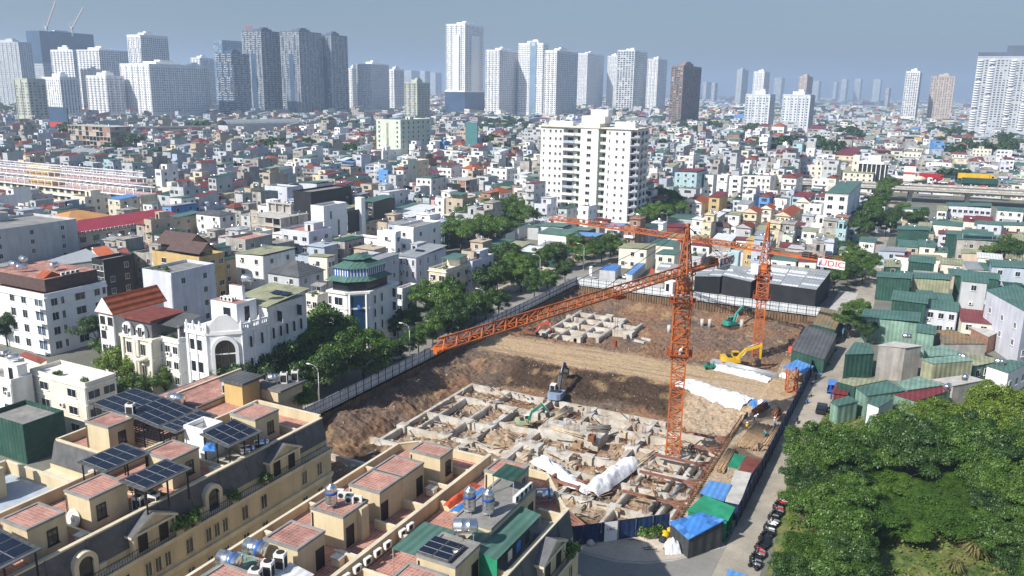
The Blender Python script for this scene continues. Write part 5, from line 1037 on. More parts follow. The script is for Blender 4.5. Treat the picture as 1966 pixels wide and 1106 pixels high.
def roof_hip(o, W, D, h, m, rise, over=.5, gable=False, gm=None, name='roof'):
    q = MB(); x0, x1, y0, y1 = -W-over, over, -over, D+over; t = .12
    if W > D: r = (y1-y0)/2 if not gable else 0; A, B = (x0+r,(y0+y1)/2,h+rise), (x1-r,(y0+y1)/2,h+rise)
    else: r = (x1-x0)/2 if not gable else 0; A, B = ((x0+x1)/2,y0+r,h+rise), ((x0+x1)/2,y1-r,h+rise)
    c = [(x0,y0,h),(x1,y0,h),(x1,y1,h),(x0,y1,h)]; e = 1 if gable else 0
    if W > D: q.face([c[0],c[1],B,A]); q.face([c[2],c[3],A,B]); q.face([c[1],c[2],B], e); q.face([c[3],c[0],A], e)
    else: q.face([c[1],c[2],B,A]); q.face([c[3],c[0],A,B]); q.face([c[0],c[1],A], e); q.face([c[2],c[3],B], e)
    for k in range(4): a, b_ = c[k], c[(k+1) % 4]; q.face([(a[0],a[1],h-t),(b_[0],b_[1],h-t),b_,a])
    q.face([(p[0],p[1],h-t) for p in reversed(c)]); return q.obj(name, [m, gm or m], o)
def roof_sheet(o, x0, y0, x1, y1, z0, z1, m, over=.3, name='roof', ax='y'):
    """mono-pitch sheet; z0 at the low side (y0 or x0), z1 at the other"""
    q = MB(); t = .1; x0 -= over; y0 -= over; x1 += over; y1 += over
    zc = (z0, z0, z1, z1) if ax == 'y' else (z0, z1, z1, z0); c = [(x0,y0,zc[0]),(x1,y0,zc[1]),(x1,y1,zc[2]),(x0,y1,zc[3])]
    q.face(c); q.face([(p[0],p[1],p[2]-t) for p in reversed(c)])
    for k in range(4): a, b_ = c[k], c[(k+1) % 4]; q.face([(a[0],a[1],a[2]-t),(b_[0],b_[1],b_[2]-t),b_,a])
    return q.obj(name, m, o)
def small_tank(o, x, y, z, yaw=0.0, s=1.0):
    def f():
        q = MB(); q.lathe([(.05,-.95),(.45,-.85),(.55,-.7),(.55,.7),(.45,.85),(.05,.95)], 12, (0,0,.95), 0, 'x')
        for a in (-.6, .6):
            for b_ in (-.4, .4): q.bar((a,b_,0),(a,b_,.8),.05, 1)
        return q.mesh('water_tank', ['steel', 'galv'])
    put(cached('stank', f), 'water_tank', o, (x, y, z), (0,0,yaw), s)
def house(x, y, W, D, h, wall='white', roof='flat', yaw=0.0, sw=None, ew=None, fl=None, ww=1.2, wh=1.4, frame='frame_white', opts=(), name='house', label='', cat='house', group=None, rise=None, z0=0.0, seed=0, glass='glass', detail=True, top=None):
    """x, y = the corner nearest the camera; the house runs W to the left (-x) and D away (+y)"""
    R_ = random.Random(int(x*13 + y*7) + seed); o = thing(name, label, cat, (x, y, z0), yaw, group); opts = set(opts)
    if yaw == 0: claim(x-W, y, x, y+D)
    hero(x, y, W, D, h)
    hip = roof in HIP; flat = roof in ('flat', 'tile'); par = .8 if flat else 0.0
    q = MB(); q.box(-W, 0, 0, 0, D, h, bottom=False)
    if flat and min(W, D) > 1.2:
        t = .2; q.box(-W, 0, h, 0, t, h+par); q.box(-W, D-t, h, 0, D, h+par); q.box(-W, t, h, -W+t, D-t, h+par); q.box(-t, t, h, 0, D-t, h+par)
    q.obj('wall', wall, o)
    if flat: q = MB(); q.face([(-W+.1,.1,h+.03),(-.1,.1,h+.03),(-.1,D-.1,h+.03),(-W+.1,D-.1,h+.03)]); q.obj('roof_floor', 'terracotta' if roof == 'tile' else 'roof_grey', o)
    elif hip: roof_hip(o, W, D, h + .13, HIP[roof], rise or min(W, D) * .3, .5, roof.startswith('gable'), wall)
    else: ax = R_.choice('xy'); roof_sheet(o, -W, 0, 0, D, h + .13, h + .13 + .09 * (D if ax == 'y' else W) * R_.choice((-1, 1)) if h > 3 and not flat and 'level' in opts else h + .14 + .06 * (D if ax == 'y' else W), SHEET[roof], .35, ax=ax)
    if roof not in ('flat','tile') and not hip:                                    # infill under the raised edge
        q = MB(); q.box(-W+.05, .05, h, -.05, D-.05, h + .12); q.obj('eave', wall, o)
    fl = fl or max(1, round(h / 3.3)); fh = h / fl
    sw = max(1, int(W / 3.0)) if sw is None else sw; ew = max(0, int(D / 4.2)) if ew is None else ew
    wm = win(ww, wh, frame, glass)
    g0 = 0 if detail else max(0, fl - 3)
    for f in range(g0, fl):
        zz = f * fh + max(.5, (fh - wh) * .5)
        for i in range(sw):
            if R_.random() < .06: continue
            put(wm, 'window', o, (-W + W * (i + .5) / sw, 0, zz), (0,0,0))
        for i in range(ew):
            if R_.random() < .10: continue
            put(wm, 'window', o, (0, D * (i + .5) / ew, zz), (0,0,PI/2))
        if 'balc' in opts and f > 0:
            q = MB(); q.box(-W*.92, -1.1, f*fh-.08, -W*.08, 0, f*fh+.08); q.box(-W*.92, -1.1, f*fh+.08, -W*.08, -1.02, f*fh+.85); q.obj('balcony', wall if wall != 'brick_raw' else 'white', o)
    if 'band' in opts:
        q = MB()
        for f in range(1, fl + 1): q.box(-W-.1, -.12, f*fh-.14, .12, D+.05, f*fh+.02) if f < fl else q.box(-W-.25, -.25, h-.12, .25, D+.1, h+.08)
        q.obj('string_course', 'white', o)
    zt = h + .03
    if 'pent' in opts:
        w, d = min(4.0, W*.55), min(5.0, D*.45); q = MB(); px_ = -W + .3 + R_.random() * max(.1, W - w - .6); py_ = D * .35 + R_.random() * D * .15
        q.box(px_, py_, zt, px_+w, py_+d, zt+2.7); q.box(px_-.2, py_-.2, zt+2.7, px_+w+.2, py_+d+.2, zt+2.88); q.obj('roof_room', wall, o); put(door_mesh(.9, 2.0), 'door', o, (px_ + w*.5, py_, zt), (0,0,0))
        if 'tank' in opts: small_tank(o, px_ + w/2, py_ + d/2, zt+2.9, R_.uniform(0, 3))
    elif 'tank' in opts: small_tank(o, -W * R_.uniform(.3, .7), D * R_.uniform(.3, .8), zt + (.5 if not flat else 0) + (rise or 0) * .3, R_.uniform(0, 3))
    if 'canopy' in opts:
        w, d = W * .8, D * .5; y0 = R_.choice((.3, D*.45)); cm = R_.choice(('green_sheet','green_sheet','grey_sheet','red_sheet','olive_sheet','white_sheet')) if not top else top
        roof_sheet(o, -W*.9, y0, -W*.1, y0+d, zt+2.5, zt+2.9, cm, .2, 'canopy_roof')
        for xx in (-W*.88, -W*.12):
            for yy in (y0+.1, y0+d-.1): q = MB(); q.bar((xx,yy,zt),(xx,yy,zt+2.6),.09); q.obj('canopy_post', 'galv', o)
        if R_.random() < .6: q = MB(); q.box(-W*.88, y0+d*.4, zt, -W*.12, y0+d-.1, zt+2.5); q.obj('roof_room', wall, o)
    if 'solar' in opts:
        for k in range(3): q = MB(); q.box(-.5,-.8,0,.5,.8,.05); oo = q.obj('solar_panel', 'solar', o, (-W*.5 + (k-1)*1.05, D*.4, zt+.6)); oo.rotation_euler = (.35,0,0)
    if 'plants' in opts:
        for k in range(4): put(bush_mesh(), 'potted_plant', o, (-W*R_.uniform(.1,.9), D*R_.uniform(.05,.3), zt), (0,0,R_.uniform(0,6)), R_.uniform(.7,1.2))
    if 'step' in opts and flat and D > 6:
        d0 = D * R_.uniform(.3, .5); q = MB(); q.box(-W+.02, d0, h, -.02, D-.02, h+3.1); q.box(-W-.1, d0-.5, h+3.1, .1, D+.1, h+3.28); q.obj('upper_storey', wall, o); put(wm, 'window', o, (-W*.5, d0, h+.8)); small_tank(o, -W*.5, D*.75, h+3.3, R_.uniform(0, 3))
    if h > 6 and sw + ew > 0:
        q = MB(); q.tube((-.15,-.08,0),(-.15,-.08,h),.06,5); q.obj('drainpipe', 'galv', o)
        for k in range(R_.choice((1, 2, 3))): put(ac_mesh(), 'outdoor_unit', o, (-W*R_.uniform(.1,.9), -.22, h*R_.choice((.3,.55,.8))-.3))
    if 'ac' in opts:
        for k in range(3): put(ac_mesh(), 'outdoor_unit', o, (.05 if k % 2 else -.0 + .25, D*R_.uniform(.1,.9), h*R_.uniform(.3,.9)), (0,0,PI/2))
    return o
def leaf_cloud(R_, pts, n, size, q, flat=.0):
    for k in range(n):
        c, r = R_.choice(pts); a = R_.uniform(0, 2*PI); t = math.acos(R_.uniform(-.35, 1)); rr = r * (R_.uniform(.55, 1.06))
        P = Vector((c[0] + rr*math.sin(t)*math.cos(a), c[1] + rr*math.sin(t)*math.sin(a), c[2] + rr*math.cos(t)*.75))
        nrm = (P - Vector(c)).normalized() + Vector((R_.uniform(-.8,.8), R_.uniform(-.8,.8), R_.uniform(-.2,1.0) + flat)); nrm.normalize()
        u = nrm.cross(Vector((R_.uniform(-1,1), R_.uniform(-1,1), .2))).normalized(); w = nrm.cross(u); s = size * R_.uniform(.6, 1.3)
        q.face([P - u*s, P + w*s*.55, P + u*s, P - w*s*.55])
def bush_mesh():
    def f():
        q = MB(); R_ = random.Random(3); leaf_cloud(R_, [((0,0,.7),.55),((.3,.2,.5),.4),((-.3,-.1,.45),.4)], 150, .16, q); q.tube((0,0,0),(0,0,.6),.05,5,1); q.cbox(0,0,0,.5,.5,.35,2); return q.mesh('potted_plant', ['leaf', 'bark', 'tan'])
    return cached('bush', f)
def hb(zl, nx_, ny_, lx, rx, h, wall, roof, label, D=None, yaw=0.0, **k):
    px, py = zp(zl, nx_, ny_); a = zp(zl, lx, 0)[0]; par = .8 if roof in ('flat', 'tile') else 0
    x, y, W, D_ = corner(px, py, a, zp(zl, rx, 0)[0] if rx is not None else px + 1, h + par, yaw); D_ = D or D_
    return house(x, y, max(2, W), max(2, min(D_, 60)), h, wall, roof, yaw=yaw, label=label, **k)
# ---- left and middle, from the photograph
HT = [
 ('a',-150,690,-480,575,15,'grey_wall','flat','long pale grey house with few windows and roof tanks at the left edge',dict(sw=2,ew=3,opts=('tank','pent'))),
 ('e',855,252,742,1235,15,'white','gableorange','tall white house with a steep orange tiled gable roof',dict(sw=2,ew=0,fl=5,rise=3.2,frame='frame_dark')),
 ('e',1345,440,1178,1505,12.2,'white','flat','slim white house with columns and a planted terrace under a slate roof slab',dict(sw=3,ew=0,fl=4,opts=('plants','band'))),
 ('e',640,770,222,870,9.6,'offwhite','tile','cream three-storey house with a red-tiled roof terrace and rooftop garden',dict(sw=2,ew=2,fl=3,ww=2.2,opts=('plants','band','plants'))),
 ('e',170,1085,-120,480,6.0,'green_dark','flat','low dark green-walled house with a stained flat roof at the left edge',dict(sw=0,ew=0)),
 ('e',80,745,-120,240,9.2,'white','flat','small whitewashed house with a steel tank, left edge',dict(opts=('tank','pent'))),
 ('e',100,600,-80,140,11,'white','flat','white house with a rooftop tank half hidden by the left-edge tree',dict(opts=('tank',))),
 ('a',1660,570,1480,1775,12.2,'white','hipdark','white villa with a dark glazed top floor and hipped grey roof',dict(sw=2,ew=2,fl=4,rise=1.2)),
 ('a',1290,1000,1072,1620,14.2,'lav','flat','pale grey house with a white roof pergola and roof garden',dict(sw=0,ew=2,fl=4,opts=('plants',))),
 ('a',700,170,565,772,10,'bluegrey','flat','square blue-grey block with a row of windows behind the blue-and-white school',dict(sw=5,ew=1,fl=3)),
 ('a',1335,240,1232,1385,11.5,'render_grey','grey','weathered white tall house beside the school, grey roof',dict(sw=2,ew=2)),
 ('a',1370,440,1282,1475,11,'white','green','white house with green sheet roof beyond the crimson school roof',dict(sw=1,ew=2,fl=3)),
 ('a',1150,485,1078,1192,9,'white','green','small white house with green pitched roof behind the crimson roof',dict(sw=2,ew=1)),
 ('a',640,425,532,830,9.5,'offwhite','flat','cream flat-roofed house in front of the blue-and-white school',dict(opts=('pent',))),
 ('a',905,445,812,1055,11,'cream_pale','blue','cream house with pale blue roof canopy behind the orange roof',dict()),
 ('a',1625,412,1512,1692,8,'tan','green','low house with wide green sheet roof, left middle',dict()),
 ('a',1665,445,1592,1700,8,'white','hipred','little white house with dark red hipped roof, left middle',dict(rise=1.8)),
 ('a',780,900,690,1000,13.0,'black_wall','flat','dark glazed rooftop house behind the white balcony building',dict(sw=3,ew=2,fl=4)),
 ('b',405,690,196,575,11.2,'lav','tile','white house with wraparound glazed balconies and a red-tiled terrace',dict(sw=3,ew=2,fl=3,ww=1.8,opts=('balc','pent'))),
 ('b',985,755,732,1060,8,'white_clean','flat','low white cubic house with a dark flat roof',dict(sw=1,ew=1)),
 ('b',1195,655,1052,1400,12.4,'white_clean','flat','bright white cubic villa with almost blank walls',dict(sw=1,ew=2,fl=3)),
 ('b',1060,690,920,1100,11.5,'white_clean','flat','white open-framed roof room beside the white cubic villa',dict(sw=1,ew=1,fl=3)),
 ('b',1215,885,1080,1440,10.5,'lav','grey','pale blue-grey house with tall slit windows and rooftop solar panels',dict(sw=3,ew=4,fl=3,ww=.7,wh=1.8,opts=('solar',))),
 ('b',1440,975,1310,1622,10.8,'cream_pale','flat','pale yellow corner house with a planted bay and green roof canopy',dict(sw=2,ew=3,fl=3,ww=1.6,opts=('plants','canopy','band'),top='green_sheet')),
 ('b',1640,910,1622,1800,11.2,'lav','tile','pale lavender house with red terrace beside the yellow corner house',dict(sw=0,ew=3,fl=3,ww=1.5,opts=('pent',))),
 ('b',330,1030,96,515,9.5,'grey_wall','hipdark','grey house with a dark ribbed hipped roof and twin tanks',dict(sw=2,ew=2,opts=('tank',))),
 ('b',60,880,-150,300,10.5,'white','olive','white house with greenish sheet roof left of the hipped grey one',dict(sw=2,ew=2,opts=('tank',))),
 ('b',545,890,400,600,11.5,'offwhite','olive','narrow house with long greenish roof behind the octagonal building',dict(sw=1,ew=2)),
 ('f',470,105,380,548,10.5,'offwhite','flat','narrow cream house with a planted roof terrace left of the octagonal building',dict(sw=2,ew=1,opts=('plants','canopy'),top='roof_grey')),
 ('f',1110,55,1065,1218,9.0,'white','tile','white house with a shaded balcony right of the octagonal building',dict(sw=1,ew=1,fl=3,ww=2.2)),
 ('b',1000,225,930,1010,14.5,'blue_wall','flat','narrow bright blue house in the middle distance',dict(sw=2,ew=0,fl=4)),
 ('b',1062,262,1005,1120,14,'grey_wall','flat','narrow grey house between the blue and the cream houses',dict(sw=1,ew=1,fl=4)),
 ('b',1120,220,1065,1140,15,'white','hipred','narrow white house with a small dark red gable right of the blue one',dict(sw=1,ew=1,fl=4,rise=1.5)),
 ('b',1225,150,1128,1310,17.2,'cream_wall','flat','tall narrow cream house with pedimented top',dict(sw=2,ew=2,fl=5,opts=('band','tank'))),
 ('b',1330,290,1215,1445,14,'white','green','white five-storey house with green roof edge',dict(sw=3,ew=3,fl=4,opts=('canopy',))),
 ('b',1850,402,1732,1935,9.5,'white','hiporange','white villa with a stepped orange hipped roof',dict(sw=2,ew=2,rise=2.2)),
 ('b',965,75,875,1140,13.5,'white','flat','white house with a blank left wall behind the blue house',dict(sw=0,ew=3,opts=('pent','tank'))),
 ('b',240,352,70,330,12,'lav','flat','blank pale lavender house behind the unfinished frame',dict(sw=0,ew=1)),
 ('b',465,330,330,582,11.5,'lav','green','blank pale house with green box on the roof, behind the black building',dict(sw=1,ew=1)),
 ('b',890,465,792,1055,12.5,'black_wall','green','dark glass-walled house with a sloping green roof',dict(sw=2,ew=0,fl=4)),
 ('b',1200,560,1045,1400,6,'offwhite','white','long low white house with plants on its roof edge',dict(sw=2,ew=3)),
 ('b',1180,520,1060,1310,6.5,'green_dark','green','long dark green shed behind the low white house',dict(sw=0,ew=0)),
 ('b',110,135,52,175,10.5,'cream_wall','hiporange','cream house with orange hipped roof and a small tower',dict(rise=1.6)),
 ('b',300,195,236,350,12,'white','flat','white house with a bare side wall left of the blue canopies',dict(sw=1,ew=1,opts=('pent',))),
 ('b',720,200,600,780,11,'tan','blue','open-sided house under bright blue canopies',dict(opts=('canopy',),top='blue_sheet2')),
 ('b',850,290,735,885,8,'tan','red','house with crumpled dark red roofs left of the blue house',dict(opts=('canopy',),top='red_sheet')),
 ('b',1480,210,1318,1570,12,'white','flat','long white house with a reddish canopy, right of the cream tower house',dict(opts=('canopy','tank'),top='red_sheet')),
 ('b',1740,215,1660,1815,11,'offwhite','red','house with bright red roof sheets stepping down',dict(opts=('canopy',),top='red_sheet')),
 ('b',1900,215,1770,1966,12.5,'white','flat','white house with vine-hung balcony left of the apartment block',dict(opts=('plants','tank'))),
 ('c',1410,245,1242,1490,16.3,'teal_wall','red','pale teal house with a red-roofed top storey',dict(sw=3,ew=2,fl=5)),
 ('c',1445,475,1285,1510,9.0,'white','gableorange','white villa with orange tiled gables at the foot of the teal house',dict(sw=3,ew=1,rise=2.0)),
 ('c',1580,432,1500,1642,12,'yellow','red','narrow yellow house with arched windows and a maroon roof',dict(sw=1,ew=0,fl=4,ww=2.0)),
 ('c',1640,262,1562,1665,15,'white','flat','narrow white house left of the broad white row',dict(sw=1,ew=1,fl=5,ww=2.2)),
 ('c',1745,275,1655,1762,15,'white','flat','white house with a tall green glass bay',dict(sw=1,ew=0,fl=5,ww=2.4)),
 ('c',1860,265,1752,1870,14.5,'white','green','white house with planted upper balcony and green top roof',dict(sw=2,ew=0,fl=5,ww=2.0,opts=('plants',))),
 ('c',1966,270,1862,2010,14,'white','flat','white house with arched little windows at the end of the broad white row',dict(sw=3,ew=1,fl=4)),
 ('c',1860,550,1755,1900,9.5,'cream_wall','gableorange','cream villa with orange gables behind the far crane',dict(sw=2,ew=1,rise=1.8,opts=('balc',))),
 ('c',1730,565,1645,1760,8.5,'white','olive','white narrow house with a brown sheet roof behind the crane jib',dict()),
 ('c',1655,655,1518,1668,7,'grey_wall','hipbrown','grey house with a rusty brown hipped roof between the cranes',dict(rise=1.6)),
 ('c',1725,845,1640,1742,8.5,'teal_wall','flat','small pale blue house behind the far hall',dict(sw=1,ew=0)),
 ('d',640,412,466,762,18.2,'white_clean','green','white six-storey corner building with barred windows and a green roof edge',dict(sw=2,ew=1,fl=5,ww=2.0,wh=1.7,opts=('tank','band'))),
 ('d',440,480,340,470,11,'white','flat','slim white house with balcony plants left of the white six-storey building',dict(sw=2,ew=0,opts=('plants','balc'))),
 ('d',345,470,250,360,9.5,'offwhite','gablered','cream house with a steep dark red gable',dict(rise=2.4)),
 ('d',200,575,90,275,9,'cream_wall','gableorange','cream villa with orange tiles and balconies left of the dark red gable',dict(sw=3,ew=1,rise=1.8,opts=('balc',))),
 ('d',60,520,-20,90,9,'offwhite','gableorange','villa with low orange gable at the far crane mast top',dict(rise=1.6)),
 ('d',250,285,140,300,14,'white','hipred','white narrow house with a dark red roof room and round tank',dict(sw=2,ew=1,fl=4,rise=1.4,opts=('tank','balc'))),
 ('d',140,260,40,160,13.5,'offwhite','flat','grey-white house with long balconies left of the dark red roof room',dict(fl=4,opts=('balc','pent'))),
 ('d',40,250,-60,70,14,'white','flat','white house with stacked balconies behind the orange villas',dict(fl=4,opts=('balc','pent'))),
 ('d',388,60,322,400,17,'white','flat','slender white stair-tower house standing above its neighbours',dict(sw=1,ew=0,fl=5)),
 ('d',450,185,355,470,13,'offwhite','flat','pale house with rooftop tank below the slender tower house',dict(opts=('pent','tank'))),
 ('d',490,290,370,500,12,'white','flat','white house with a steel tank left of the white six-storey building',dict(opts=('tank','balc'))),
 ('d',830,250,600,900,12,'offwhite','olive','row house with wide pale sheet roof behind the six-storey building',dict(opts=('pent',))),
 ('d',690,115,545,760,11,'cream_pale','red','cream house with a red roof beside the black-and-white office',dict()),
 ('d',1195,90,1060,1260,11,'offwhite','flat','pale block with brick roof room beyond the overpass',dict(opts=('pent',))),
 ('d',1420,170,1225,1440,9,'white','olive','white house seen above the overpass lorries',dict(sw=3)),
 ('d',1540,105,1420,1560,10,'white','hipred','white house with small red roof beyond the overpass',dict(rise=1.5)),
 ('d',1725,65,1580,1745,13,'offwhite','flat','tall pale house beyond the overpass, right',dict(opts=('pent',))),
 ('d',1760,115,1670,1790,11,'grey_wall','flat','grey stepped house right of the tall pale one beyond the overpass',dict()),
]
for zl, nx_, ny_, lx, rx, h, wl, rf, lab, kw in HT: hb(zl, nx_, ny_, lx, rx, h, wl, rf, lab, **kw)

# ---- white balcony building at the left edge
x, y, W, D = corner(*zp('e',330,100), zp('e',-150,0)[0], zp('e',800,0)[0], 14.2)
o = house(x, y, W, D, 13.4, 'white_clean', 'tile', sw=0, ew=0, label='white five-storey building with bay balconies at the left edge', name='apartment_house', cat='building')
for f in range(4):
    z = 1.2 + f * 3.35
    for fr_, w_ in ((.14, 1.5), (.27, .7), (.55, 2.4), (.83, 1.4), (.95, .8)): put(win(w_, 1.7, 'white'), 'window', o, (0, D*fr_, z), (0,0,PI/2))
    for fr_ in (.12, .30): put(win(1.6, 1.8, 'white'), 'window', o, (-W*fr_ - 4.6, 0, z))
    for fr_ in (.04, .10): put(win(1.2, 2.1, 'white', 'glass_blue'), 'window', o, (-W*fr_ - .5, 0, z))
    q = MB(); q.box(-4.2, -1.2, z-.75, -.1, 0, z-.55); q.box(-4.2, -1.2, z-.55, -.1, -1.08, z+.35); q.obj('balcony', 'white_clean', o)
q = MB(); q.box(-W-.3,-.35,12.9,.35,D,13.35); q.obj('cornice', 'white_clean', o)
q = MB(); q.box(-W*.9, 1.5, 14.2, -1.5, D-1, 17.0); q.obj('attic_storey', 'shingle', o); q = MB(); q.face([(-W*.9,1.5,17.05),(-1.5,1.5,17.05),(-1.5,D-1,17.05),(-W*.9,D-1,17.05)]); q.box(-W*.9,1.5,17.0,-1.5,D-1,17.02); q.obj('attic_roof', 'terracotta_old', o)
q = MB(); q.face([(-5.5,2.0,17.1),(-2.5,2.0,17.1),(-2.5,4.2,18.3),(-5.5,4.2,18.3)]); q.face([(-5.5,6.4,17.1),(-5.5,4.2,18.3),(-2.5,4.2,18.3),(-2.5,6.4,17.1)]); q.face([(-2.5,2.0,17.1),(-2.5,6.4,17.1),(-2.5,4.2,18.3)]); q.obj('roof_gable', 'orange_tile', o)
for i, (a, b_) in enumerate(((.75,.3),(.55,.25),(.35,.55),(.9,.6))): small_tank(o, -W*a, D*b_, 17.1, i, 1.3)
for k in range(4): put(ac_mesh(), 'outdoor_unit', o, (-1.9, D*.4 + k*1.2, 17.1), (0,0,PI/2))
# ---- red roofed white mansion with mansard dormers
x, y, W, D = corner(*zp('e',1135,297), zp('e',905,0)[0], zp('e',1400,0)[0], 16.5)
claim(x-W, y, x, y+D); o = thing('mansard_house', 'white mansion with columns, navy mansard and arched dormers under a flat red roof', 'house', (x, y, 0))
q = MB(); q.box(-W,0,0,0,D,12.6); q.obj('wall', 'offwhite', o); q = MB(); q.box(-W+.5,.5,12.6,-.5,D-.5,16.0); q.obj('mansard', 'slate', o); q = MB(); q.box(-W-.2,-.2,16.0,.2,D,16.45); q.obj('roof', 'red_tile', o); q = MB(); q.box(-W-.4,-.4,12.3,.4,D,12.8); q.box(-W-.2,-.2,8.6,.2,D,8.9); q.obj('cornice', 'offwhite', o)
for fr_ in (.22, .68):
    q = MB(); q.lathe([(1.15,-.0),(1.15,.7)], 18, (-W*(1-fr_),-.35,14.2), 0, 'y'); q.box(-W*(1-fr_)-1.15,-.35,12.8,-W*(1-fr_)+1.15,.4,14.2); d_ = q.obj('dormer', 'white_clean', o); put(win(1.0,1.9,'white'), 'window', d_, (-W*(1-fr_),-.36,12.95))
    for z in (1.4,5.0,9.2): put(win(1.3,2.2,'offwhite'), 'window', o, (-W*(1-fr_),0,z))
for fr_ in (.02,.42,.52,.95): q = MB(); q.tube((-W*(1-fr_)+.2,-.25,.3),(-W*(1-fr_)+.2,-.25,12.3),.3,10); q.obj('column', 'offwhite', o)
for k, z in enumerate((4.6, 8.2)): q = MB(); q.lathe([(.9,0),(1.3,.2),(1.3,.9),(1.2,.9),(1.15,.25)], 16, (-W*.32,-.2,z)); q.obj('balcony', 'offwhite', o)
# slate slab roof on posts above the slim white house
x, y, W, D = corner(*zp('e',1345,337), zp('e',1178,0)[0], zp('e',1505,0)[0], 15.6)
o = thing('roof_slab', 'dark slate roof slab on posts over the slim white house terrace', 'roof', (x, y, 13.0)); roof_sheet(o, -W, 0, 0, D, 2.4, 3.4, 'darkgrey_sheet', .4)
for a in (-W+.2, -.2):
    for b_ in (.2, D-.2): q = MB(); q.bar((a,b_,0),(a,b_,2.5),.25); q.obj('post', 'white', o)
# ---- white palace with the tall arched window
P = at(*zp('e',1690,432), 16.2); x, y = P.x, P.y; W = -slide(P, Vector((1,0,0)), zp('e',1412,0)[0]); D = slide(P, Vector((0,1,0)), zp('f',392,0)[0]); c = 4.2
claim(x-W, y, x, y+D); o = thing('palace', 'ornate white corner building with a huge arched window and attached long rear wing', 'building', (x, y, 0))
q = MB(); q.prism([(-W,0),(-c,0),(0,c),(0,D*.5),(-W,D*.5)], 0, 15.2); q.obj('wall', 'white_clean', o); q = MB(); q.box(-W,D*.5,0,-.15,D,17.6); q.obj('rear_wing', 'white', o)
q = MB(); q.prism([(-W-.35,-.35),(-c-.15,-.35),(.35,c-.15),(.35,D*.5+.02),(-W-.35,D*.5+.02)], 14.6, 15.15); q.prism([(-W-.15,-.15),(-c-.06,-.15),(.15,c-.06),(.15,D*.5+.02),(-W-.15,D*.5+.02)], 11.2, 11.4); q.obj('cornice', 'white_clean', o)
q = MB()
for a, b_ in (((-W,0),(-c,0)),((0,c),(0,D*.5))):
    A = Vector(a); B = Vector(b_); n_ = max(3, int((B-A).length/.5)); 
    for i in range(n_): p = A + (B-A)*(i+.5)/n_; q.cbox(p.x,p.y,15.2,.2,.2,.75)
    q.bar((A.x,A.y,16.0),(B.x,B.y,16.0),.25); 
    for i in range(4): p = A + (B-A)*i/3; q.cbox(p.x,p.y,15.2,.5,.5,1.1); q.lathe([(.1,0),(.22,.2),(.05,.5)], 8, (p.x,p.y,16.3))
stuff(q.obj('balustrade', 'white_clean', o))
q = MB(); n_ = 16; dm = Vector((-c/2, c/2)); dd = Vector((1,1)).normalized(); no = Vector((1,-1)).normalized()
def CP(t, z, out=0.0): p = dm + dd*t + no*out; return (p.x, p.y, z)
ai = [(1.75*math.cos(PI*i/n_), 12.0+1.75*math.sin(PI*i/n_)) for i in range(n_+1)]; ao = [(2.35*math.cos(PI*i/n_), 12.0+2.35*math.sin(PI*i/n_)) for i in range(n_+1)]
for i in range(n_):
    q.face([CP(*ao[i],.45), CP(*ao[i+1],.45), CP(*ai[i+1],.45), CP(*ai[i],.45)][::-1]); q.face([CP(*ao[i],.45), CP(*ao[i],0), CP(*ao[i+1],0), CP(*ao[i+1],.45)][::-1]); q.face([CP(*ai[i],.45), CP(*ai[i+1],.45), CP(*ai[i+1],.02), CP(*ai[i],.02)][::-1])
for s in (-1, 1):
    a, b_ = sorted((s*1.75, s*2.35)); q.face([CP(a,3,.45), CP(b_,3,.45), CP(b_,12,.45), CP(a,12,.45)]); q.face([CP(s*2.35,3,0), CP(s*2.35,3,.45), CP(s*2.35,12,.45), CP(s*2.35,12,0)]); q.face([CP(s*1.75,3,.45), CP(s*1.75,3,.02), CP(s*1.75,12,.02), CP(s*1.75,12,.45)])
sc_ = [(-3.0,15.1),(3.0,15.1),(2.9,16.0),(2.2,16.6),(1.4,17.4),(.7,17.9),(-.7,17.9),(-1.4,17.4),(-2.2,16.6),(-2.9,16.0)]
q.face([CP(a,z,.12) for a, z in sc_]); q.face([CP(a,z,-.35) for a, z in reversed(sc_)])
for i in range(len(sc_)): a, b_ = sc_[i], sc_[(i+1) % len(sc_)]; q.face([CP(*a,-.35), CP(*b_,-.35), CP(*b_,.12), CP(*a,.12)])
q.obj('arch_surround', 'white_clean', o)
q = MB(); q.face([CP(-1.75,3,.06), CP(1.75,3,.06)] + [CP(a,z,.06) for a, z in ai]); aw = q.obj('arched_window', 'glass', o)
q = MB()
for t in (-.6, .6): q.bar(CP(t,3,.1), CP(t,13.4,.1), .08)
for z in (4.6, 6.2, 7.8, 9.4, 11): q.bar(CP(-1.7,z,.1), CP(1.7,z,.1), .07)
put(q.mesh('glazing_bars', ['frame_dark']), 'glazing_bars', aw)
for f, z in enumerate((1.2, 4.6, 8.0, 11.8)):
    for t in (.25, .62): put(win(1.15,1.8,'white_clean',mull=0), 'window', o, (-W + (W-c)*t, 0, z))
    for t in (.3, .72): put(win(1.3,1.9,'white_clean',mull=0), 'window', o, (0, c + (D*.5-c)*t, z))
    for t in (.12, .3, .46, .64, .82): put(win(1.2,1.9,'white',mull=0), 'window', o, (-.15, D*.5 + D*.5*t, z))
for t in (.02, .45, .97): 
    q = MB(); q.cbox(-W + (W-c)*t, -.1, 2, .5, .3, 12.5); q.obj('pilaster', 'white_clean', o); q = MB(); q.cbox(.1, c + (D*.5-c)*t, 2, .3, .5, 12.5); q.obj('pilaster', 'white_clean', o)
for t in (.25, .75): put(win(2.6,1.9,'white','glass'), 'window', o, (-.15, D*.5 + D*.5*t, 14.6))
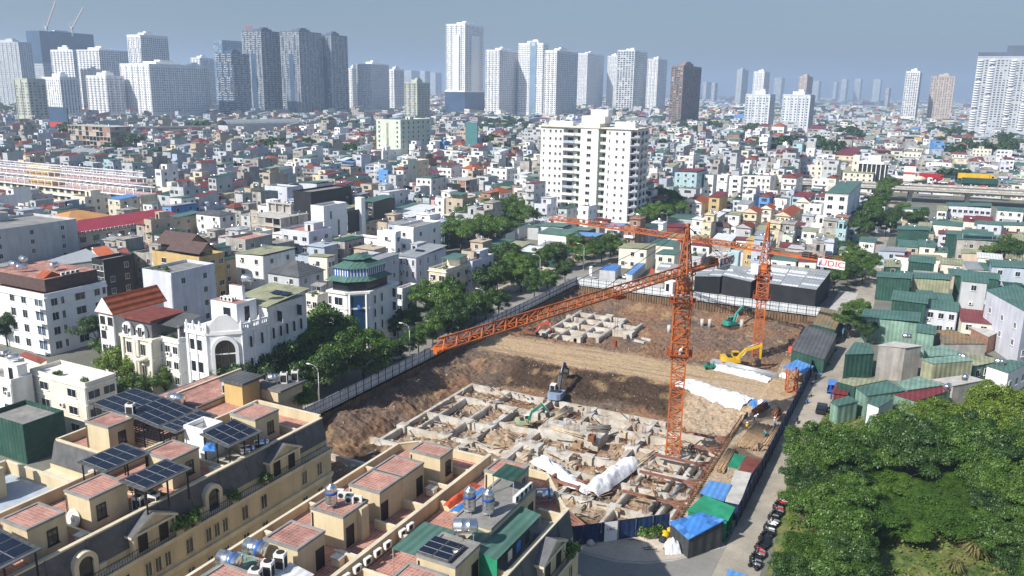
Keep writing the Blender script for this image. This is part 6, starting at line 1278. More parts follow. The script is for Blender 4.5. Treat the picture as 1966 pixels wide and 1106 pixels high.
q = MB(); q.box(-W*.95, 5.5, 15.2, -2.2, D*.48, 19.0); q.obj('penthouse', 'white_clean', o); put(win(1.6,2.2,'frame_dark'), 'window', o, (-4.6,5.5,15.9)); put(win(1.0,2.2,'frame_dark'), 'window', o, (-2.2,8.0,15.9), (0,0,PI/2))
q = MB(); q.box(-W*.75, 8.5, 19.0, -3.6, D*.42, 21.3); q.obj('penthouse_top', 'white_clean', o); q = MB(); q.face([(-W*.75,8.5,21.33),(-3.6,8.5,21.33),(-3.6,D*.42,21.33),(-W*.75,D*.42,21.33)]); q.face([(-W*.93,5.6,19.03),(-2.3,5.6,19.03),(-2.3,8.4,19.03),(-W*.93,8.4,19.03)]); q.obj('roof_tiles', 'terracotta_old', o)
roof_sheet(o, -W, D*.5, 0, D, 17.9, 18.9, 'olive_sheet', .5)
for k in range(6): put(ac_mesh(), 'outdoor_unit', o, (-W*.7 + 1.0*(k % 3), 6.3 + .8*(k//3), 19.03 + .0), (0,0,0))
small_tank(o, -W*.4, 10, 21.35, .5, 1.2)
for k in range(2): q = MB(); q.box(-1.0,-.9,0,1.0,.9,.06); oo = q.obj('solar_panel', 'solar', o, (-W*.35 + k*2.2, D*.78, 18.75)); oo.rotation_euler = (.12,0,0)
o.scale = (1, 1, 1.1)
# ---- octagonal fronted building with green pavilion roof
P = at(*zp('f',785,85), 14.6); x, y = P.x, P.y; W = -slide(P, Vector((1,0,0)), zp('f',548,0)[0]); D = slide(P, Vector((0,1,0)), zp('f',1072,0)[0]); c = 3.6
claim(x-W, y, x, y+D); o = thing('office_house', 'white corner building with a blue glass column and tiered green pavilion roof', 'building', (x, y, 0))
pl = [(-W,0),(-c,0),(0,c),(0,D),(-W,D)]
def grow(e): return [(-W-e,-e),(-c-e*.4,-e),(e,c-e*-.4*-1+.0),(e,D+e),(-W-e,D+e)]
q = MB(); q.prism(pl, 0, 13.6); q.obj('wall', 'white', o); q = MB(); q.prism(grow(.35), 13.6, 14.1); q.prism(grow(.2), 10.0, 10.3); q.prism(grow(.2), 3.4, 3.7); q.obj('cornice', 'white', o)
dm = Vector((-c/2, c/2)); q = MB(); q.face([CP(-1.7,.5,.08), CP(1.7,.5,.08), CP(1.7,10.0,.08), CP(-1.7,10.0,.08)]); q.face([CP(-1.7,10.5,.08), CP(1.7,10.5,.08), CP(1.7,13.2,.08), CP(-1.7,13.2,.08)]); q.obj('glass_column', 'glass_blue', o)
q = MB()
for t in (-1.9, 1.9): q = MB(); q.bar(CP(t,0,.12), CP(t,13.6,.12), .4); q.obj('pilaster', 'white', o)
q = MB(); q.lathe([(.55,0),(.55,.08)], 14, CP(0,10.6,.3), 0, 'y'); q.obj('emblem', 'sign_blue', o)
for f, z in enumerate((1.0, 4.4, 7.6, 10.9)):
    put(win(2.2,1.8,'white'), 'window', o, (-W*.5-c*.4, 0, z)); put(win(.8,1.8,'white'), 'window', o, (-W+.6, 0, z))
    for t in (.18, .42): put(win(.9,1.9,'white'), 'window', o, (0, c + (D-c)*t, z))
    put(win(2.0,2.1,'white'), 'window', o, (0, c + (D-c)*.82, z))
q = MB(); q.prism([(-W+.8,.8),(-c-.2,.8),(-.8,c+.2),(-.8,D*.8),(-W+.8,D*.8)], 14.1, 16.5); q.obj('glazed_storey', 'glass', o)
def prism_roof(nm, pts, z0, z1, inset, m):
    q = MB(); cx = sum(p[0] for p in pts)/len(pts); cy_ = sum(p[1] for p in pts)/len(pts); n2 = [(cx+(p[0]-cx)*inset, cy_+(p[1]-cy_)*inset) for p in pts]; k = len(pts)
    for i in range(k): j = (i+1) % k; q.face([(*pts[i],z0),(*pts[j],z0),(*n2[j],z1),(*n2[i],z1)])
    q.face([(*p,z1) for p in n2]); q.face([(*p,z0) for p in reversed(pts)]); return q.obj(nm, m, o)
e1 = [(-W-.4,-.4),(-c-.1,-.4),(.4,c+.1),(.4,D*.85),(-W-.4,D*.85)]
prism_roof('lower_roof', e1, 16.5, 17.5, .78, 'green_sheet')
cx = sum(p[0] for p in e1)/5; cy_ = sum(p[1] for p in e1)/5; sc2 = lambda f: [(cx+(p[0]-cx)*f, cy_+(p[1]-cy_)*f) for p in e1]
q = MB(); q.prism(sc2(.74), 17.4, 19.4); q.obj('awning_band', 'white', o)
q = MB(); ring = sc2(.752)
for i in range(5):
    a = Vector(ring[i]); b_ = Vector(ring[(i+1) % 5]); n_ = max(2, int((b_-a).length/.7))
    for k in range(n_): p = a + (b_-a)*k/n_; r = a + (b_-a)*(k+.5)/n_; q.face([(p.x,p.y,17.5),(r.x,r.y,17.5),(r.x,r.y,19.2),(p.x,p.y,19.2)])
q.obj('awning_stripes', 'sign_blue', o)
prism_roof('middle_roof', sc2(.84), 19.4, 20.7, .48, 'green_sheet'); prism_roof('lantern', sc2(.38), 20.6, 21.2, .98, 'green_dark'); prism_roof('top_roof', sc2(.5), 21.2, 22.4, .06, 'green_sheet')
# ---- labels that tell look-alike houses apart
WN = dict(white='white', white_clean='bright white', offwhite='off-white', cream='cream', cream_pale='pale cream', cream_wall='cream', yellow='yellow', grey_wall='grey', bluegrey='blue-grey', lav='pale lavender', palegreen='pale green', teal_wall='pale teal', blue_wall='blue', pink='pink', tan='tan', render_grey='unpainted grey', brick_raw='bare brick', black_wall='black', green_dark='dark green', green_pale='pale green sheet', olive_sheet='olive sheet', red_sheet='red sheet', red_tile='brick-red', concrete='concrete', net_black='black')
LANDMARKS = [('the tall white apartment block',1140,430),('the white six-storey corner building',1605,470),('the overpass',1850,370),('the crimson-roofed school',230,460),('the blue-and-white school',150,380),('the black and white house',640,450),('the nine-storey white block',775,300),('the octagonal corner building',690,660),('the wooded lot',1800,860),('the far crane',1455,560),('the black-walled halls',1500,560),('the pale teal house',1320,370),('the bright blue house',740,360),('the black-and-white office',1680,350),('the brown apartment tower',1315,220),('the blue-footed tower',890,225),('the three dark grid towers',560,210),('the wide white slab tower',310,210),('the olive tower',60,240),('the ruined concrete frame',215,250),('the large street trees',640,700),('the white metal-roofed hall',180,275),('the twin white blocks',1500,235),('the right-edge white tower',1900,235),('the pale grid tower on the right',1765,210)]
USED = {}
def autolabel(x, y, W, D, h, wall, roof, extra='', noun='house'):
    px, py = proj((x - W/2, y, h)); best = min(LANDMARKS, key=lambda l: (l[1]-px)**2 + ((l[2]-py)*2.2)**2); dx, dy = px - best[1], py - best[2]
    rel = ('right of ' if dx > 0 else 'left of ') if abs(dx) > abs(dy) * 1.3 else ('below ' if dy > 0 else 'behind ')
    sz = 'tall ' if h > 14.5 else ('low ' if h < 6.2 else ('three-storey ' if 8 < h < 11 else '')); sh = 'narrow ' if W < 4.6 else ('wide ' if W > 9.5 else '')
    lab = f"{sz}{sh}{WN.get(wall, 'grey')} {noun} with {RN.get(roof, 'a sheet roof')}{extra}, {rel}{best[0]}"
    lab = ' '.join(lab.split()[:15]); k = USED.get(lab, 0); USED[lab] = k + 1
    if k: 
        o_ = ['', 'second', 'third', 'fourth', 'fifth', 'sixth', 'seventh', 'eighth', 'ninth', 'tenth', 'eleventh', 'twelfth', 'thirteenth', 'fourteenth', 'fifteenth', 'sixteenth', 'seventeenth', 'eighteenth'][min(k, 17)]; lab = f"{o_} {lab}"
        k2 = USED.get(lab, 0); USED[lab] = k2 + 1
    return ' '.join(lab.split()[:16])
def sb(zl, nx_, ny_, lx, h, wall, roof, D=9, rx=None, label=None, **k):
    px, py = zp(zl, nx_, ny_); x, y, W, D_ = corner(px, py, zp(zl, lx, 0)[0], px + 5, h); 
    return house(x, y, max(2, W), D if rx is None else D_, h, wall, roof, label=label or autolabel(x, y, W, D, h, wall, roof, noun='shed' if h < 5.6 else 'house'), group='low sheds and houses around the site', **k)
no = dict(sw=0, ew=0)
for a in [('d',1110,1055,858,7,'green_dark','green',8),('d',1290,930,1098,7.5,'green_dark','green',9),('d',1410,1065,1125,7,'olive_sheet','green',8),('h',1230,170,972,8,'green_dark','green',9),('h',1165,325,745,6,'green_pale','green',9),('d',1780,1050,1450,8,'green_dark','green',7),
 ('d',1250,690,1010,8,'green_dark','green',10),('d',1540,720,1380,8.5,'green_dark','green',8),('d',1325,910,1130,5,'offwhite','olive',9),('d',1500,945,1340,5,'offwhite','olive',9),('d',1230,610,1050,5,'tan','olive',10),('d',1500,650,1280,5,'offwhite','green',9),('d',1240,530,1050,6,'offwhite','green',9),
 ('d',1100,880,1000,5,'white','red',8),('d',300,820,120,5.5,'tan','red',8),('c',210,660,130,5,'grey_wall','green',10),('c',395,665,190,5.5,'lav','green',10),('c',590,690,430,5,'green_dark','green',8),('c',180,845,70,5.5,'green_dark','white',8),('c',350,870,250,4.5,'green_dark','green',9),('c',70,810,-40,5.5,'offwhite','olive',9),('c',1420,600,1180,5,'grey_wall','green',9),('c',1310,665,1160,5.5,'red_tile','red',9),('b',1870,790,1705,5,'green_dark','green',9),('b',1960,830,1880,5,'tan','olive',8),('b',1790,860,1700,4.5,'tan','olive',8),
 ('d',1690,700,1550,5,'green_pale','green',8),('d',1640,860,1500,5,'tan','olive',8),('d',1800,900,1620,5,'offwhite','white',8),('d',1960,860,1830,6,'olive_sheet','green',9),('d',960,620,850,5,'grey_wall','green',8),('d',1010,560,950,6,'green_dark','grey',8),('c',1460,745,1370,5,'tan','olive',8),('c',1600,880,1500,5,'offwhite','white',8),('c',1230,800,1060,6,'offwhite','green',9),('c',740,600,640,4,'red_tile','red',6),('h',1290,400,1160,6,'green_pale','green',6),('h',620,860,530,3.5,'red_sheet','red',6)]:
    sb(*a, **no)
for a, k in [(('h',1465,230,1228,6.5,'lav','green',8),dict(sw=3,ew=0)),(('h',1690,15,1500,13,'grey_wall','green',8),dict(sw=1,ew=0,fl=4)),(('d',2130,990,1725,9.5,'bluegrey','green',12),dict(sw=3,ew=0,fl=3)),(('d',1720,515,1385,8.5,'lav','green',14),dict(sw=8,ew=0,fl=2,ww=1.6)),(('d',1385,530,1312,7.5,'white','olive',12),dict(sw=1,ew=0,ww=3.0)),(('d',1760,770,1465,8.5,'render_grey','green',12),dict(sw=4,ew=0,fl=2,opts=('canopy',),top='green_sheet')),(('d',1800,640,1617,7.5,'lav','green',7),dict(sw=2,ew=0)),(('d',1970,650,1800,7,'offwhite','green',9),dict(sw=2,ew=0)),(('d',1965,540,1770,9,'white','green',10),dict(sw=3,ew=0)),
 (('d',840,770,725,6.5,'white','green',8),dict(sw=1,ew=0)),(('d',1065,850,870,6,'bluegrey','grey',9),dict(sw=1,ew=0)),(('d',520,745,390,7,'white','olive',8),dict(sw=2,ew=1)),(('d',400,690,290,7.5,'white','olive',7),dict(sw=2,ew=0)),(('c',425,720,210,6.5,'white','green',10),dict(sw=0,ew=1)),(('c',640,740,432,6,'red_sheet','blue',9),dict(sw=4,ew=0)),(('c',268,850,170,5.2,'white','hipbrown',8),dict(sw=2,ew=0,rise=1.2)),(('c',1030,830,820,7,'offwhite','olive',10),dict(sw=3,ew=0)),(('c',1240,870,1100,6.5,'offwhite','green',9),dict(sw=2,ew=0)),(('c',1780,760,1670,5.2,'white','red',8),dict(sw=1,ew=0)),(('c',1815,665,1700,7.5,'grey_wall','gablered',9),dict(sw=2,ew=0,rise=1.5)),(('c',1940,720,1845,8,'brick_raw','grey',9),dict(sw=2,ew=0)),(('c',1500,800,1360,6,'white','red',9),dict(sw=2,ew=0)),(('d',640,830,575,5.5,'offwhite','grey',7),dict(sw=1,ew=0)),(('c',60,655,-80,5,'white','green',9),dict(sw=1,ew=0)),(('b',1890,705,1850,6,'white','green',8),dict(sw=0,ew=0))]:
    sb(*a, **k)
def Hs(nm, lab, pts, z, roof, wall, **k): return shed(nm, lab, [(*zp('h', *p), z if not isinstance(z, (list, tuple)) else z[i]) for i, p in enumerate(pts)][::-1], roof, wall, cat='shed', **k)
for lab, pts, z, rf, wl in [
 ('dark teal clad hut with a white-edged gable beside the lane', [(612,552),(690,455),(800,470),(842,545)], 5.6, 'green_sheet', 'green_dark'),
 ('blank rendered grey cube house right of the dark teal hut', [(862,482),(990,452),(1200,487),(1075,503)], 7.6, 'concrete', 'render_grey'),
 ('wide green sheet roof of a low shed right of the lane car', [(690,795),(935,745),(1070,825),(780,865)], 5.0, 'green_sheet', 'green_pale'),
 ('faded olive and green lean-to roof beside the small blue truck', [(548,752),(660,725),(935,742),(690,792)], 5.2, 'olive_sheet', 'green_dark'),
 ('shed with a plain crimson sheet roof at the edge of the woods', [(980,850),(1360,790),(1420,820),(1150,905)], 4.8, 'red_sheet', 'green_pale'),
 ('pale green roof strip behind the crimson shed roof', [(1000,762),(1170,715),(1360,783),(1080,823)], 5.1, 'green_pale', 'green_pale'),
 ('olive walled shed with a greenish roof behind the wooded lot', [(1190,585),(1500,555),(1590,598),(1280,622)], 6.5, 'green_pale', 'olive_sheet'),
 ('ribbed green and rust roof behind the grey cube house', [(1205,500),(1360,480),(1525,553),(1250,568)], 5.4, 'green_pale', 'green_dark'),
 ('flat grey concrete roof with a tank at the edge of the woods', [(1270,740),(1530,705),(1670,745),(1430,790)], 4.0, 'concrete', 'render_grey'),
 ('low olive-green roof left of the white house at the right edge', [(1510,530),(1650,555),(1795,600),(1590,640)], 4.6, 'olive_sheet', 'green_pale'),
 ('white house with a green roof touching the tree tops at the right edge', [(1680,635),(1860,590),(2000,615),(1850,692)], 5.6, 'green_sheet', 'white'),
 ('patchwork of rusty sheet roofs among the green sheds', [(1280,370),(1430,365),(1690,470),(1360,470)], 4.2, 'rust_sheet', 'render_grey'),
 ('roofless brick house shell beside the tall white wall', [(1540,340),(1650,310),(1815,365),(1700,420)], 4.4, 'concrete', 'brick_raw'),
 ('small green shed roof behind the parked black car', [(500,910),(640,862),(720,905),(560,942)], 3.8, 'green_sheet', 'green_pale'),
 ('white walled hut with a green roof poking out of the trees', [(780,915),(880,865),(990,880),(870,950)], 4.8, 'green_sheet', 'white'),
 ('teal sheet roof deep among the trees', [(765,1105),(800,1012),(900,1020),(890,1112)], 2.8, 'green_sheet', 'green_dark'),
 ('tall pale house with a green roof at the right edge, above a brick shell', [(1680,65),(1900,20),(2200,180),(1975,228)], 13.0, 'green_sheet', 'lav'),
 ('corrugated teal canopy at the bottom edge in front of the woods', [(60,0),(120,0),(160,10),(90,40)], 3.5, 'green_sheet', 'green_dark')][:-1]:
    o, l, w = Hs('shed', lab, pts, z, rf, wl)
    if 'white house' in lab or 'tall pale' in lab: shed_windows(o, w, 0, 3, 1.3, 1.4, 2.0); (shed_windows(o, w, 0, 3, 1.2, 1.3, 8.0), shed_windows(o, w, 3, 3, 1.2, 1.3, 8.0), shed_windows(o, w, 3, 3, 1.2, 1.3, 4.0)) if 'tall' in lab else None
for i, (px, py) in enumerate([(1742,642),(1854,720),(1848,680),(1920,690),(1820,738)]): P = at(px, py, 6.8); tank_h(['steel tank on the green shed behind the grey cube house','steel tank on the flat grey roof, left','small steel tank among the olive roofs','steel tank near the right edge green roof','large steel tank beside the crimson shed roof'][i], P.x, P.y, 5.3, .4 + i, 1.8, .55)
shed('roof_sheet_canopy', 'teal tarpaulin canopy at the bottom edge in front of the wooded lot', [(1475,1150,3.0),(1487,1074,3.4),(1595,1112,3.4),(1600,1170,3.0)][::-1], 'green_sheet', None, posts=True, cat='canopy')
shed('roof_sheet_canopy', 'bright blue sheet canopy at the bottom edge of the street', [(1388,1130,2.4),(1398,1092,2.6),(1440,1106,2.6),(1445,1135,2.4)][::-1], 'blue_sheet2', None, posts=True, cat='canopy')

# ---- unfinished concrete frames
def frame_building(label, x, y, W, D, fl, fh, wall='render_grey', infill=.5, name='unfinished_building', seed=1, wrap=None):
    R_ = random.Random(seed); o = thing(name, label, 'building', (x, y, 0)); claim(x-W, y, x, y+D); hero(x, y, W, D, fl*fh); nx_, ny_ = max(2, round(W/4.2)), max(2, round(D/4.5))
    for f in range(1, fl + 1): q = MB(); q.box(-W-.3,-.3,f*fh-.3,.3,D+.3,f*fh); q.obj('floor_slab', 'concrete', o)
    for i in range(nx_+1):
        for j in range(ny_+1):
            if 0 < i < nx_ and 0 < j < ny_: continue
            q = MB(); xx, yy = -W + W*i/nx_, D*j/ny_; q.cbox(min(-.2,max(-W+.2,xx)), min(D-.2,max(.2,yy)), 0, .38, .38, fl*fh - .31 + (1.0 if R_.random() < .5 else .3)); q.obj('column', 'concrete', o)
    for f in range(fl):
        for i in range(nx_):
            if R_.random() < infill: q = MB(); q.box(-W+W*i/nx_+.2,.05,f*fh,-W+W*(i+1)/nx_-.2,.2,f*fh+(fh-.32)*R_.choice((.35,1,1))); q.obj('infill_wall', R_.choice((wall,'brick_raw','tan')), o)
        for j in range(ny_):
            if R_.random() < infill*1.2: q = MB(); q.box(-.2,D*j/ny_+.2,f*fh,-.05,D*(j+1)/ny_-.2,f*fh+(fh-.32)*R_.choice((.35,1,1))); q.obj('infill_wall', R_.choice((wall,wall,'brick_raw')), o)
    q = MB(); q.box(-W+.6, D*.45, 0, -.6, D-.5, fl*fh-.35); q.obj('inner_wall', wall, o)
    if wrap: q = MB(); q.face([(-W-.4,-.4,1),(-W*.3,-.4,1),(-W*.3,-.4,fl*fh*.85),(-W-.4,-.4,fl*fh*.85)]); q.obj('safety_net', wrap, o)
    return o
x, y, W, D = corner(*zp('b',190,585), zp('b',-45,0)[0], zp('b',395,0)[0], 13.2); frame_building('bare unfinished concrete house frame with brick infill', x, y, W, D, 4, 3.3, seed=4)
x, y, W, D = corner(*zp('b',265,470), zp('b',95,0)[0], zp('b',290,0)[0], 17.5); frame_building('upper concrete frame storeys rising behind the bare house frame', x, y, W, D*.8, 5, 3.4, seed=6, infill=.3)
x, y, W, D = corner(*zp('b',1590,300), zp('b',1462,0)[0], zp('b',1690,0)[0], 13.6); frame_building('half-finished grey house wrapped in safety nets', x, y, W, D, 4, 3.4, seed=9, wrap='net_black')
P = atd(*zp('s',830,1000), 760); x, y = P.x, P.y; frame_building('ruined ochre concrete frame of an old block, upper left', x, y, 52, 20, 6, 4.0, 'tan', .55, seed=12)
# ---- black facade with the white cubes in front
x, y, W, D = corner(*zp('b',420,388), zp('b',405,0)[0], zp('b',725,0)[0], 19); house(x, y, 9, D, 18.2, 'black_wall', 'flat', sw=0, ew=0, label='tall black-fronted house with round units on its roof', opts=('ac',)); 
x, y, W, D = corner(*zp('b',515,495), zp('b',500,0)[0], zp('b',690,0)[0], 17); ox, oy = x, y
o = house(x, y, 6, D, 16.2, 'white_clean', 'flat', sw=0, ew=0, label='white windowless cube house in front of the black house')
put(win(.6,2.6,'frame_dark'), 'window', o, (0, D*.3, 12.0), (0,0,PI/2)); put(win(.7,8.0,'black_metal','glass',0), 'window', o, (0, D*.62, 3.0), (0,0,PI/2))
q = MB(); q.box(.01, D+.2, 5, .4, D+7, 13.5); q.obj('black_glass', 'black_wall', o); q = MB(); q.box(-1.5, D+7, 0, 1.5, D+9.5, 18.0); q.obj('white_fin', 'white_clean', o)
# ---- brown shingled house on yellow walls
x, y, W, D = corner(*zp('a',1500,850), zp('a',1145,0)[0], zp('a',1690,0)[0], 14.5)
o = house(x, y, W, D, 12.6, 'yellow', 'flat', sw=2, ew=3, fl=4, ww=1.8, label='yellow house under steep brown shingled gables', opts=())
for i, (xa, ya, w_, d_, z_, r_) in enumerate(((-W, D*.25, W*.62, D*.75, 15.6, 2.8), (-W*.62, .2, W*.62, D*.6, 14.6, 2.4))):
    s_ = MB(); s_.box(xa+.5, ya+.5, 13.4, xa+w_-.5, ya+d_-.5, z_); s_.obj('attic', 'glass', o)
    q = MB(); A, B = (xa, ya+d_/2, z_+r_), (xa+w_, ya+d_/2, z_+r_); e = .7
    q.face([(xa-e,ya-e,z_-.3),(xa+w_+e,ya-e,z_-.3),(xa+w_+e,ya+d_/2,z_+r_),(xa-e,ya+d_/2,z_+r_)]); q.face([(xa-e,ya+d_+e,z_-.3),(xa-e,ya+d_/2,z_+r_),(xa+w_+e,ya+d_/2,z_+r_),(xa+w_+e,ya+d_+e,z_-.3)]); q.face([(xa+w_,ya,z_),(xa+w_,ya+d_,z_),(xa+w_,ya+d_/2,z_+r_)], 1); q.face([(xa,ya,z_),(xa,ya+d_/2,z_+r_),(xa,ya+d_,z_)], 1); q.obj('shingle_roof', ['shingle', 'timber'], o)
# ---- crimson-roofed school and the orange hall behind it
x, y, W, D = corner(*zp('a',560,700), zp('a',500,0)[0], zp('a',1395,0)[0], 9.4); W = 13
hero(x, y, W, D, 9.3); claim(x-W, y, x, y+D); o = thing('school', 'long cream school with a plain crimson sheet roof and a row of outdoor units', 'school', (x, y, 0))
q = MB(); q.box(-W,0,0,0,D,9.3); q.obj('wall', 'cream_pale', o); roof_hip(o, W, D, 9.5, 'crimson', 3.0, .7)
for k in range(8):
    for z in (5.8, 1.8): put(win(2.4,1.9,'white','glass',3), 'window', o, (0, D*(k+.6)/9.2, z), (0,0,PI/2))
for k in range(22): put(ac_mesh(), 'outdoor_unit', o, (.75, D*(.02 + .72*k/21), 9.0), (0,0,PI/2))
q = MB(); q.box(-.2,-.1,8.3,.5,D,8.7); q.box(0,-.1,4.6,.2,D,4.85); q.obj('cornice', 'cream_wall', o)
q = MB(); q.box(.5, D*.3, 8.0, .6, D*.5, 8.9); sg = q.obj('sign', 'paint_white', o); q = MB(); [q.box(.61, D*(.305+.19*k/14), 8.25, .64, D*(.305+.19*k/14)+D*.009, 8.7) for k in range(14)]; put(q.mesh('red_marks', ['sign_red']), 'red_marks', sg)
x, y, W, D = corner(*zp('a',500,612), zp('a',335,0)[0], zp('a',850,0)[0], 9.6); W = 16
hero(x, y, W, D, 9.3); claim(x-W, y, x, y+D); o = thing('hall', 'hall with a broad plain orange roof behind the crimson school roof', 'hall', (x, y, 0)); q = MB(); q.box(-W,0,0,0,D,9.3); q.obj('wall', 'cream_wall', o); roof_hip(o, W, D, 9.4, 'orange_sheet', 2.6, .4)
# low grey ribbed roof and orange tiled roof in front of the school
shed('shed', 'grey ribbed metal roof in front of the crimson school', [(*zp('a',355,905),10.5),(*zp('a',650,815),11.5),(*zp('a',785,895),11.5),(*zp('a',480,935),10.5)][::-1], 'galv', 'render_grey')
shed('shed', 'steep orange tiled roof beside the grey ribbed roof', [(*zp('a',690,815),11.0),(*zp('a',800,790),12.8),(*zp('a',912,885),12.4),(*zp('a',780,915),10.6)][::-1], 'orange_tile', 'offwhite')
shed('shed', 'dark red roof between the orange tiled roof and the brown shingles', [(*zp('a',885,830),10.0),(*zp('a',950,805),11.5),(*zp('a',1000,870),11.2),(*zp('a',930,885),10.0)][::-1], 'red_tile', 'offwhite')
shed('shed', 'dark maroon roof among the trees at the left edge', [(*zp('e',140,560),7),(*zp('e',190,530),8),(*zp('e',355,590),8),(*zp('e',300,620),7)][::-1], 'red_tile', 'offwhite')
# ---- blue and white school: three parallel slabs with open roof frames
for i, (nx_, ny_, lx, rx) in enumerate(((1055,395,-250,1100),(1000,310,-250,1060),(990,262,-250,1020))):
    x, y, W, D = corner(*zp('a',nx_,ny_), zp('a',lx,0)[0], zp('a',rx,0)[0], 11.5 + i*.5); D = 9
    hero(x, y, W, D, 12); claim(x-W, y, x, y+D+4); o = thing('school', 'blue-and-white school slab with an open white roof frame, ' + ['nearest of three','middle of three','farthest of three'][i], 'school', (x, y, 0))
    q = MB(); q.box(-W,0,0,0,D,10.4); q.obj('wall', 'cream_pale', o); q = MB()
    for z in (3.4, 6.9, 10.4): q.box(-W-.3,-1.2,z-.5,.3,D,z)
    q.obj('white_band', 'white_clean', o)
    q = MB(); q.face([(-W,-1.1,10.45),(.2,-1.1,10.45),(.2,D,10.45),(-W,D,10.45)]); q.obj('roof_floor', 'pink', o)
    nW = int(W/5)
    for k in range(nW):
        q = MB(); xx = -W + W*(k+.5)/nW; q.cbox(xx,-1.0,10.5,.35,.35,2.3); q.cbox(xx,D-.5,10.5,.35,.35,2.3); q.box(xx-.2,-1.2,12.8,xx+.2,D,13.1); q.obj('roof_frame', 'white_clean', o)
        for z in (1.0, 4.4, 7.9): put(win(3.2,1.7,'cream_pale','glass_blue' if k % 3 == 0 else 'glass',2), 'window', o, (xx, 0, z))
    q = MB(); q.box(-W,-1.3,13.1,.2,-.7,13.35); q.box(-W,D-.8,13.1,.2,D-.2,13.35); q.obj('roof_beam', 'white_clean', o)
    q = MB(); q.box(-W*.62,1,10.5,-W*.48,D-1,13.0); q.obj('stair_house', 'yellow' if i < 2 else 'cream_wall', o)
# ---- white metal-roofed hall, upper left
P = atd(*zp('s',800,1080), 640); o = thing('hall', 'white-walled hall with a wide grey pitched roof, upper left', 'hall', (P.x, P.y, 0)); claim(P.x-50, P.y, P.x, P.y+26)
q = MB(); q.box(-50,0,0,0,26,9); q.obj('wall', 'white_clean', o); roof_hip(o, 50, 26, 9, 'grey_sheet', 4, .6, True, 'white_clean')
for k in range(3): put(win(1.6,1.6,'frame_dark'), 'window', o, (0, 5 + 8*k, 4.5), (0,0,PI/2))
# ---- the tall white apartment block
P = at(1213, 442, 0); x, y = P.x, P.y; W = -slide(P + Vector((0,0,44)), Vector((1,0,0)), 1039); D = 17; claim(x-W, y-2, x, y+D)
o = thing('apartment_block', 'tall white twelve-storey apartment block with recessed balconies', 'apartment block', (x, y, 0)); FH = 3.35; NF = 12; Z0 = 3.4; HT_ = Z0 + NF*FH
q = MB()
segs = [(0,.245,0),(.36,.44,1.6),(.44,.625,-1.2),(.625,.70,1.6),(.70,.945,-.5)]
def X(t): return -W + W*t
for a, b_, yy in segs: q.box(X(a), yy, 0, X(b_), D*.5, HT_, bottom=False)
q.box(X(.245), 2.6, 0, X(.36), D*.5, HT_); q.box(X(.945), 1.8, 0, 0, D*.5, HT_); q.box(-W+.02, D*.5, 0, -.02, D, HT_-.01); q.obj('wall', 'white', o)
q = MB(); q.box(-W-.9,-1.0,HT_,X(.43),D*.6,HT_+.5); q.box(X(.43)-.2,-1.6,HT_+.02,X(.64),D*.6,HT_+2.2); q.box(X(.64)+.2,-1.3,HT_,.9,D*.6,HT_+.5); q.box(-W,D*.4,HT_+.1,0,D+.6,HT_+.6); q.obj('cornice', 'offwhite', o)
q = MB(); q.box(X(.42),1.5,HT_+2.2,X(.66),D*.55,HT_+5.2); q.box(X(.5),3,HT_+5.2,X(.68),D*.55,HT_+8); q.box(X(.75),4,HT_+.5,X(.95),D*.5,HT_+3); q.box(X(.05),4,HT_+.5,X(.3),D*.5,HT_+2.4); q.obj('roof_house', 'white', o)
w1 = win(.95,1.15,'white'); w2 = win(1.9,1.6,'frame_dark'); dr = win(1.3,2.0,'palegreen'); 
for f in range(NF):
    z = Z0 + f*FH + .9
    for t in (.035,.105,.165,.215): put(w1, 'window', o, (X(t), 0, z), (0,0,0), (.7 if t < .05 else 1,1,1))
    put(win(1.9,1.4,'white'), 'window', o, (X(.53), -1.2, z))
    for t in (.40,.665): put(dr, 'window', o, (X(t), 1.6, z-.4))
    for t in (.735,.81,.88): put(w1, 'window', o, (X(t), -.5, z), (0,0,0), (.6 if t < .74 else 1,1,1.2 if t < .74 else 1))
    put(w2, 'window', o, (X(.30), 2.6, z-.4), (0,0,0), (1.3,1,1.0)); put(w2, 'window', o, (X(.965), 1.8, z-.4))
    for j in range(3): put(w2, 'window', o, (0, D*(.2+.3*j), z-.2), (0,0,PI/2))
    q = MB(); q.box(X(.245),-.3,z-1.1,X(.36),2.6,z-.85); q.box(X(.245),-.3,z-.85,X(.36),-.18,z+.05); q.obj('balcony', 'bluegrey' if f % 3 == 1 else 'white', o)
    q = MB(); q.prism([(X(.945),-.5),(X(.985),-.6),(1.2,.6),(1.2,3.4),(0,3.4),(0,1.8),(X(.945),1.8)], z-1.1, z-.85, bottom=True); q.prism([(X(.985),-.7),(1.3,.55),(1.3,3.4),(1.2,3.4),(1.2,.65),(X(.985),-.6)], z-.85, z+.05); q.obj('balcony', 'lav', o)
    q = MB(); q.box(0, D*.35, z-1.1, 1.1, D*.95, z-.9); q.box(1.0, D*.35, z-.9, 1.1, D*.95, z+.1); q.obj('balcony', 'white', o)
    for t0, t1, yy in ((.36,.44,.0),(.625,.70,.0)): q = MB(); q.box(X(t0),yy,z-1.15,X(t1),1.6,z-.9); q.box(X(t0),yy,z-.9,X(t1),yy+.12,z+.1); q.obj('balcony', 'palegreen', o)
q = MB()
for f in range(NF+1): z = Z0 + f*FH - .25; q.box(X(.44)-.06,-1.28,z,X(.625)+.06,-1.2,z+.12)
q.obj('string_course', 'offwhite', o)
q = MB(); q.box(X(.5),-4.5,0,X(.62),-1.2,4.2); q.obj('entrance', 'red_tile', o); q = MB(); q.box(-W-1,-1.8,3.0,1.5,-.55,3.4); q.obj('canopy', 'offwhite', o)
HERO.append((1037, 1242, 235, 440, 375))
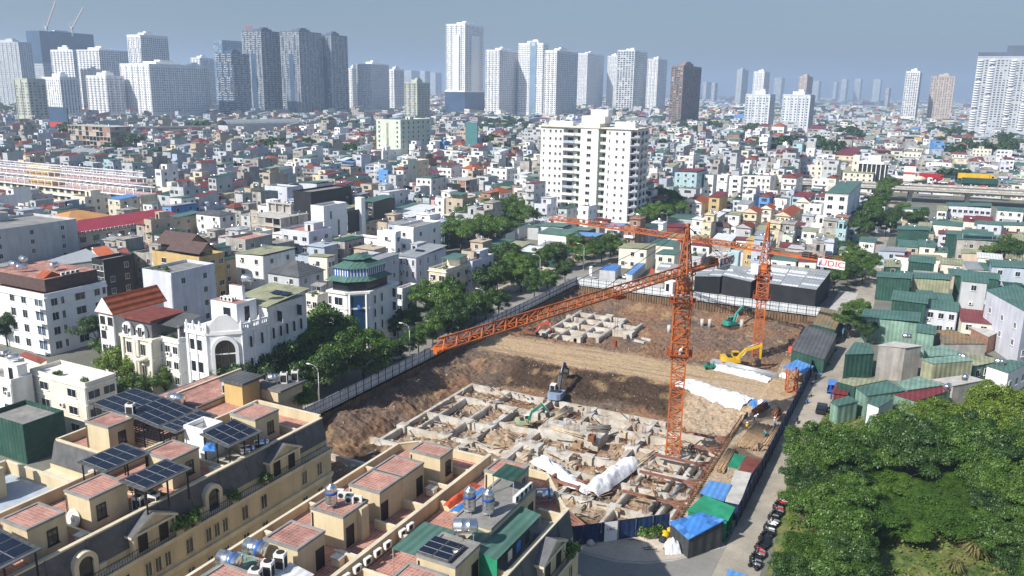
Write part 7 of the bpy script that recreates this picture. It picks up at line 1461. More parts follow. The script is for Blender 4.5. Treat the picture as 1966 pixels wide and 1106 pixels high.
# ---- nine-storey white block
P = atd(769, 230, 640); x, y = P.x, P.y; Q = Vector((x, y, P.z)); W = -slide(Q, Vector((1,0,0)), 722); D = slide(Q, Vector((0,1,0)), 826); HB = P.z - .8
o = house(x, y, W, D, HB, 'palegreen', 'flat', sw=0, ew=6, fl=10, ww=1.7, wh=1.6, frame='white', label='nine-storey pale block with rows of square windows in the middle distance', name='apartment_block', cat='apartment block', opts=('pent',))
for f in range(10):
    for t in (.12, .86): put(win(1.4,1.5,'white'), 'window', o, (-W + W*t, 0, 1.2 + f*HB/10))
q = MB(); q.box(-W*.58,-.12,4,-W*.5,0,HB-2); q.obj('stair_strip', 'olive_sheet', o)
# ---- black-and-white modern office by the overpass
x, y, W, D = corner(*zp('d',935,165), zp('d',720,0)[0], zp('d',990,0)[0], 19)
o = thing('office_building', 'modern office with white fins, dark glass and a curved roof edge beside the overpass', 'office', (x, y, 0)); claim(x-W, y, x, y+16)
q = MB(); q.box(-W,0,0,0,16,17.5); q.obj('glass_body', 'black_wall', o); q = MB(); q.prism([(-W-.5,-.8),(-2,-.8),(.8,2),(.8,16),(-W-.5,16)], 17.5, 19.0); q.obj('roof_slab', 'white', o)
for k in range(7): q = MB(); xx = -W + W*k/6.3; q.box(xx-.25,-.7,0,xx+.25,0,17.5); q.obj('fin', 'white', o)
q = MB(); q.box(-W-4,2,0,-W,14,22); q.box(-W*.7,3,19,-W*.25,12,22.5); q.obj('stair_tower', 'offwhite', o)
for k in range(4): put(win(1.0,1.6,'white'), 'window', o, (-W-2, 2, 3 + k*4.6))
for f in range(5):
    for k in range(3): put(win(1.3,1.4,'frame_dark'), 'window', o, (0, 3 + 4.5*k, 1.5 + f*3.4), (0,0,PI/2))
# ================================================================ trees and plants
def tree_proto(seed, r, h, n, leaf, m='leaf', layers=False, size=.27, lowc=.2):
    R_ = random.Random(seed); t = MB(); hc = h - r * .75; ends = []
    t.tube((0,0,-.2), (R_.uniform(-.2,.2), R_.uniform(-.2,.2), hc*.55), .20*h/8, 7, 0, .14*h/8)
    base = Vector((0,0,hc*.5)); nb = 8
    for k in range(nb):
        a = 2*PI*k/nb + R_.uniform(-.3,.3); el = R_.uniform(.15, 1.0); L_ = r*R_.uniform(.65, .95)
        e = base + Vector((math.cos(a)*math.cos(el)*L_, math.sin(a)*math.cos(el)*L_, hc*.35 + math.sin(el)*L_*.7)); t.tube(base, e, .09*h/8, 5, 0, .03); ends.append(e)
        for j in range(2): e2 = e + Vector((R_.uniform(-1,1), R_.uniform(-1,1), R_.uniform(-.1,.7)))*r*.3; t.tube(e, e2, .04, 4, 0, .015, caps=False); ends.append(e2)
    ends.append(Vector((0,0,h - r*.4))); pts = []
    for e in ends: pts.append(((e.x, e.y, e.z), r*R_.uniform(.22, .38)))
    for k in range(14 if lowc < .5 else 22):
        a = R_.uniform(0, 2*PI); rr = r*math.sqrt(R_.random())*.8; pts.append(((rr*math.cos(a), rr*math.sin(a), hc + R_.uniform(-lowc, .75)*r*math.sqrt(max(.05, 1-(rr/r)**2))), r*R_.uniform(.2, .36)))
    q = MB()
    if layers:                                                     # flat, storied branches
        for k, (c, rr) in enumerate(list(pts)): pts[k] = ((c[0], c[1], c[2]), rr*1.15)
        leaf_cloud(R_, pts, n, size, q, 1.2)
        for i, v in enumerate(q.v): q.v[i] = (v[0], v[1], hc*.7 + (v[2]-hc*.7)*.8)
    else: leaf_cloud(R_, pts, n, size, q)
    return t.mesh('trunk', ['bark']), q.mesh('crown', [m])
TP = dict(street=[tree_proto(s, 4.0, 8.8, 12000, .3, 'leaf_dark' if s < 3 else 'leaf', size=.18, lowc=.9) for s in (1, 2, 3, 4)], park=[tree_proto(s, 4.4, 8.5, 15000, .3, 'leaf' if s < 14 else 'leaf_dark', size=.165) for s in (11, 12, 13, 14)], bright=[tree_proto(s, 4.6, 9.0, 15000, .3, 'leaf_bright', size=.17) for s in (21, 22)],
          flat=[tree_proto(s, 3.8, 6.0, 12000, .28, 'leaf', True, size=.17) for s in (31, 32)], shrub=[tree_proto(s, 2.6, 3.4, 4500, .22, 'leaf_bright', size=.17) for s in (41, 42)], far=[tree_proto(s, 5.0, 10.0, 1100, .6, 'leaf_dark', size=.62) for s in (51, 52)])
NTREE = 0
def tree(kind, x, y, s, label, z=0.0, group=None, name=None):
    global NTREE; NTREE += 1
    tr, cr = TP[kind][NTREE % len(TP[kind])]; o = thing(name or ('shrub' if kind == 'shrub' else 'tree'), label, 'shrub' if kind == 'shrub' else 'tree', (x, y, z), rnd.uniform(0, 6.28), group); s2 = s * rnd.uniform(.9, 1.1); o.scale = (s2, s2, s * rnd.uniform(.9, 1.12))
    put(tr, 'trunk', o); put(cr, 'crown', o); return o
ORD = ['first','second','third','fourth','fifth','sixth','seventh','eighth','ninth','tenth','eleventh','twelfth','thirteenth','fourteenth','fifteenth','sixteenth','seventeenth','eighteenth','nineteenth','twentieth'] + ['twenty-' + t for t in ('first','second','third','fourth','fifth','sixth','seventh','eighth','ninth')]
for i, (y, s, dx) in enumerate([(4,.95,0),(11,1.1,.4),(18,1.15,.2),(25,1.05,-.3),(32,1.1,0),(38.5,1.0,.2),(45,1.1,-.2),(51.5,1.0,.2),(58,.95,0),(64.5,.95,.2),(71,.9,-.2),(78,.8,0),(100,.8,0),(109,.75,0)]):
    tree('street', -3.6 + dx, y, s * (1.25 if y < 22 else (.72 if y < 47 else 1.1)), f'leafy green street tree along the white site fence, {ORD[i]} from the near end', group='street trees beside the site fence')
for i, (y, s, dx) in enumerate([(5,1.05,0),(12,1.1,.4),(19,1.1,-.4),(60,1.0,.3),(67,.95,0)]): tree('street', -9.2 + dx, y, s * 1.15, f'street tree arching over the middle of the left street, {ORD[i]} from the near end', group='street trees over the left street')
for i, (y, s, dx) in enumerate([(-6,1.0,0),(2,1.15,.5),(10,1.2,-.4),(18,1.2,.3),(27,1.0,-.2),(46,1.15,.3),(54,1.1,-.3),(62,1.15,0),(70,1.0,.5),(88,1.0,.4),(97,.95,-.4),(112,.85,0),(121,.85,.3)]):
    tree('street', -14.6 + dx, y, s * (1.35 if y < 22 else (.66 if y < 58 else 1.2)), f'dense street tree in front of the white houses, {ORD[i]} from the near end', group='street trees in front of the white houses')
P = at(578, 815, 2.5); tree('shrub', 14.2, -21.5, 1.25, 'round bright green tree growing beside the terrace roof corner', z=10.5); tree('street', 31.5, -26.5, .75, 'small dark green tree between the two terrace rows')
for i, (px, py, s, k) in enumerate([(190,650,1.0,'park'),(225,690,1.0,'park'),(245,730,.95,'bright'),(285,715,.8,'bright'),(320,745,.7,'bright'),(260,770,.8,'park'),(15,640,1.0,'street'),(570,735,.75,'bright')]):
    P = at(px, py + 25, 0); tree(k, P.x, P.y, s, ['tree in the courtyard behind the cream house, left','tree in the courtyard behind the cream house, middle','yellow-green tree below the mansard mansion','small yellow-green tree in front of the mansion columns','yellow-green tree top beside the red tiled roof','tree behind the slatted solar pergola','dark tree at the left edge beside the white balcony building','pale green tree below the palace rear wing'][i])
# wooded lot on the right
R_ = random.Random(77); PT = 0
lane = lambda y: 81.9 + 2.2 * sm(10, 55, y) + 3.2 * sm(20, -12, y)
row = 0; y = -42.0
while y < 58:
    x = lane(y) + 2.9 + R_.uniform(0, 1.2); col = 0; row += 1
    while x < 150:
        jx, jy = x + R_.uniform(-1.2, 1.2), y + R_.uniform(-1.5, 1.5); px, py = proj((jx, jy, 4.5)); base = proj((jx, jy, 0))
        ok = -40 < px < 2050 and py < 1190 and not (1690 < px < 1890 and base[1] > 1072) and not (px < 1500 and jy > 34)
        top = 800 if px < 1690 else (745 if px > 1760 else 785)
        if ok and proj((jx, jy, 10 if jy > 20 else 8))[1] > top - 2 and not (px < 1610 and jy > 36) and not (FOOT and any(a-1 < jx < c_+1 and b_-1 < jy < d_+1 for a, b_, c_, d_ in FOOT)):
            k = 'bright' if (px > 1735 and py < 830) else ('flat' if (1700 < px < 1880 and 900 < py < 1010) or R_.random() < .10 else ('shrub' if px < 1560 and py > 930 and R_.random() < .5 else 'park'))
            s = (1.0 if py < 900 else .78) * R_.uniform(.85, 1.15) * (1.3 if k == 'shrub' else 1)
            col += 1; ad = dict(bright='yellow-green tree', flat='flat-branched green tree', shrub='bushy shrub', park='rounded green tree')[k]
            tree(k, jx, jy, s, f'{ad} in the wooded lot, row {ORD[min(28,row-1)]} from the front, {ORD[min(28,col-1)]} from the lane', group='trees in the wooded lot'); PT += 1
        x += 4.9 * R_.uniform(.85, 1.15)
    y += 4.8
lot = MB(); lot.face([(84.6,-60,.03),(160,-60,.03),(160,66,.03),(86,66,.03),(83.4,40,.03),(82.4,15,.03),(84.4,-10,.03)]); setting(lot.obj('grassy_lot', 'grass'))
u = MB(); R_ = random.Random(9)
for k in range(26000):
    y = R_.uniform(-50, 60); x = lane(y) + .6 + (R_.random()**1.2)*60; px, py = proj((x, y, 0))
    if px > 2000 or py > 1180 or px < 1400: continue
    z = R_.uniform(.05, 1.3) * (1 if mn.noise((x*.15, y*.15, 3)) > -.15 else .35); s = R_.uniform(.14, .3); a = R_.uniform(0, 6.28)
    nrm = Vector((R_.uniform(-.8,.8), R_.uniform(-.8,.8), 1)).normalized(); e1_ = nrm.cross(Vector((math.cos(a), math.sin(a), .1))).normalized(); e2_ = nrm.cross(e1_); P = Vector((x, y, z))
    u.face([P - e1_*s, P + e2_*s*.6, P + e1_*s, P - e2_*s*.6], 0 if R_.random() < .72 else 1)
stuff(u.obj('undergrowth', ['leaf_bright', 'leaf_dry']))
def grass_clump(label, px, py, s, m):
    P = at(px, py, 0); q = MB(); R2 = random.Random(int(px))
    for k in range(220):
        a = R2.uniform(0, 6.28); L_ = R2.uniform(1.2, 2.6); sp = R2.uniform(.2, 1.0); w = .05; d = Vector((math.cos(a), math.sin(a), 0)); n_ = Vector((-d.y, d.x, 0)) * w; b_ = d * R2.uniform(0, .3)
        p1 = b_ + d*L_*sp*.4 + Vector((0,0,L_*.75)); p2 = b_ + d*L_*sp + Vector((0,0,L_*(.9 - .5*sp)))
        q.face([b_ - n_, b_ + n_, p1 + n_, p1 - n_]); q.face([p1 - n_, p1 + n_, p2])
    o = tag(q.obj('grass_clump', m, None, (P.x, P.y, 0)), label, 'grass clump'); o.scale = (s, s, s)
for lab, px, py, s, m in [('tall green grass clump in the middle of the wooded lot',1718,1038,1.2,'leaf_bright'),('pale dry grass clump beside the tall green one',1752,1040,1.0,'leaf_dry'),('large straw-coloured grass clump at the right of the clearing',1872,1075,1.4,'leaf_dry'),('green arching grass clump right of the straw-coloured one',1915,1080,1.3,'leaf_bright'),('dry grass tuft at the bottom of the clearing',1830,1100,1.1,'leaf_dry'),('dry grass tuft beside the lane at the tree edge',1600,955,1.0,'leaf_dry'),('tall pale grass clump left of the dark tree',1560,935,1.1,'leaf_bright')]: grass_clump(lab, px, py, s, m)
# trees elsewhere in the city
def clump(desc, pts, kind, s):
    for i, (px, py) in enumerate(pts):
        P = at(px, py, 0); tree(kind, P.x, P.y, s * rnd.uniform(.85, 1.15), f'{desc}, {ORD[i]} from the left' if len(pts) > 1 else desc, group=desc if len(pts) > 1 else None)
clump('big dark tree in the grove left of the tall white block', [(870,462),(885,482),(895,440),(912,490),(920,455),(935,475),(948,440),(958,480),(972,450),(985,430),(1000,450),(1012,432),(1025,415),(1035,430)], 'park', 1.5)
clump('big dark tree right of the tall white block', [(1222,432),(1236,452),(1250,410),(1262,445),(1275,420),(1292,430)], 'park', 1.55)
clump('tree between the street lamps behind the far fence', [(1040,528),(1068,520),(1085,545),(1105,500),(1120,512),(1140,495),(1155,505),(1172,490),(1190,500)], 'street', .95)
clump('street tree around the yellow corner house', [(955,560),(968,530),(985,545),(1000,560),(975,510)], 'street', 1.1)
clump('tree right of the black-walled halls', [(1600,560),(1612,535),(1625,550),(1640,530),(1655,545),(1668,535),(1622,500)], 'park', .95)
clump('tree at the bend of the lane beside the green sheds', [(1628,650),(1638,632),(1650,615),(1660,660)], 'park', .7)
clump('roadside tree along the straight road right of the six-storey building', [(1650,470),(1662,455),(1668,440),(1676,425),(1683,412),(1690,402),(1697,392),(1703,384)], 'street', 1.3)
clump('tree between the green sheds near the overpass', [(1715,440),(1760,445),(1905,510),(1925,500),(1940,515),(1700,455),(1730,420)], 'street', 1.1)
clump('tree in front of the overpass', [(1815,358),(1830,352),(1845,358)], 'far', 1.2)
clump('dark tree in the old quarter on the left', [(405,345),(425,350),(440,345),(458,350)], 'far', 1.1)
clump('tree beside the blue-and-white school', [(50,395),(65,400),(780,385),(240,690)], 'far', .8)

for i, (x, y, s) in enumerate([(28.7,-57.4,1.9),(28.7,-56.2,1.6),(28.7,-54.9,1.8),(28.7,-49.2,1.5),(28.6,-43.8,1.3),(68.2,-41.5,1.5),(68.2,-40.3,1.3),(26.0,-57.8,1.6)]):
    tag(put(bush_mesh(), 'potted_plant', None, (x, y, 12.02 if i < 7 else 15.02), (0,0,i), s), ['dark leafy plant on the terrace ledge right of a gabled dormer','second leafy plant on the terrace ledge right of a gabled dormer','third leafy plant on the terrace ledge, nearest the arched dormer','potted plant on the ledge beyond the arched dormer','small potted plant on the ledge left of the far gabled dormer','potted plant on the balcony beside the lower right gabled dormer','small potted plant at the end of the lower right balcony','leafy plant in shade under the front solar canopy'][i], 'plant')
# ================================================================ towers on the skyline
TW = dict(white=('white','glass_far'), pale=('lav','glass_far'), dark=('bluegrey','glass_far'))
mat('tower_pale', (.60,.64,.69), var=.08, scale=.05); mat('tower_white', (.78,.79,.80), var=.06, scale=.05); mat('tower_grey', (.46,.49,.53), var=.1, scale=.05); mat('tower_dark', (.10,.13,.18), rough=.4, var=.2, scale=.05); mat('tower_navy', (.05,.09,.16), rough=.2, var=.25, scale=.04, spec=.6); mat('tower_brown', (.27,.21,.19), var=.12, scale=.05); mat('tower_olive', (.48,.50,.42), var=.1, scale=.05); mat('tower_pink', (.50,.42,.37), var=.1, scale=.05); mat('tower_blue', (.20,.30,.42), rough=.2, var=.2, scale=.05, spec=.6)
TR = random.Random(8)
def tower(label, lx, nx_, rx, ty, dist, wall='tower_white', glass='glass_far', bay=4.2, fh=3.4, ww=2.2, wh=1.7, fins=2, slabs=False, roofh=True, pod=None, fin_m=None, name='tower', wins=True, crown=None):
    dist *= 1.35 if dist < 2200 else 1.55
    P = atd(nx_, 200, dist); x, y = P.x, P.y; h = height_at(x, y, ty); Q = Vector((x, y, h*.75)); sh = slide(Q, Vector((1,0,0)), nx_)
    Q.x += sh; x = Q.x; W = min(160, -slide(Q, Vector((1,0,0)), lx)); D = min(120, max(6, slide(Q, Vector((0,1,0)), rx))) if rx > nx_ else 18; claim(x-W-4, y-4, x+4, y+D+4)
    o = thing(name, label, 'tower', (x, y, 0)); zb = pod or 0
    q = MB(); q.box(-W,0,zb,0,D,h,bottom=False); q.obj('wall', wall, o)
    q = MB(); q.box(-W-.4,-.4,h,.4,D+.4,h+1.4)
    q.obj('parapet', wall, o)
    if roofh: q = MB(); q.box(-W*.7,D*.25,h+1.4,-W*.25,D*.7,h+5.5); q.box(-W*.5,D*.35,h+5.5,-W*.3,D*.6,h+8); q.obj('roof_house', wall, o)
    fl = int((h - zb) / fh); nS, nE = max(2, round(W / bay)), max(2, round(D / bay))
    if wins:
        q = MB(); z_lo = max(0, int((18 - zb) / fh))
        for f in range(z_lo, fl):
            z = zb + f*fh + .8
            for i in range(nS): c = -W + W*(i+.5)/nS; q.face([(c-ww/2,-.12,z),(c+ww/2,-.12,z),(c+ww/2,-.12,z+wh),(c-ww/2,-.12,z+wh)], TR.choice((0,0,0,0,1,1,2)))
            for j in range(nE): c = D*(j+.5)/nE; q.face([(.12,c-ww/2,z),(.12,c+ww/2,z),(.12,c+ww/2,z+wh),(.12,c-ww/2,z+wh)], TR.choice((0,0,0,0,1,1,2)))
        stuff(q.obj('windows', [glass, 'glass_mid', 'curtain'], o))
    if fins:
        q = MB()
        for i in range(0, nS+1, fins): c = -W + W*i/nS; q.box(c-.35,-1.0,zb,c+.35,0,h)
        for j in range(0, nE+1, fins): c = D*j/nE; q.box(0,c-.35,zb,1.0,c+.35,h)
        stuff(q.obj('fins', fin_m or wall, o))
    if slabs:
        q = MB()
        for f in range(1, fl+1):
            z = zb + f*fh
            for i in range(nS):
                if (i + (f // 7)) % 3: c = -W + W*i/nS; q.box(c+.3,-1.2,z-.3,c+W/nS-.3,0,z+.75)
            for j in range(nE):
                if (j + (f // 9)) % 3: c = D*j/nE; q.box(0,c+.3,z-.3,1.2,c+D/nE-.3,z+.75)
        stuff(q.obj('balconies', fin_m or wall, o))
    if pod:
        q = MB(); q.box(-W-2,-2,0,2,D+2,pod); q.obj('podium', 'tower_navy', o); q = MB(); q.box(-W-2.3,-2.3,pod,2.3,D+2.3,pod+2.5); q.obj('podium_cornice', 'tower_white', o)
    return o, W, D, h
tower('pale white tower at the far left edge', -25,38,64,82,1350,'tower_grey',fins=3,fin_m='tower_white')
o, W, D, h = tower('dark tower under construction with two cranes on its roof, upper left', 56,80,183,63,1500,'tower_grey',fins=0)
q = MB(); q.box(-W-1.5,-1.5,h*.62,1.5,D+1.5,h+4); q.obj('safety_netting', 'tower_navy', o)
for lab, px0, py0, px1, py1 in [('thin luffing crane on the dark unfinished tower, left of two',90,62,107,2),('thin luffing crane on the dark unfinished tower, right of two',139,62,160,14)]:
    P0 = atd(px0, py0, 2025); P1 = atd(px1, py1, 2000); z0 = P0.z; c_ = thing('tower_crane', lab, 'crane', (P0.x, P0.y, z0 - 8)); q = MB(); q.bar((0,0,0),(0,0,16),2.2); q.cbox(0,0,15,5,4,4); q.obj('mast', 'tower_grey', c_)
    q = MB(); d = P1 - P0; q.bar((0,0,16), (d.x, d.y, d.z + 8), 2.0); q.bar((0,0,16), (-d.x*.25, -d.y*.25, 24), 1.1); q.bar((-d.x*.25,-d.y*.25,24),(d.x*.6,d.y*.6,d.z*.6+10),.4); q.obj('jib', 'tower_pink', c_)
tower('broad white slab tower with two bays below the dark unfinished tower', 101,142,148,97,1150,fins=2)
tower('broad white tower joined to the right of the two-bay slab', 143,192,248,97,1160,fins=2)
tower('white tower with a roof frame behind the wide white slab', 247,272,325,68,1220,fins=0,slabs=True)
tower('olive-grey weathered tower near the left edge', 30,55,88,153,900,'tower_olive',bay=6,ww=3,fins=2,roofh=False)
tower('white tower with vertical black window strips next to the olive tower', 84,117,152,150,960,bay=4.5,ww=1.6,wh=2.6,fins=0)
tower('low white tower with grey right side left of the wide white slab', 168,205,240,147,1010,fins=2)
tower('wide white slab tower dotted with small dark windows, upper left', 233,288,392,124,1000,bay=4.0,ww=1.6,wh=1.7,fins=3)
tower('pale stepped tower behind the wide white slab', 368,385,412,112,1500,fins=2)
tower('light tower right of the wide white slab', 345,368,402,128,1250,fins=2)
tower('blue glass tower with an open top frame', 411,428,466,78,1450,'tower_blue',fins=0,roofh=False,ww=3)
tower('dark glass tower with white balconies left of the grid towers', 416,446,480,104,1080,'tower_navy',slabs=True,fins=0,fin_m='tower_grey')
for lab, lx, nx_, rx, ty, d in [('dark grid tower with red lettered roof sign, leftmost of three',467,502,545,60,1150),('dark grid tower with staggered balconies, middle of three',540,574,618,61,1130),('dark grid tower with staggered balconies, right of three',612,636,667,68,1160)]:
    o, W, D, h = tower(lab, lx, nx_, rx, ty, d, 'tower_dark', bay=4.4, ww=3.0, fins=2, slabs=True, fin_m='tower_grey')
    q = MB(); q.box(-W*.55,-1.3,0,-W*.3,0,h*.75); q.obj('glass_strip', 'tower_navy', o)
    if 'sign' in lab: put(text_mesh('TSG', 9, 'sign_red', .3), 'roof_sign', o, (-W*.6, 0, h+5), (PI/2,0,0))
tower('narrow white tower right of the dark grid towers', 668,676,690,132,1250,fins=2)
tower('white hotel-like tower with vertical strips and set-back top', 686,714,746,124,1200,bay=3.4,ww=1.4,wh=2.4,fins=1)
tower('narrow grey-white tower behind the vertically striped one', 746,756,776,134,1350,fins=2)
tower('stepped pale office tower in the middle distance', 777,800,824,160,950,'tower_olive',fins=2)
o, W, D, h = tower('tallest white tower with a dark blue glass foot', 857,892,928,47,1180,bay=3.6,ww=1.6,wh=1.8,fins=3,pod=52)
q = MB(); q.box(-W*.62,-2.6,54,-W*.28,0,h-18); q.box(0,D*.3,54,2.4,D*.7,h-18); q.obj('projecting_bay', 'tower_white', o)
tower('white apartment tower right of the tallest tower', 933,958,996,97,1160,bay=3.6,ww=1.8,fins=2,pod=None)
o, W, D, h = tower('white tower with a central blue glass strip and emblem', 995,1042,1052,84,1180,bay=3.4,ww=1.9,fins=0)
q = MB(); q.box(-W*.52,-1.0,0,-W*.26,0,h+4); q.obj('glass_strip', 'tower_blue', o); q = MB(); q.box(-W*.46,-1.3,h-4,-W*.32,-1.0,h+3); q.obj('emblem_panel', 'tower_grey', o)
tower('white tower with bluish right side next to the blue glass strip', 1046,1068,1108,98,1120,bay=3.6,ww=1.9,fins=2)
tower('pale white tower behind the bluish one', 1108,1127,1166,103,1700,bay=5,ww=2.2,fh=3.6,fins=1)
tower('slim pale tower left of the pinkish grid tower', 1166,1186,1190,108,1750,bay=5,fins=1)
tower('pinkish white grid tower with heavy frame', 1185,1217,1241,97,1600,bay=7,ww=5,fh=5,wh=3.8,glass='glass_far',fins=1,wall='tower_white')
tower('white tower at the right end of the central group', 1243,1262,1280,114,1600,bay=4.5,fins=2)
tower('brown apartment tower with ragged balconies', 1288,1310,1344,127,980,'tower_brown',bay=4,ww=2.4,slabs=True,fins=2,fin_m='tower_brown')
tower('blue-grey slim tower far right of centre', 1414,1424,1436,134,2400,'tower_grey',bay=6,fh=4.5,fins=2)
tower('white slim tower far right of centre', 1446,1466,1477,138,1900,bay=5,fh=4,fins=2)
tower('pinkish beige tower alone above the roofs', 1533,1548,1559,147,1900,'tower_pink',bay=5,fh=4,fins=2)
tower('white slab block with regular windows, left twin', 1431,1476,1487,183,900,'tower_pale',bay=4.6,ww=2.0,fins=2)
tower('white slab block with regular windows, right twin', 1502,1553,1562,184,890,'tower_pale',bay=4.6,ww=2.0,fins=2)
tower('pale grid tower with warm left side, right', 1737,1763,1793,138,1450,bay=4.6,ww=2.4,wh=2.2,fins=1)
tower('taupe twin-bay tower right of the pale grid tower', 1786,1830,1861,148,1500,'tower_pink',bay=5,fins=2)
o, W, D, h = tower('big white tower with rounded white balconies at the right edge', 1872,2010,2030,110,1050,'tower_grey',bay=5,ww=3,fins=0,roofh=False)
for t in (.05, .22, .52, .74, .95):
    q = MB()
    for f in range(int(h/3.4)):
        if (f + int(t*10)*3) % 12 == 0: continue
        q.lathe([(4.2,0),(4.4,.1),(4.4,1.5),(4.2,1.6)], 10, (-W + W*t, 1.5, f*3.4+1))
    stuff(q.obj('rounded_balconies', 'tower_white', o))
q = MB(); q.box(-W,0,h+1.4,0,D,h+7); q.box(-W*.6,1,h+7,0,D,h+16); q.obj('roof_storey', 'tower_dark', o)
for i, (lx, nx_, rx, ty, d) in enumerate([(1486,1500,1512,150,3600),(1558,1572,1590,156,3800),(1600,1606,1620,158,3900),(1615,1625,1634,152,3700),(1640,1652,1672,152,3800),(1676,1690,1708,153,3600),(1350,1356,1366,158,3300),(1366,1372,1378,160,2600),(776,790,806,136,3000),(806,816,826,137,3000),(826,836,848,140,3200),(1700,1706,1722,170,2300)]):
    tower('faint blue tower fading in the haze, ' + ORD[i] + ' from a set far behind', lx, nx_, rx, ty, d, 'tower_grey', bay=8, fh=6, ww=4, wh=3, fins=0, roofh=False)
# ================================================================ viaducts, lorries, cars, lamps, bikes
def viaduct(label, A, B, w, z, pier=30, name='overpass'):
    A = Vector(A); B = Vector(B); d = B - A; L_ = d.length; ang = math.atan2(d.y, d.x); o = thing(name, label, 'overpass', (A.x, A.y, 0), ang)
    q = MB(); q.box(0,-w/2,z-1.0,L_,w/2,z); q.box(0,-w/2+2,z-2.2,L_,w/2-2,z-1.0); q.obj('deck', 'concrete', o)
    q = MB(); q.face([(0,-w/2+.6,z+.02),(L_,-w/2+.6,z+.02),(L_,w/2-.6,z+.02),(0,w/2-.6,z+.02)]); q.obj('road_surface', 'asphalt_dark', o)
    for s in (-1, 1): q = MB(); q.box(0,s*w/2-.2,z,L_,s*w/2+.2,z+1.0); q.obj('parapet', 'concrete_new', o)
    for k in range(int(L_/pier)): q = MB(); q.cbox(k*pier+8,0,0,2.2,4,z-2.2); q.cbox(k*pier+8,0,z-3.2,2.4,w*.7,1.1); q.obj('pier', 'concrete', o)
    return o
VA, VB = at(1720,357,8.5), at(1966,369,8.5); vd = (VB - VA).normalized(); A2 = VA - vd*60; B2 = VB + vd*120; mid = Vector((-vd.y, vd.x, 0))*-9
viaduct('concrete road overpass carrying lorries at the right', (A2.x, A2.y), (B2.x, B2.y), 19, 8.5); VANG = math.atan2(vd.y, vd.x)
for xx in [x_ for x_ in (0,)]:
    n_ = Vector((-vd.y, vd.x, 0)); claim(min(A2.x,B2.x), min(A2.y,B2.y)-11, max(A2.x,B2.x), max(A2.y,B2.y)+11)
P = atd(280,246,880); Q_ = atd(560,232,980); viaduct('pale metro viaduct crossing the upper left', (P.x-80, P.y-20), (Q_.x, Q_.y), 10, 15, 34, 'viaduct'); 
P = atd(500,232,960); o = thing('metro_station', 'metro station with a low arched roof on the viaduct', 'station', (P.x, P.y, 0), math.atan2(Q_.y-P.y, Q_.x-P.x)); q = MB(); n_ = 8
for i in range(n_): a0, a1 = PI*i/n_, PI*(i+1)/n_; q.face([(-45,11*math.cos(a0),17+6*math.sin(a0)),(45,11*math.cos(a0),17+6*math.sin(a0)),(45,11*math.cos(a1),17+6*math.sin(a1)),(-45,11*math.cos(a1),17+6*math.sin(a1))], 0, True)
q.obj('roof', 'grey_sheet', o); q = MB(); q.box(-44,-10.5,4,44,10.5,17); q.obj('platform_hall', 'grey_wall', o)
def wheels(o, xs_, w, r, m='rubber'):
    for xx in xs_:
        for s in (-1, 1): q = MB(); q.lathe([(r*.5,-.11),(r,-.1),(r,.1),(r*.5,.11)], 12, (xx, s*w/2, r), 0, 'y'); q.obj('wheel', m, o)
def car(label, x, y, yaw, m, z=.02, sc=1.0, van=False):
    o = thing('car', label, 'car', (x, y, z), yaw); o.scale = (sc,)*3; pr = [(-2.1,.3),(2.1,.3),(2.15,.65),(1.95,.85),(1.1,.95),(.45,1.42),(-1.15,1.45),(-1.75,1.0),(-2.1,.9)] if not van else [(-2.1,.3),(2.1,.3),(2.15,.8),(1.75,1.05),(1.25,1.8),(-2.0,1.85),(-2.1,1.0)]
    q = MB(); w = .85; n_ = len(pr)
    for i in range(n_):
        a, b_ = pr[i], pr[(i+1) % n_]; q.face([(a[0],-w*(.9 if a[1] > 1.2 else 1),a[1]),(b_[0],-w*(.9 if b_[1] > 1.2 else 1),b_[1]),(b_[0],w*(.9 if b_[1] > 1.2 else 1),b_[1]),(a[0],w*(.9 if a[1] > 1.2 else 1),a[1])][::-1])
    for s in (-1, 1): f = [(a[0], s*w*(.9 if a[1] > 1.2 else 1), a[1]) for a in pr]; q.face(f if s < 0 else f[::-1])
    q.obj('body', m, o)
    q = MB(); q.face([(1.05,-.68,.99),(1.05,.68,.99),(.5,.64,1.38),(.5,-.64,1.38)]) if not van else q.face([(1.72,-.7,1.1),(1.72,.7,1.1),(1.3,.66,1.72),(1.3,-.66,1.72)]); v_ = [(p[0]+.02, p[1], p[2]+.02) for p in q.v]; q.v = v_; q.obj('windscreen', 'glass', o)
    q = MB(); q.face([(-1.72,-.66,1.06),(-1.2,-.62,1.42),(-1.2,.62,1.42),(-1.72,.66,1.06)]); q.v = [(p[0]-.03, p[1], p[2]+.02) for p in q.v]; q.obj('rear_window', 'glass', o)
    for s in (-1, 1): q = MB(); q.face([(-1.45,s*.865,1.0),(.85,s*.865,1.0),(.4,s*.80,1.36),(-1.1,s*.80,1.36)]); q.obj('side_window', 'glass', o)
    wheels(o, (-1.3, 1.3), 1.6, .32)
    for s in (-1, 1): q = MB(); q.cbox(2.1, s*.6, .62, .1, .35, .16); q.obj('headlight', 'paint_white', o)
    return o
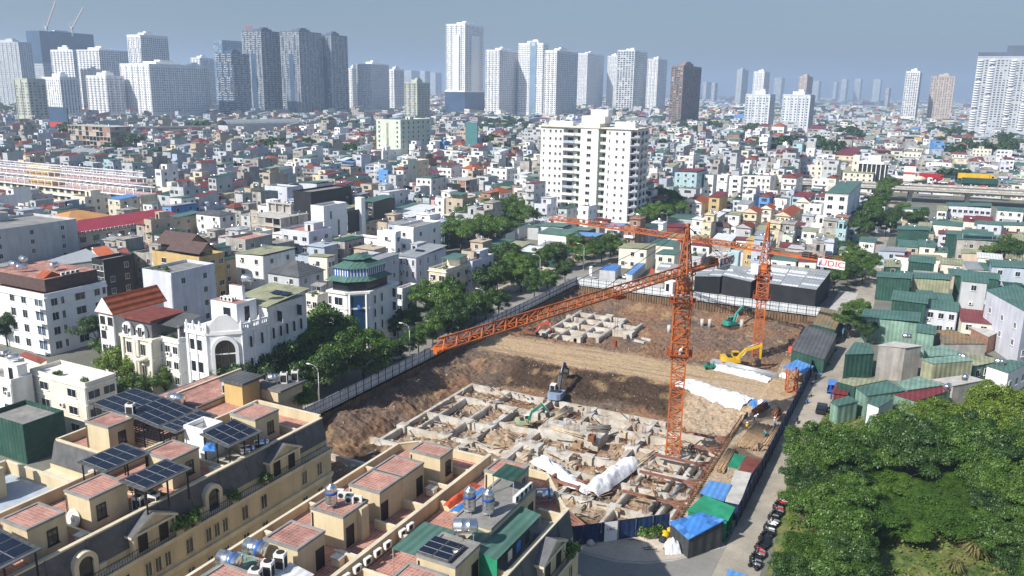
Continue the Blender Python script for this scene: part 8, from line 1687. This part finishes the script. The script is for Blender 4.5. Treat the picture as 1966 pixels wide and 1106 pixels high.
def truck(label, x, y, z, yaw, cab, L_, load, mixer=False, sc=1.0):
    o = thing('lorry', label, 'lorry', (x, y, z), yaw); o.scale = (sc,)*3; q = MB(); q.box(L_/2,-1.2,.6,L_/2+2.1,1.2,3.0); q.box(L_/2+.3,-1.1,3.0,L_/2+1.8,1.1,3.3); q.obj('cab', cab, o); q = MB(); q.box(L_/2+2.1,-1.0,1.7,L_/2+2.12,1.0,2.8); q.box(L_/2+.9,-1.22,1.8,L_/2+1.9,-1.2,2.7); q.obj('windscreen', 'glass', o); q = MB(); q.box(-L_/2,-.5,.7,L_/2,.5,1.1); q.obj('chassis', 'dark_metal', o)
    if mixer: q = MB(); q.lathe([(.5,-L_*.45),(1.0,-L_*.35),(1.35,-.4),(1.3,.6),(.7,L_*.38)], 14, (0,0,2.4), 0, 'x'); q.obj('drum', load, o)
    else: q = MB(); q.box(-L_/2,-1.25,1.2,L_/2-.2,1.25,3.7); q.obj('cargo', load, o)
    wheels(o, (-L_*.42, -L_*.3, -L_*.18, L_*.25, L_/2+.9), 2.2, .5); return o
def onroad(px, py, off=0.0): P = at(px, py, 8.6); return P
P = onroad(1765,353); truck('pale concrete mixer lorry on the overpass', P.x, P.y, 8.54, VANG, 'paint_white', 6.5, 'cream_pale', True, 1.25)
P = onroad(1880,357); truck('dark green covered lorry on the overpass, nearer lane', P.x, P.y-1, 8.54, VANG, 'car_silver', 15, 'green_dark', sc=1.25)
P = onroad(1868,348); truck('lorry with a yellow container on the overpass, farther lane', P.x, P.y+2.5, 8.54, VANG, 'paint_yellow', 14, 'paint_yellow', sc=1.25)
P = onroad(1782,347); truck('red lorry behind the concrete mixer on the overpass', P.x, P.y+3, 8.54, VANG, 'car_red', 9, 'car_red', sc=1.2)
for px, py, m, lab in [(1740,356,'car_white','white car on the overpass left of the mixer'),(1810,352,'car_white','white car on the overpass behind the mixer'),(1930,356,'car_silver','silver car on the overpass at the right'),(1718,352,'car_silver','grey car on the overpass nearest the office')]: P = onroad(px, py); car(lab, P.x, P.y, VANG, m, 8.54, 1.2)
P = at(1577,790); car('black car driving up the lane beside the blue fence', P.x, P.y, 1.62, 'car_black', .02, 1.12)
P = at(1200,534,.1); car('white car parked in the concrete yard behind the far fence', P.x, P.y, 2.6, 'car_white', .03); P = at(605,772); car('teal car parked under the street trees', P.x-1.5, P.y, 1.57, 'paint_teal', .02)
for i, (px, py, m) in enumerate([(1098,448,'car_white'),(1128,440,'car_silver'),(1136,447,'car_white'),(1144,441,'car_white'),(1152,450,'car_silver'),(1160,444,'car_black'),(1042,425,'car_white'),(1205,462,'car_silver'),(1220,466,'car_white'),(745,700,'car_silver'),(760,690,'car_white'),(880,638,'car_silver')]):
    P = at(px, py); car(['white car parked at the foot of the tall white block, leftmost','silver car parked left of the block entrance','white car parked nearest the block entrance','white car parked behind the block entrance','silver car parked right of the block entrance','black car parked right of the block entrance','white car under the trees left of the tall white block','silver car in the lane right of the tall white block','white car in the lane right of the tall white block','silver car half hidden under the street trees','white car half hidden under the street trees','silver car in the street behind the crane jib'][i], P.x, P.y, rnd.uniform(0, 3), m, .02, 1.05)
P = at(1597,752); o = thing('small_truck', 'small bright blue truck parked beside the green sheds', 'truck', (P.x, P.y, 0), 1.6); q = MB(); q.box(.9,-.8,.4,2.3,.8,1.9); q.obj('cab', 'car_blue', o); q = MB(); q.box(-2.2,-.85,.6,.8,.85,.75); q.box(-2.2,-.85,.75,.8,-.8,1.3); q.box(-2.2,.8,.75,.8,.85,1.3); q.obj('cargo_bed', 'car_blue', o); q = MB(); q.box(-2.2,-.9,2.2,.9,.9,2.3); q.obj('cover', 'blue_sheet2', o); q = MB(); q.box(2.3,-.7,1.2,2.32,.7,1.8); q.obj('windscreen', 'glass', o); wheels(o, (-1.4, 1.5), 1.5, .33)
def bike_meshes():
    fr = MB(); fr.tube((-.35,0,.45),(.3,0,.45),.13,6); fr.box(-.75,-.12,.62,.05,.12,.78); fr.tube((.3,0,.5),(.52,0,.95),.07,5); fr.box(.35,-.2,.35,.45,.2,.85); fr.box(-.85,-.1,.6,-.55,.1,.72); hd = MB(); hd.bar((.48,-.32,1.0),(.48,.32,1.0),.04); hd.lathe([(.1,-.06),(.1,.06)], 8, (.58,0,.9), 0, 'x')
    wh = MB(); wh.lathe([(.12,-.05),(.29,-.05),(.29,.05),(.12,.05)], 12, (0,0,.29), 0, 'y'); return fr, hd, wh
fr, hd, wh = bike_meshes(); BK = {c_: fr.mesh('body', [c_]) for c_ in ('car_black','car_red','car_white','car_blue','car_silver')}; BH = hd.mesh('handlebar', ['dark_metal']); BW = wh.mesh('wheel', ['rubber'])
def bike(label, x, y, yaw, m, z=.02, group=None):
    o = thing('motorbike', label, 'motorbike', (x, y, z), yaw, group); o.rotation_euler = (.08, 0, yaw); o.scale = (.92,.92,.92); put(BK[m], 'body', o); put(BH, 'handlebar', o); put(BW, 'wheel', o, (-.58,0,0)); put(BW, 'wheel', o, (.6,0,0)); return o
for i in range(42):
    t = i/41; P = at(1442 + 58*t + 3*math.sin(i), 1092 - 132*t); mm = rnd.choice(('car_black','car_black','car_silver','car_black','car_silver','car_black','car_white','car_black','car_black','car_red','car_black','car_black'))
    bike(f'{mm[4:]} motorbike parked along the woods beside the lane, {ORD[i] if i < 20 else str(i+1) + "th"} from the bottom', P.x + .2, P.y, 2.9 + rnd.uniform(-.25,.25), mm, group='motorbikes parked along the lane')
for i, (px, py) in enumerate([(1566,728),(1560,738),(1572,722),(1580,712),(1592,700),(1603,676),(1610,660),(1555,762),(1548,775),(1530,812),(1598,770),(1595,765)]): P = at(px, py); bike(['motorbike by the blue fence end, nearest the blue canopy','dark motorbike leaning at the blue fence, second','motorbike under the black-roofed shed eave, first','motorbike under the black-roofed shed eave, second','motorbike under the black-roofed shed eave, third','motorbike near the ochre-roofed shed, nearer','motorbike near the ochre-roofed shed, farther','motorbike beside the blue fence opposite the black car','motorbike beside the blue fence, left of the black car','motorbike ridden down the lane','motorbike parked behind the small blue truck, left','motorbike parked behind the small blue truck, right'][i], P.x, P.y, rnd.uniform(1.2,2.0), ('car_black','car_silver','car_blue')[i % 3], .02)
for i, (px, py, yw) in enumerate([(1218,1042,.3),(1243,1056,.7),(1249,1060,.4)]):
    P = at(px, py, .12); o = thing('bicycle', ['bicycle lying by the blue fence','bicycle lying on the pavement, left of a pair','bicycle lying on the pavement, right of a pair'][i], 'bicycle', (P.x, P.y, .5), yw); o.rotation_euler = (.9, 0, yw)
    for s in (-.55, .55):
        q = MB(); n_ = 14
        for k in range(n_): a0, a1 = 2*PI*k/n_, 2*PI*(k+1)/n_; q.bar((s+.33*math.cos(a0),0,.33*math.sin(a0)),(s+.33*math.cos(a1),0,.33*math.sin(a1)),.04)
        q.obj('wheel', 'rubber', o)
    q = MB(); q.bar((-.55,0,0),(-.1,0,.5),.04); q.bar((-.1,0,.5),(.4,0,.5),.04); q.bar((.4,0,.5),(.55,0,0),.04); q.bar((-.55,0,0),(0,0,0),.04); q.bar((0,0,0),(-.1,0,.6),.04); q.bar((0,0,0),(.4,0,.5),.04); q.bar((.4,-.25,.65),(.4,.25,.65),.03); q.cbox(-.12,0,.6,.25,.12,.06); q.obj('frame', 'dark_metal', o)
def lamp_meshes():
    p = MB(); p.tube((0,0,0),(0,0,8),.11,7,0,.07); p.tube((0,0,8),(-.3,0,8.8),.06,6); p.tube((-.3,0,8.8),(-1.1,0,9.2),.05,6); p.tube((-1.1,0,9.2),(-2.0,0,9.3),.05,6); p.lathe([(.2,0),(.2,.5),(.12,.55)], 8)
    h = MB(); h.box(-2.7,-.16,9.22,-1.9,.16,9.36); return p.mesh('pole', ['galv']), h.mesh('lamp_head', ['paint_white'])
LP, LH = lamp_meshes()
for i, (px, py) in enumerate([(614,792),(787,700),(930,622),(1120,520),(1036,545)]):
    P = at(px, py); o = thing('street_lamp', 'curved grey street lamp beside the white fence, ' + ['nearest','second','third','fifth, at the far corner','fourth'][i], 'street lamp', (P.x, P.y, 0), 0, 'street lamps along the left street'); put(LP, 'pole', o); put(LH, 'lamp_head', o)
for i, (px, py, r_) in enumerate([(1279,450,0),(1250,420,0)]): P = at(px, py); o = thing('street_lamp', ['street lamp right of the tall white block','street lamp partly behind the trees right of the tall white block'][i], 'street lamp', (P.x, P.y, 0), .4); put(LP, 'pole', o); put(LH, 'lamp_head', o)
# rubbish and plants on the street corner
P = at(1290,1060,.12); tarp('plastic_cover', 'translucent white plastic sheet draped over a stand on the pavement', (P.x-.9,P.y-.6), (P.x+.9,P.y+.6), 1.6, 1.9, .12, seed=61, nx_=14)
for lab, px, py, r, m in [('yellow sack beside the blue hut',1276,1030,.7,'paint_yellow'),('yellow sack on top of the heap by the blue hut',1284,1022,.6,'paint_yellow'),('black rubbish bag by the blue hut',1273,1040,.6,'cloth_dark'),('brown sack next to the black rubbish bag',1287,1042,.55,'tan'),('pale sack lying by the blue fence',1134,1046,.6,'sack')]:
    P = at(px, py, .12); q = MB(); q.lathe([(r*.6,0),(r,.25*r),(r*.95,.7*r),(r*.6,1.1*r),(r*.15,1.35*r)], 9); q.v = [(v[0]*(1+.2*mn.noise((v[0]*3,v[1]*3,v[2]*3+px))), v[1]*(1+.25*mn.noise((v[1]*3,v[2]*3,px))), v[2]) for v in q.v]; tag(q.obj('sack', m, None, (P.x, P.y, .12), px), lab, 'sack')
for i, (px, py) in enumerate([(1234,1032),(1242,1033),(1250,1031),(1258,1030),(1266,1024)]): P = at(px, py, .12); tag(put(bush_mesh(), 'potted_plant', None, (P.x, P.y, .12), (0,0,i), 1.4), 'leafy plant in a box against the blue corner fence, ' + ORD[i] + ' from the left', 'plant', 'plants along the blue corner fence')
P = at(1134,536,.1); o = thing('gate_machine', 'white upright machine in the yard corner behind the far fence', 'machine', (P.x, P.y, 0)); q = MB(); q.cbox(0,0,0,1.0,.8,3.6); q.obj('column', 'paint_white', o); q = MB(); q.tube((0,0,3.6),(0,0,4.4),.5,10); q.obj('head', 'paint_white', o); q = MB(); q.bar((.4,0,1.5),(4.5,1,2.0),.12); q.obj('arm', 'galv', o)
q = MB(); q.face([(0,0,0),(1.6,.2,.2),(.6,0,2.4)]); q.face([(0,.05,0),(.6,.05,2.4),(1.6,.25,.2)]); P = at(1247,524,1); tag(q.obj('flag', 'tarp_red', None, (P.x, P.y, 1.0)), 'small orange-red flag in the black-walled yard', 'flag')
# billboards
for lab, px, py, dist, w, h, m, m2 in [('blue billboard wall with a red sign strip below the striped tower',112,225,880,26,18,'tower_navy','sign_red'),('teal advertising wall in the middle distance',905,246,680,11,9,'teal_sign',None),('white and red shop front sign beside the overpass',1747,327,600,7,5,'paint_white','sign_red')]:
    P = atd(px, py, dist); o = thing('billboard', lab, 'billboard', (P.x, P.y, 0)); q = MB(); q.box(-w/2,0,0,w/2,1,P.z+h/2); q.obj('panel', m, o)
    if m2: q = MB(); q.box(-w/2,-.2,P.z-h/2,w/2,0,P.z-h/4); q.obj('sign_strip', m2, o)
# ================================================================ the rest of the city
import bisect
LANES = []
GR = {}
for f in FOOT:
    for gx in range(int(f[0]//40), int(f[2]//40)+1):
        for gy in range(int(f[1]//40), int(f[3]//40)+1): GR.setdefault((gx, gy), []).append(f)
def free(x0, y0, x1, y1, m=.6):
    for gx in range(int((x0-m)//40), int((x1+m)//40)+1):
        for gy in range(int((y0-m)//40), int((y1+m)//40)+1):
            for a, b_, c_, d_ in GR.get((gx, gy), ()):
                if x0 - m < c_ and x1 + m > a and y0 - m < d_ and y1 + m > b_: return False
    return True
# trees scattered between the far houses
k = 0; R_ = random.Random(31); placed = []
for px, py, n_, sx, sy in [(1500,248,9,70,6),(1320,262,6,60,6),(1870,300,8,60,12),(1600,310,7,50,12),(430,262,5,60,5),(660,262,5,50,6),(985,262,12,55,10),(965,245,8,40,8),(1160,230,6,60,6),(285,225,7,40,5),(20,225,8,40,8),(1410,235,5,20,6),(1450,262,6,40,5),(1600,255,6,30,6),(1500,300,8,60,10),(1620,280,6,30,8),(1360,250,5,30,5),(1840,205,4,30,3),(700,330,4,60,20),(900,300,5,60,20),(1250,320,4,40,20),(560,300,4,60,20),(1800,270,6,70,12),(1930,290,5,30,15),(180,300,3,100,20)]:
    for i in range(n_):
        P = at(px + R_.uniform(-sx, sx), py + R_.uniform(-sy, sy), 2.0)
        if not free(P.x-2, P.y-2, P.x+2, P.y+2, 0): continue
        k += 1; placed.append((P.x, P.y, R_.uniform(.9, 1.5)))
placed.sort(key=lambda p: (p[0]-CAM.x)**2 + (p[1]-CAM.y)**2)
for i, (x, y, s) in enumerate(placed):
    px, py = proj((x, y, 8)); b_ = min(LANDMARKS, key=lambda l: (l[1]-px)**2 + ((l[2]-py)*2.2)**2); lab = f'dark tree among the houses {"right" if px > b_[1] else "left"} of {b_[0]}'; n_ = USED.get(lab, 0); USED[lab] = n_ + 1
    tree('far', x, y, s * (1.5 if py < 300 else 1), lab if not n_ else f'{lab}, {ORD[n_] if n_ < 20 else str(n_+1) + "th"} nearest', group='trees among the far houses')

TREES = [(o.location.x, o.location.y) for o in scene.objects if o.name.startswith('tree')]
TG = {}
for tx, ty in TREES: TG.setdefault((int(tx//12), int(ty//12)), []).append((tx, ty))
def treed(x, y, r=5.2):
    for gx in range(int((x-r)//12), int((x+r)//12)+1):
        for gy in range(int((y-r)//12), int((y+r)//12)+1):
            for tx, ty in TG.get((gx, gy), ()):
                if abs(tx-x) < r and abs(ty-y) < r: return True
    return False
R_ = random.Random(2024); CELLS = []
def in_site(x, y): return (-14.5 < x < 80 and -40 < y < 130) or (-14.5 < x < -1 and y < 420) or (72.5 < x < 88 and y < 430) or (x > 60 and y < 70) or (-30 < x < 80 and -200 < y < -10) or (0 < x < 80 and y < 141) or (128 < y < 142 and x < 80)
y = -30.0
while y < 9500:
    dist0 = y + 100; k = 1.0 if dist0 < 560 else (1.35 if dist0 < 1000 else (2.2 if dist0 < 2200 else (3.4 if dist0 < 3400 else 8.0)))
    dep = R_.uniform(10, 15) * k; x = 320.0 if y < 500 else max(900.0, .12 * y + 500); lim = -(60 + (y + 114) * 1.75)
    while x > lim:
        w = R_.choice((3.8, 4.2, 4.5, 4.8, 5.2, 5.2, 6.5, 8.5)) * k; gap = R_.choice((0, 0, 0, .3, .8, 2.5)) * k
        if R_.random() < .03: gap += 6
        D = dep * R_.uniform(.75, 1.0); x0 = x - w
        v = Vector((x - w/2, y, 8)) - CAM; f_ = v.dot(FW)
        if f_ > 40:
            px, py = proj((x - w/2, y, 8))
            if not (1690 < px and 366 < py < 405) and -90 < px < 2060 and py < 980 and not in_site(x - w/2, y + 2) and not in_site(x - w/2, y + D) and free(x0, y, x, y + D) and not treed(x - w/2, y + D/2):
                CELLS.append((math.hypot(x - CAM.x, y - CAM.y), x, y, w, D, px, py))
        x = x0 - gap
    y += dep + R_.choice((.6, .6, 3.0, 4.5)) * (1 if k < 2 else 2)
CELLS.sort()
WALLC = ['white']*24 + ['white_clean']*8 + ['offwhite']*8 + ['grey_wall']*28 + ['render_grey']*30 + ['lav']*12 + ['tan']*4 + ['cream_wall']*2 + ['cream_pale']*3 + ['bluegrey']*10 + ['palegreen']*4 + ['teal_wall']*2 + ['pink']*2 + ['yellow'] + ['blue_wall'] + ['brick_raw']*3 + ['green_dark']*2
ROOFC = ['flat']*64 + ['green']*8 + ['greendark']*9 + ['red']*7 + ['grey']*12 + ['tile']*6 + ['olive']*6 + ['hipred']*5 + ['hiporange']*1 + ['white']*4 + ['blue']*1
def nearleft(px, py, x, y): return (px < 640 and py > 505) or (px < 960 and py > 545) or (x > -40 and y < 110)
def low(px, py): return 8.0 if px > 1650 else (9.0 if px < 640 else 11.0)
def turn(x, y): return .16 * mn.noise((x*.006, y*.006, 4)) + R_.uniform(-.03, .03)
HEROS = list(HERO)
NIND = 215; n_ind = 0; rest = []
for c_ in CELLS:
    dist, x, y, w, D, px, py = c_
    if nearleft(px, py, x, y): continue
    h = min(20, max(5.0, R_.gauss(low(px, py), 3.6))); h += 5 if R_.random() < .06 else 0
    if px > 1640 and py > 330: h = min(h, 8 if py < 345 or py > 430 else 5.2)
    wl, rf = R_.choice(WALLC), R_.choice(ROOFC)
    if px > 1640 and py > 380: rf = R_.choice(('green','green','green','olive','greendark','grey','red')) ; wl = R_.choice(('white','offwhite','lav','green_dark','tan','grey_wall'))
    if px < 760 and py > 200 and R_.random() < .6: wl = R_.choice(('render_grey','grey_wall','bluegrey','tan','render_grey')); rf = R_.choice(('red','greendark','grey','hipred','flat','green','flat','greendark'))
    if dist > 650 and wl in ('white', 'white_clean') and R_.random() < .35: wl = R_.choice(('grey_wall', 'render_grey', 'bluegrey'))
    pl_, pr_ = proj((x - w, y, h))[0], proj((x, y, h))[0]; base_y = proj((x - w/2, y, 0))[1]
    for (ha, hb_, ht, hbase, hd) in HEROS:
        if hd > dist + 3 and pr_ > ha and pl_ < hb_ and min(pr_, hb_) - max(pl_, ha) > .25 * (pr_ - pl_) and base_y > ht and hd < dist * 1.6:
            lim_y = hbase - .22 * (hbase - ht); top_y = proj((x - w/2, y, h))[1]
            if top_y < lim_y: h = min(h, height_at(x - w/2, y, lim_y))
    if h < 3.2: continue
    op = [t for t, p in (('tank', .45), ('pent', .3), ('canopy', .28), ('balc', .25), ('plants', .12), ('step', .45)) if R_.random() < p]
    if rf not in ('flat', 'tile'): op = [t for t in op if t not in ('pent', 'canopy', 'plants', 'step')]
    if 'step' in op: op = [t for t in op if t not in ('pent', 'canopy', 'tank')]
    if n_ind < NIND and dist < 620 and 0 < px < 1966:
        n_ind += 1; ex = ' and a steel tank' if 'tank' in op else (' and balconies' if 'balc' in op else '')
        house(x, y, w, D, h, wl, rf, ww=1.3 if w > 5 else 1.1, opts=op, label=autolabel(x, y, w, D, h, wl, rf, ex), group='small houses of the old quarter', yaw=turn(x, y) if w < 8 else 0.0, detail=False, rise=None, seed=n_ind)
    else: rest.append((dist, x, y, w, D, h, wl, rf, op))
RM = dict(flat='roof_grey', green='green_sheet', greendark='green_dark', red='red_sheet', grey='grey_sheet', tile='terracotta_old', olive='olive_sheet', hipred='red_tile', hiporange='orange_tile', white='white_sheet', blue='blue_sheet2')
SL = sorted(set(WALLC)) + sorted(set(RM.values())) + ['glass_far', 'steel', 'green_pale', 'roof_dark', 'concrete', 'glass_mid', 'curtain']; SL = list(dict.fromkeys(SL)); IX = {k: i for i, k in enumerate(SL)}
q = MB(); nb = 0
for dist, x, y, w, D, h, wl, rf, op in rest:
    n0 = len(q.v); W_i, R_i = IX[wl], IX[RM[rf] if rf != 'flat' or R_.random() < .35 else R_.choice(('roof_dark','roof_dark','roof_dark','concrete','terracotta_old'))]; x0, y1 = x - w, y + D; nb += 1; par = .7 if rf in ('flat', 'tile') else 0
    q.face([(x0,y,0),(x,y,0),(x,y,h+par),(x0,y,h+par)], W_i); q.face([(x,y,0),(x,y1,0),(x,y1,h+par),(x,y,h+par)], W_i); q.face([(x0,y1,0),(x0,y,0),(x0,y,h+par),(x0,y1,h+par)], W_i); q.face([(x,y1,0),(x0,y1,0),(x0,y1,h+par),(x,y1,h+par)], W_i)
    if rf.startswith('hip'):
        m_ = (x0 + x)/2; r_ = min(w, D)*.3; q.face([(x0-.4,y-.4,h),(x+.4,y-.4,h),(m_,y+w*.4,h+r_)], R_i); q.face([(x+.4,y-.4,h),(x+.4,y1+.4,h),(m_,y1-w*.4,h+r_),(m_,y+w*.4,h+r_)], R_i); q.face([(x0-.4,y1+.4,h),(x0-.4,y-.4,h),(m_,y+w*.4,h+r_),(m_,y1-w*.4,h+r_)], R_i); q.face([(x+.4,y1+.4,h),(x0-.4,y1+.4,h),(m_,y1-w*.4,h+r_)], R_i)
    else:
        s_ = R_.choice((-.07, .07, .12)) * D if not par else 0; za, zb_ = h + .1 + max(0, -s_), h + .1 + max(0, s_); e = .3 if not par else -.1
        q.face([(x0-e,y-e,za),(x+e,y-e,za),(x+e,y1+e,zb_),(x0-e,y1+e,zb_)], R_i)
        if s_: q.face([(x,y,h),(x,y1,h),(x,y1,zb_-.05),(x,y,za-.05)], W_i); q.face([(x0,y,h),(x,y,h),(x,y,za-.05),(x0,y,za-.05)], W_i)
    if par and 'step' in op: d0 = y + D*R_.uniform(.25,.5); q.box(x0+.05,d0,h,x-.05,y1-.05,h+3.0,W_i,IX['roof_dark']); q.face([(x0+w*.3,d0-.06,h+.8),(x0+w*.7,d0-.06,h+.8),(x0+w*.7,d0-.06,h+2.2),(x0+w*.3,d0-.06,h+2.2)], IX['glass_far'])
    if par and dist < 1500:
        for _ in range(R_.choice((0,1,1,2,3))): a, b_, s_ = x0 + w*R_.uniform(.1,.7), y + D*R_.uniform(.05,.8), R_.uniform(.8,2.2); q.box(a,b_,h,min(x,a+s_*R_.uniform(.6,1.6)),b_+s_,h+R_.uniform(.9,2.6),R_.choice((W_i,W_i,IX['concrete'],IX['green_dark'],IX['steel'],IX['grey_wall'])))
    if par and dist < 2200:
        if 'pent' in op: a = x0 + w*R_.uniform(.05,.4); b_ = y + D*R_.uniform(.2,.5); q.box(a, b_, h, a+w*.55, b_+D*.35, h+3.0, W_i)
        if 'canopy' in op: zc = h + 2.8; ci = IX[R_.choice(('green_sheet','grey_sheet','red_sheet','olive_sheet','green_pale'))]; q.face([(x0+.3,y+D*.1,zc),(x-.3,y+D*.1,zc),(x-.3,y+D*.7,zc+.5),(x0+.3,y+D*.7,zc+.5)], ci); q.box(x0+.5,y+D*.4,h,x-.5,y+D*.68,zc-.1,W_i)
    if 'tank' in op and dist < 1300: a, b_ = x0 + w*R_.uniform(.3,.7), y + D*R_.uniform(.2,.7); z_ = h + (3.1 if ('pent' in op and par) else .8); q.tube((a-.9,b_,z_+.5),(a+.9,b_,z_+.5),.6,6,IX['steel'])
    if dist < 1500:
        fl = max(1, round(h/3.3)); ns = max(1, int(w/2.6)) if dist < 1000 else max(1, int(w/5)); G_ = IX['glass_far']
        for f in range(max(0, fl-3), fl):
            z = f*h/fl + .9
            for i in range(ns):
                if R_.random() < .2: continue
                c = x0 + w*(i+.5)/ns; b_ = w/ns*R_.uniform(.25,.38); q.face([(c-b_,y-.06,z),(c+b_,y-.06,z),(c+b_,y-.06,z+1.5),(c-b_,y-.06,z+1.5)], R_.choice((G_,G_,G_,IX['glass_mid'],IX['glass_mid'],IX['curtain'])))
            if R_.random() < .35:
                for j in range(2): c = y + D*(j+.5)/2; q.face([(x+.06,c-.6,z),(x+.06,c+.6,z),(x+.06,c+.6,z+1.4),(x+.06,c-.6,z+1.4)], G_)
        if 'balc' in op and dist < 900:
            for f in range(max(1, fl-2), fl): z = f*h/fl; q.box(x0+.3,y-1.0,z-.1,x-.3,y-.07,z+.7,W_i)
    a = .32 * mn.noise((x*.006, y*.006, 4)) + R_.uniform(-.05, .05); ca, sa = math.cos(a), math.sin(a); cx, cy_ = x - w/2, y + D/2
    for i in range(n0, len(q.v)): vx, vy, vz = q.v[i]; vx -= cx; vy -= cy_; q.v[i] = (cx + vx*ca - vy*sa, cy_ + vx*sa + vy*ca, vz)
stuff(q.obj('distant_houses', SL))
# ================================================================ haze
def haze(dens=.00021, col=(.525,.685,.91)):
    q = MB(); q.box(-14500, -14500, -7.0, 14500, 14500, 330.0); hm = bpy.data.materials.new('haze'); hm.use_nodes = True; n = hm.node_tree.nodes; n.remove(n['Principled BSDF'])
    v = n.new('ShaderNodeVolumePrincipled'); v.inputs['Color'].default_value = (*col, 1); v.inputs['Density'].default_value = dens; v.inputs['Anisotropy'].default_value = .15
    hm.node_tree.links.new(v.outputs[0], n['Material Output'].inputs['Volume']); MAT['haze'] = hm
    o = q.obj('haze', 'haze'); o['kind'] = 'stuff'; o['label'] = 'pale blue haze over the city'
haze()
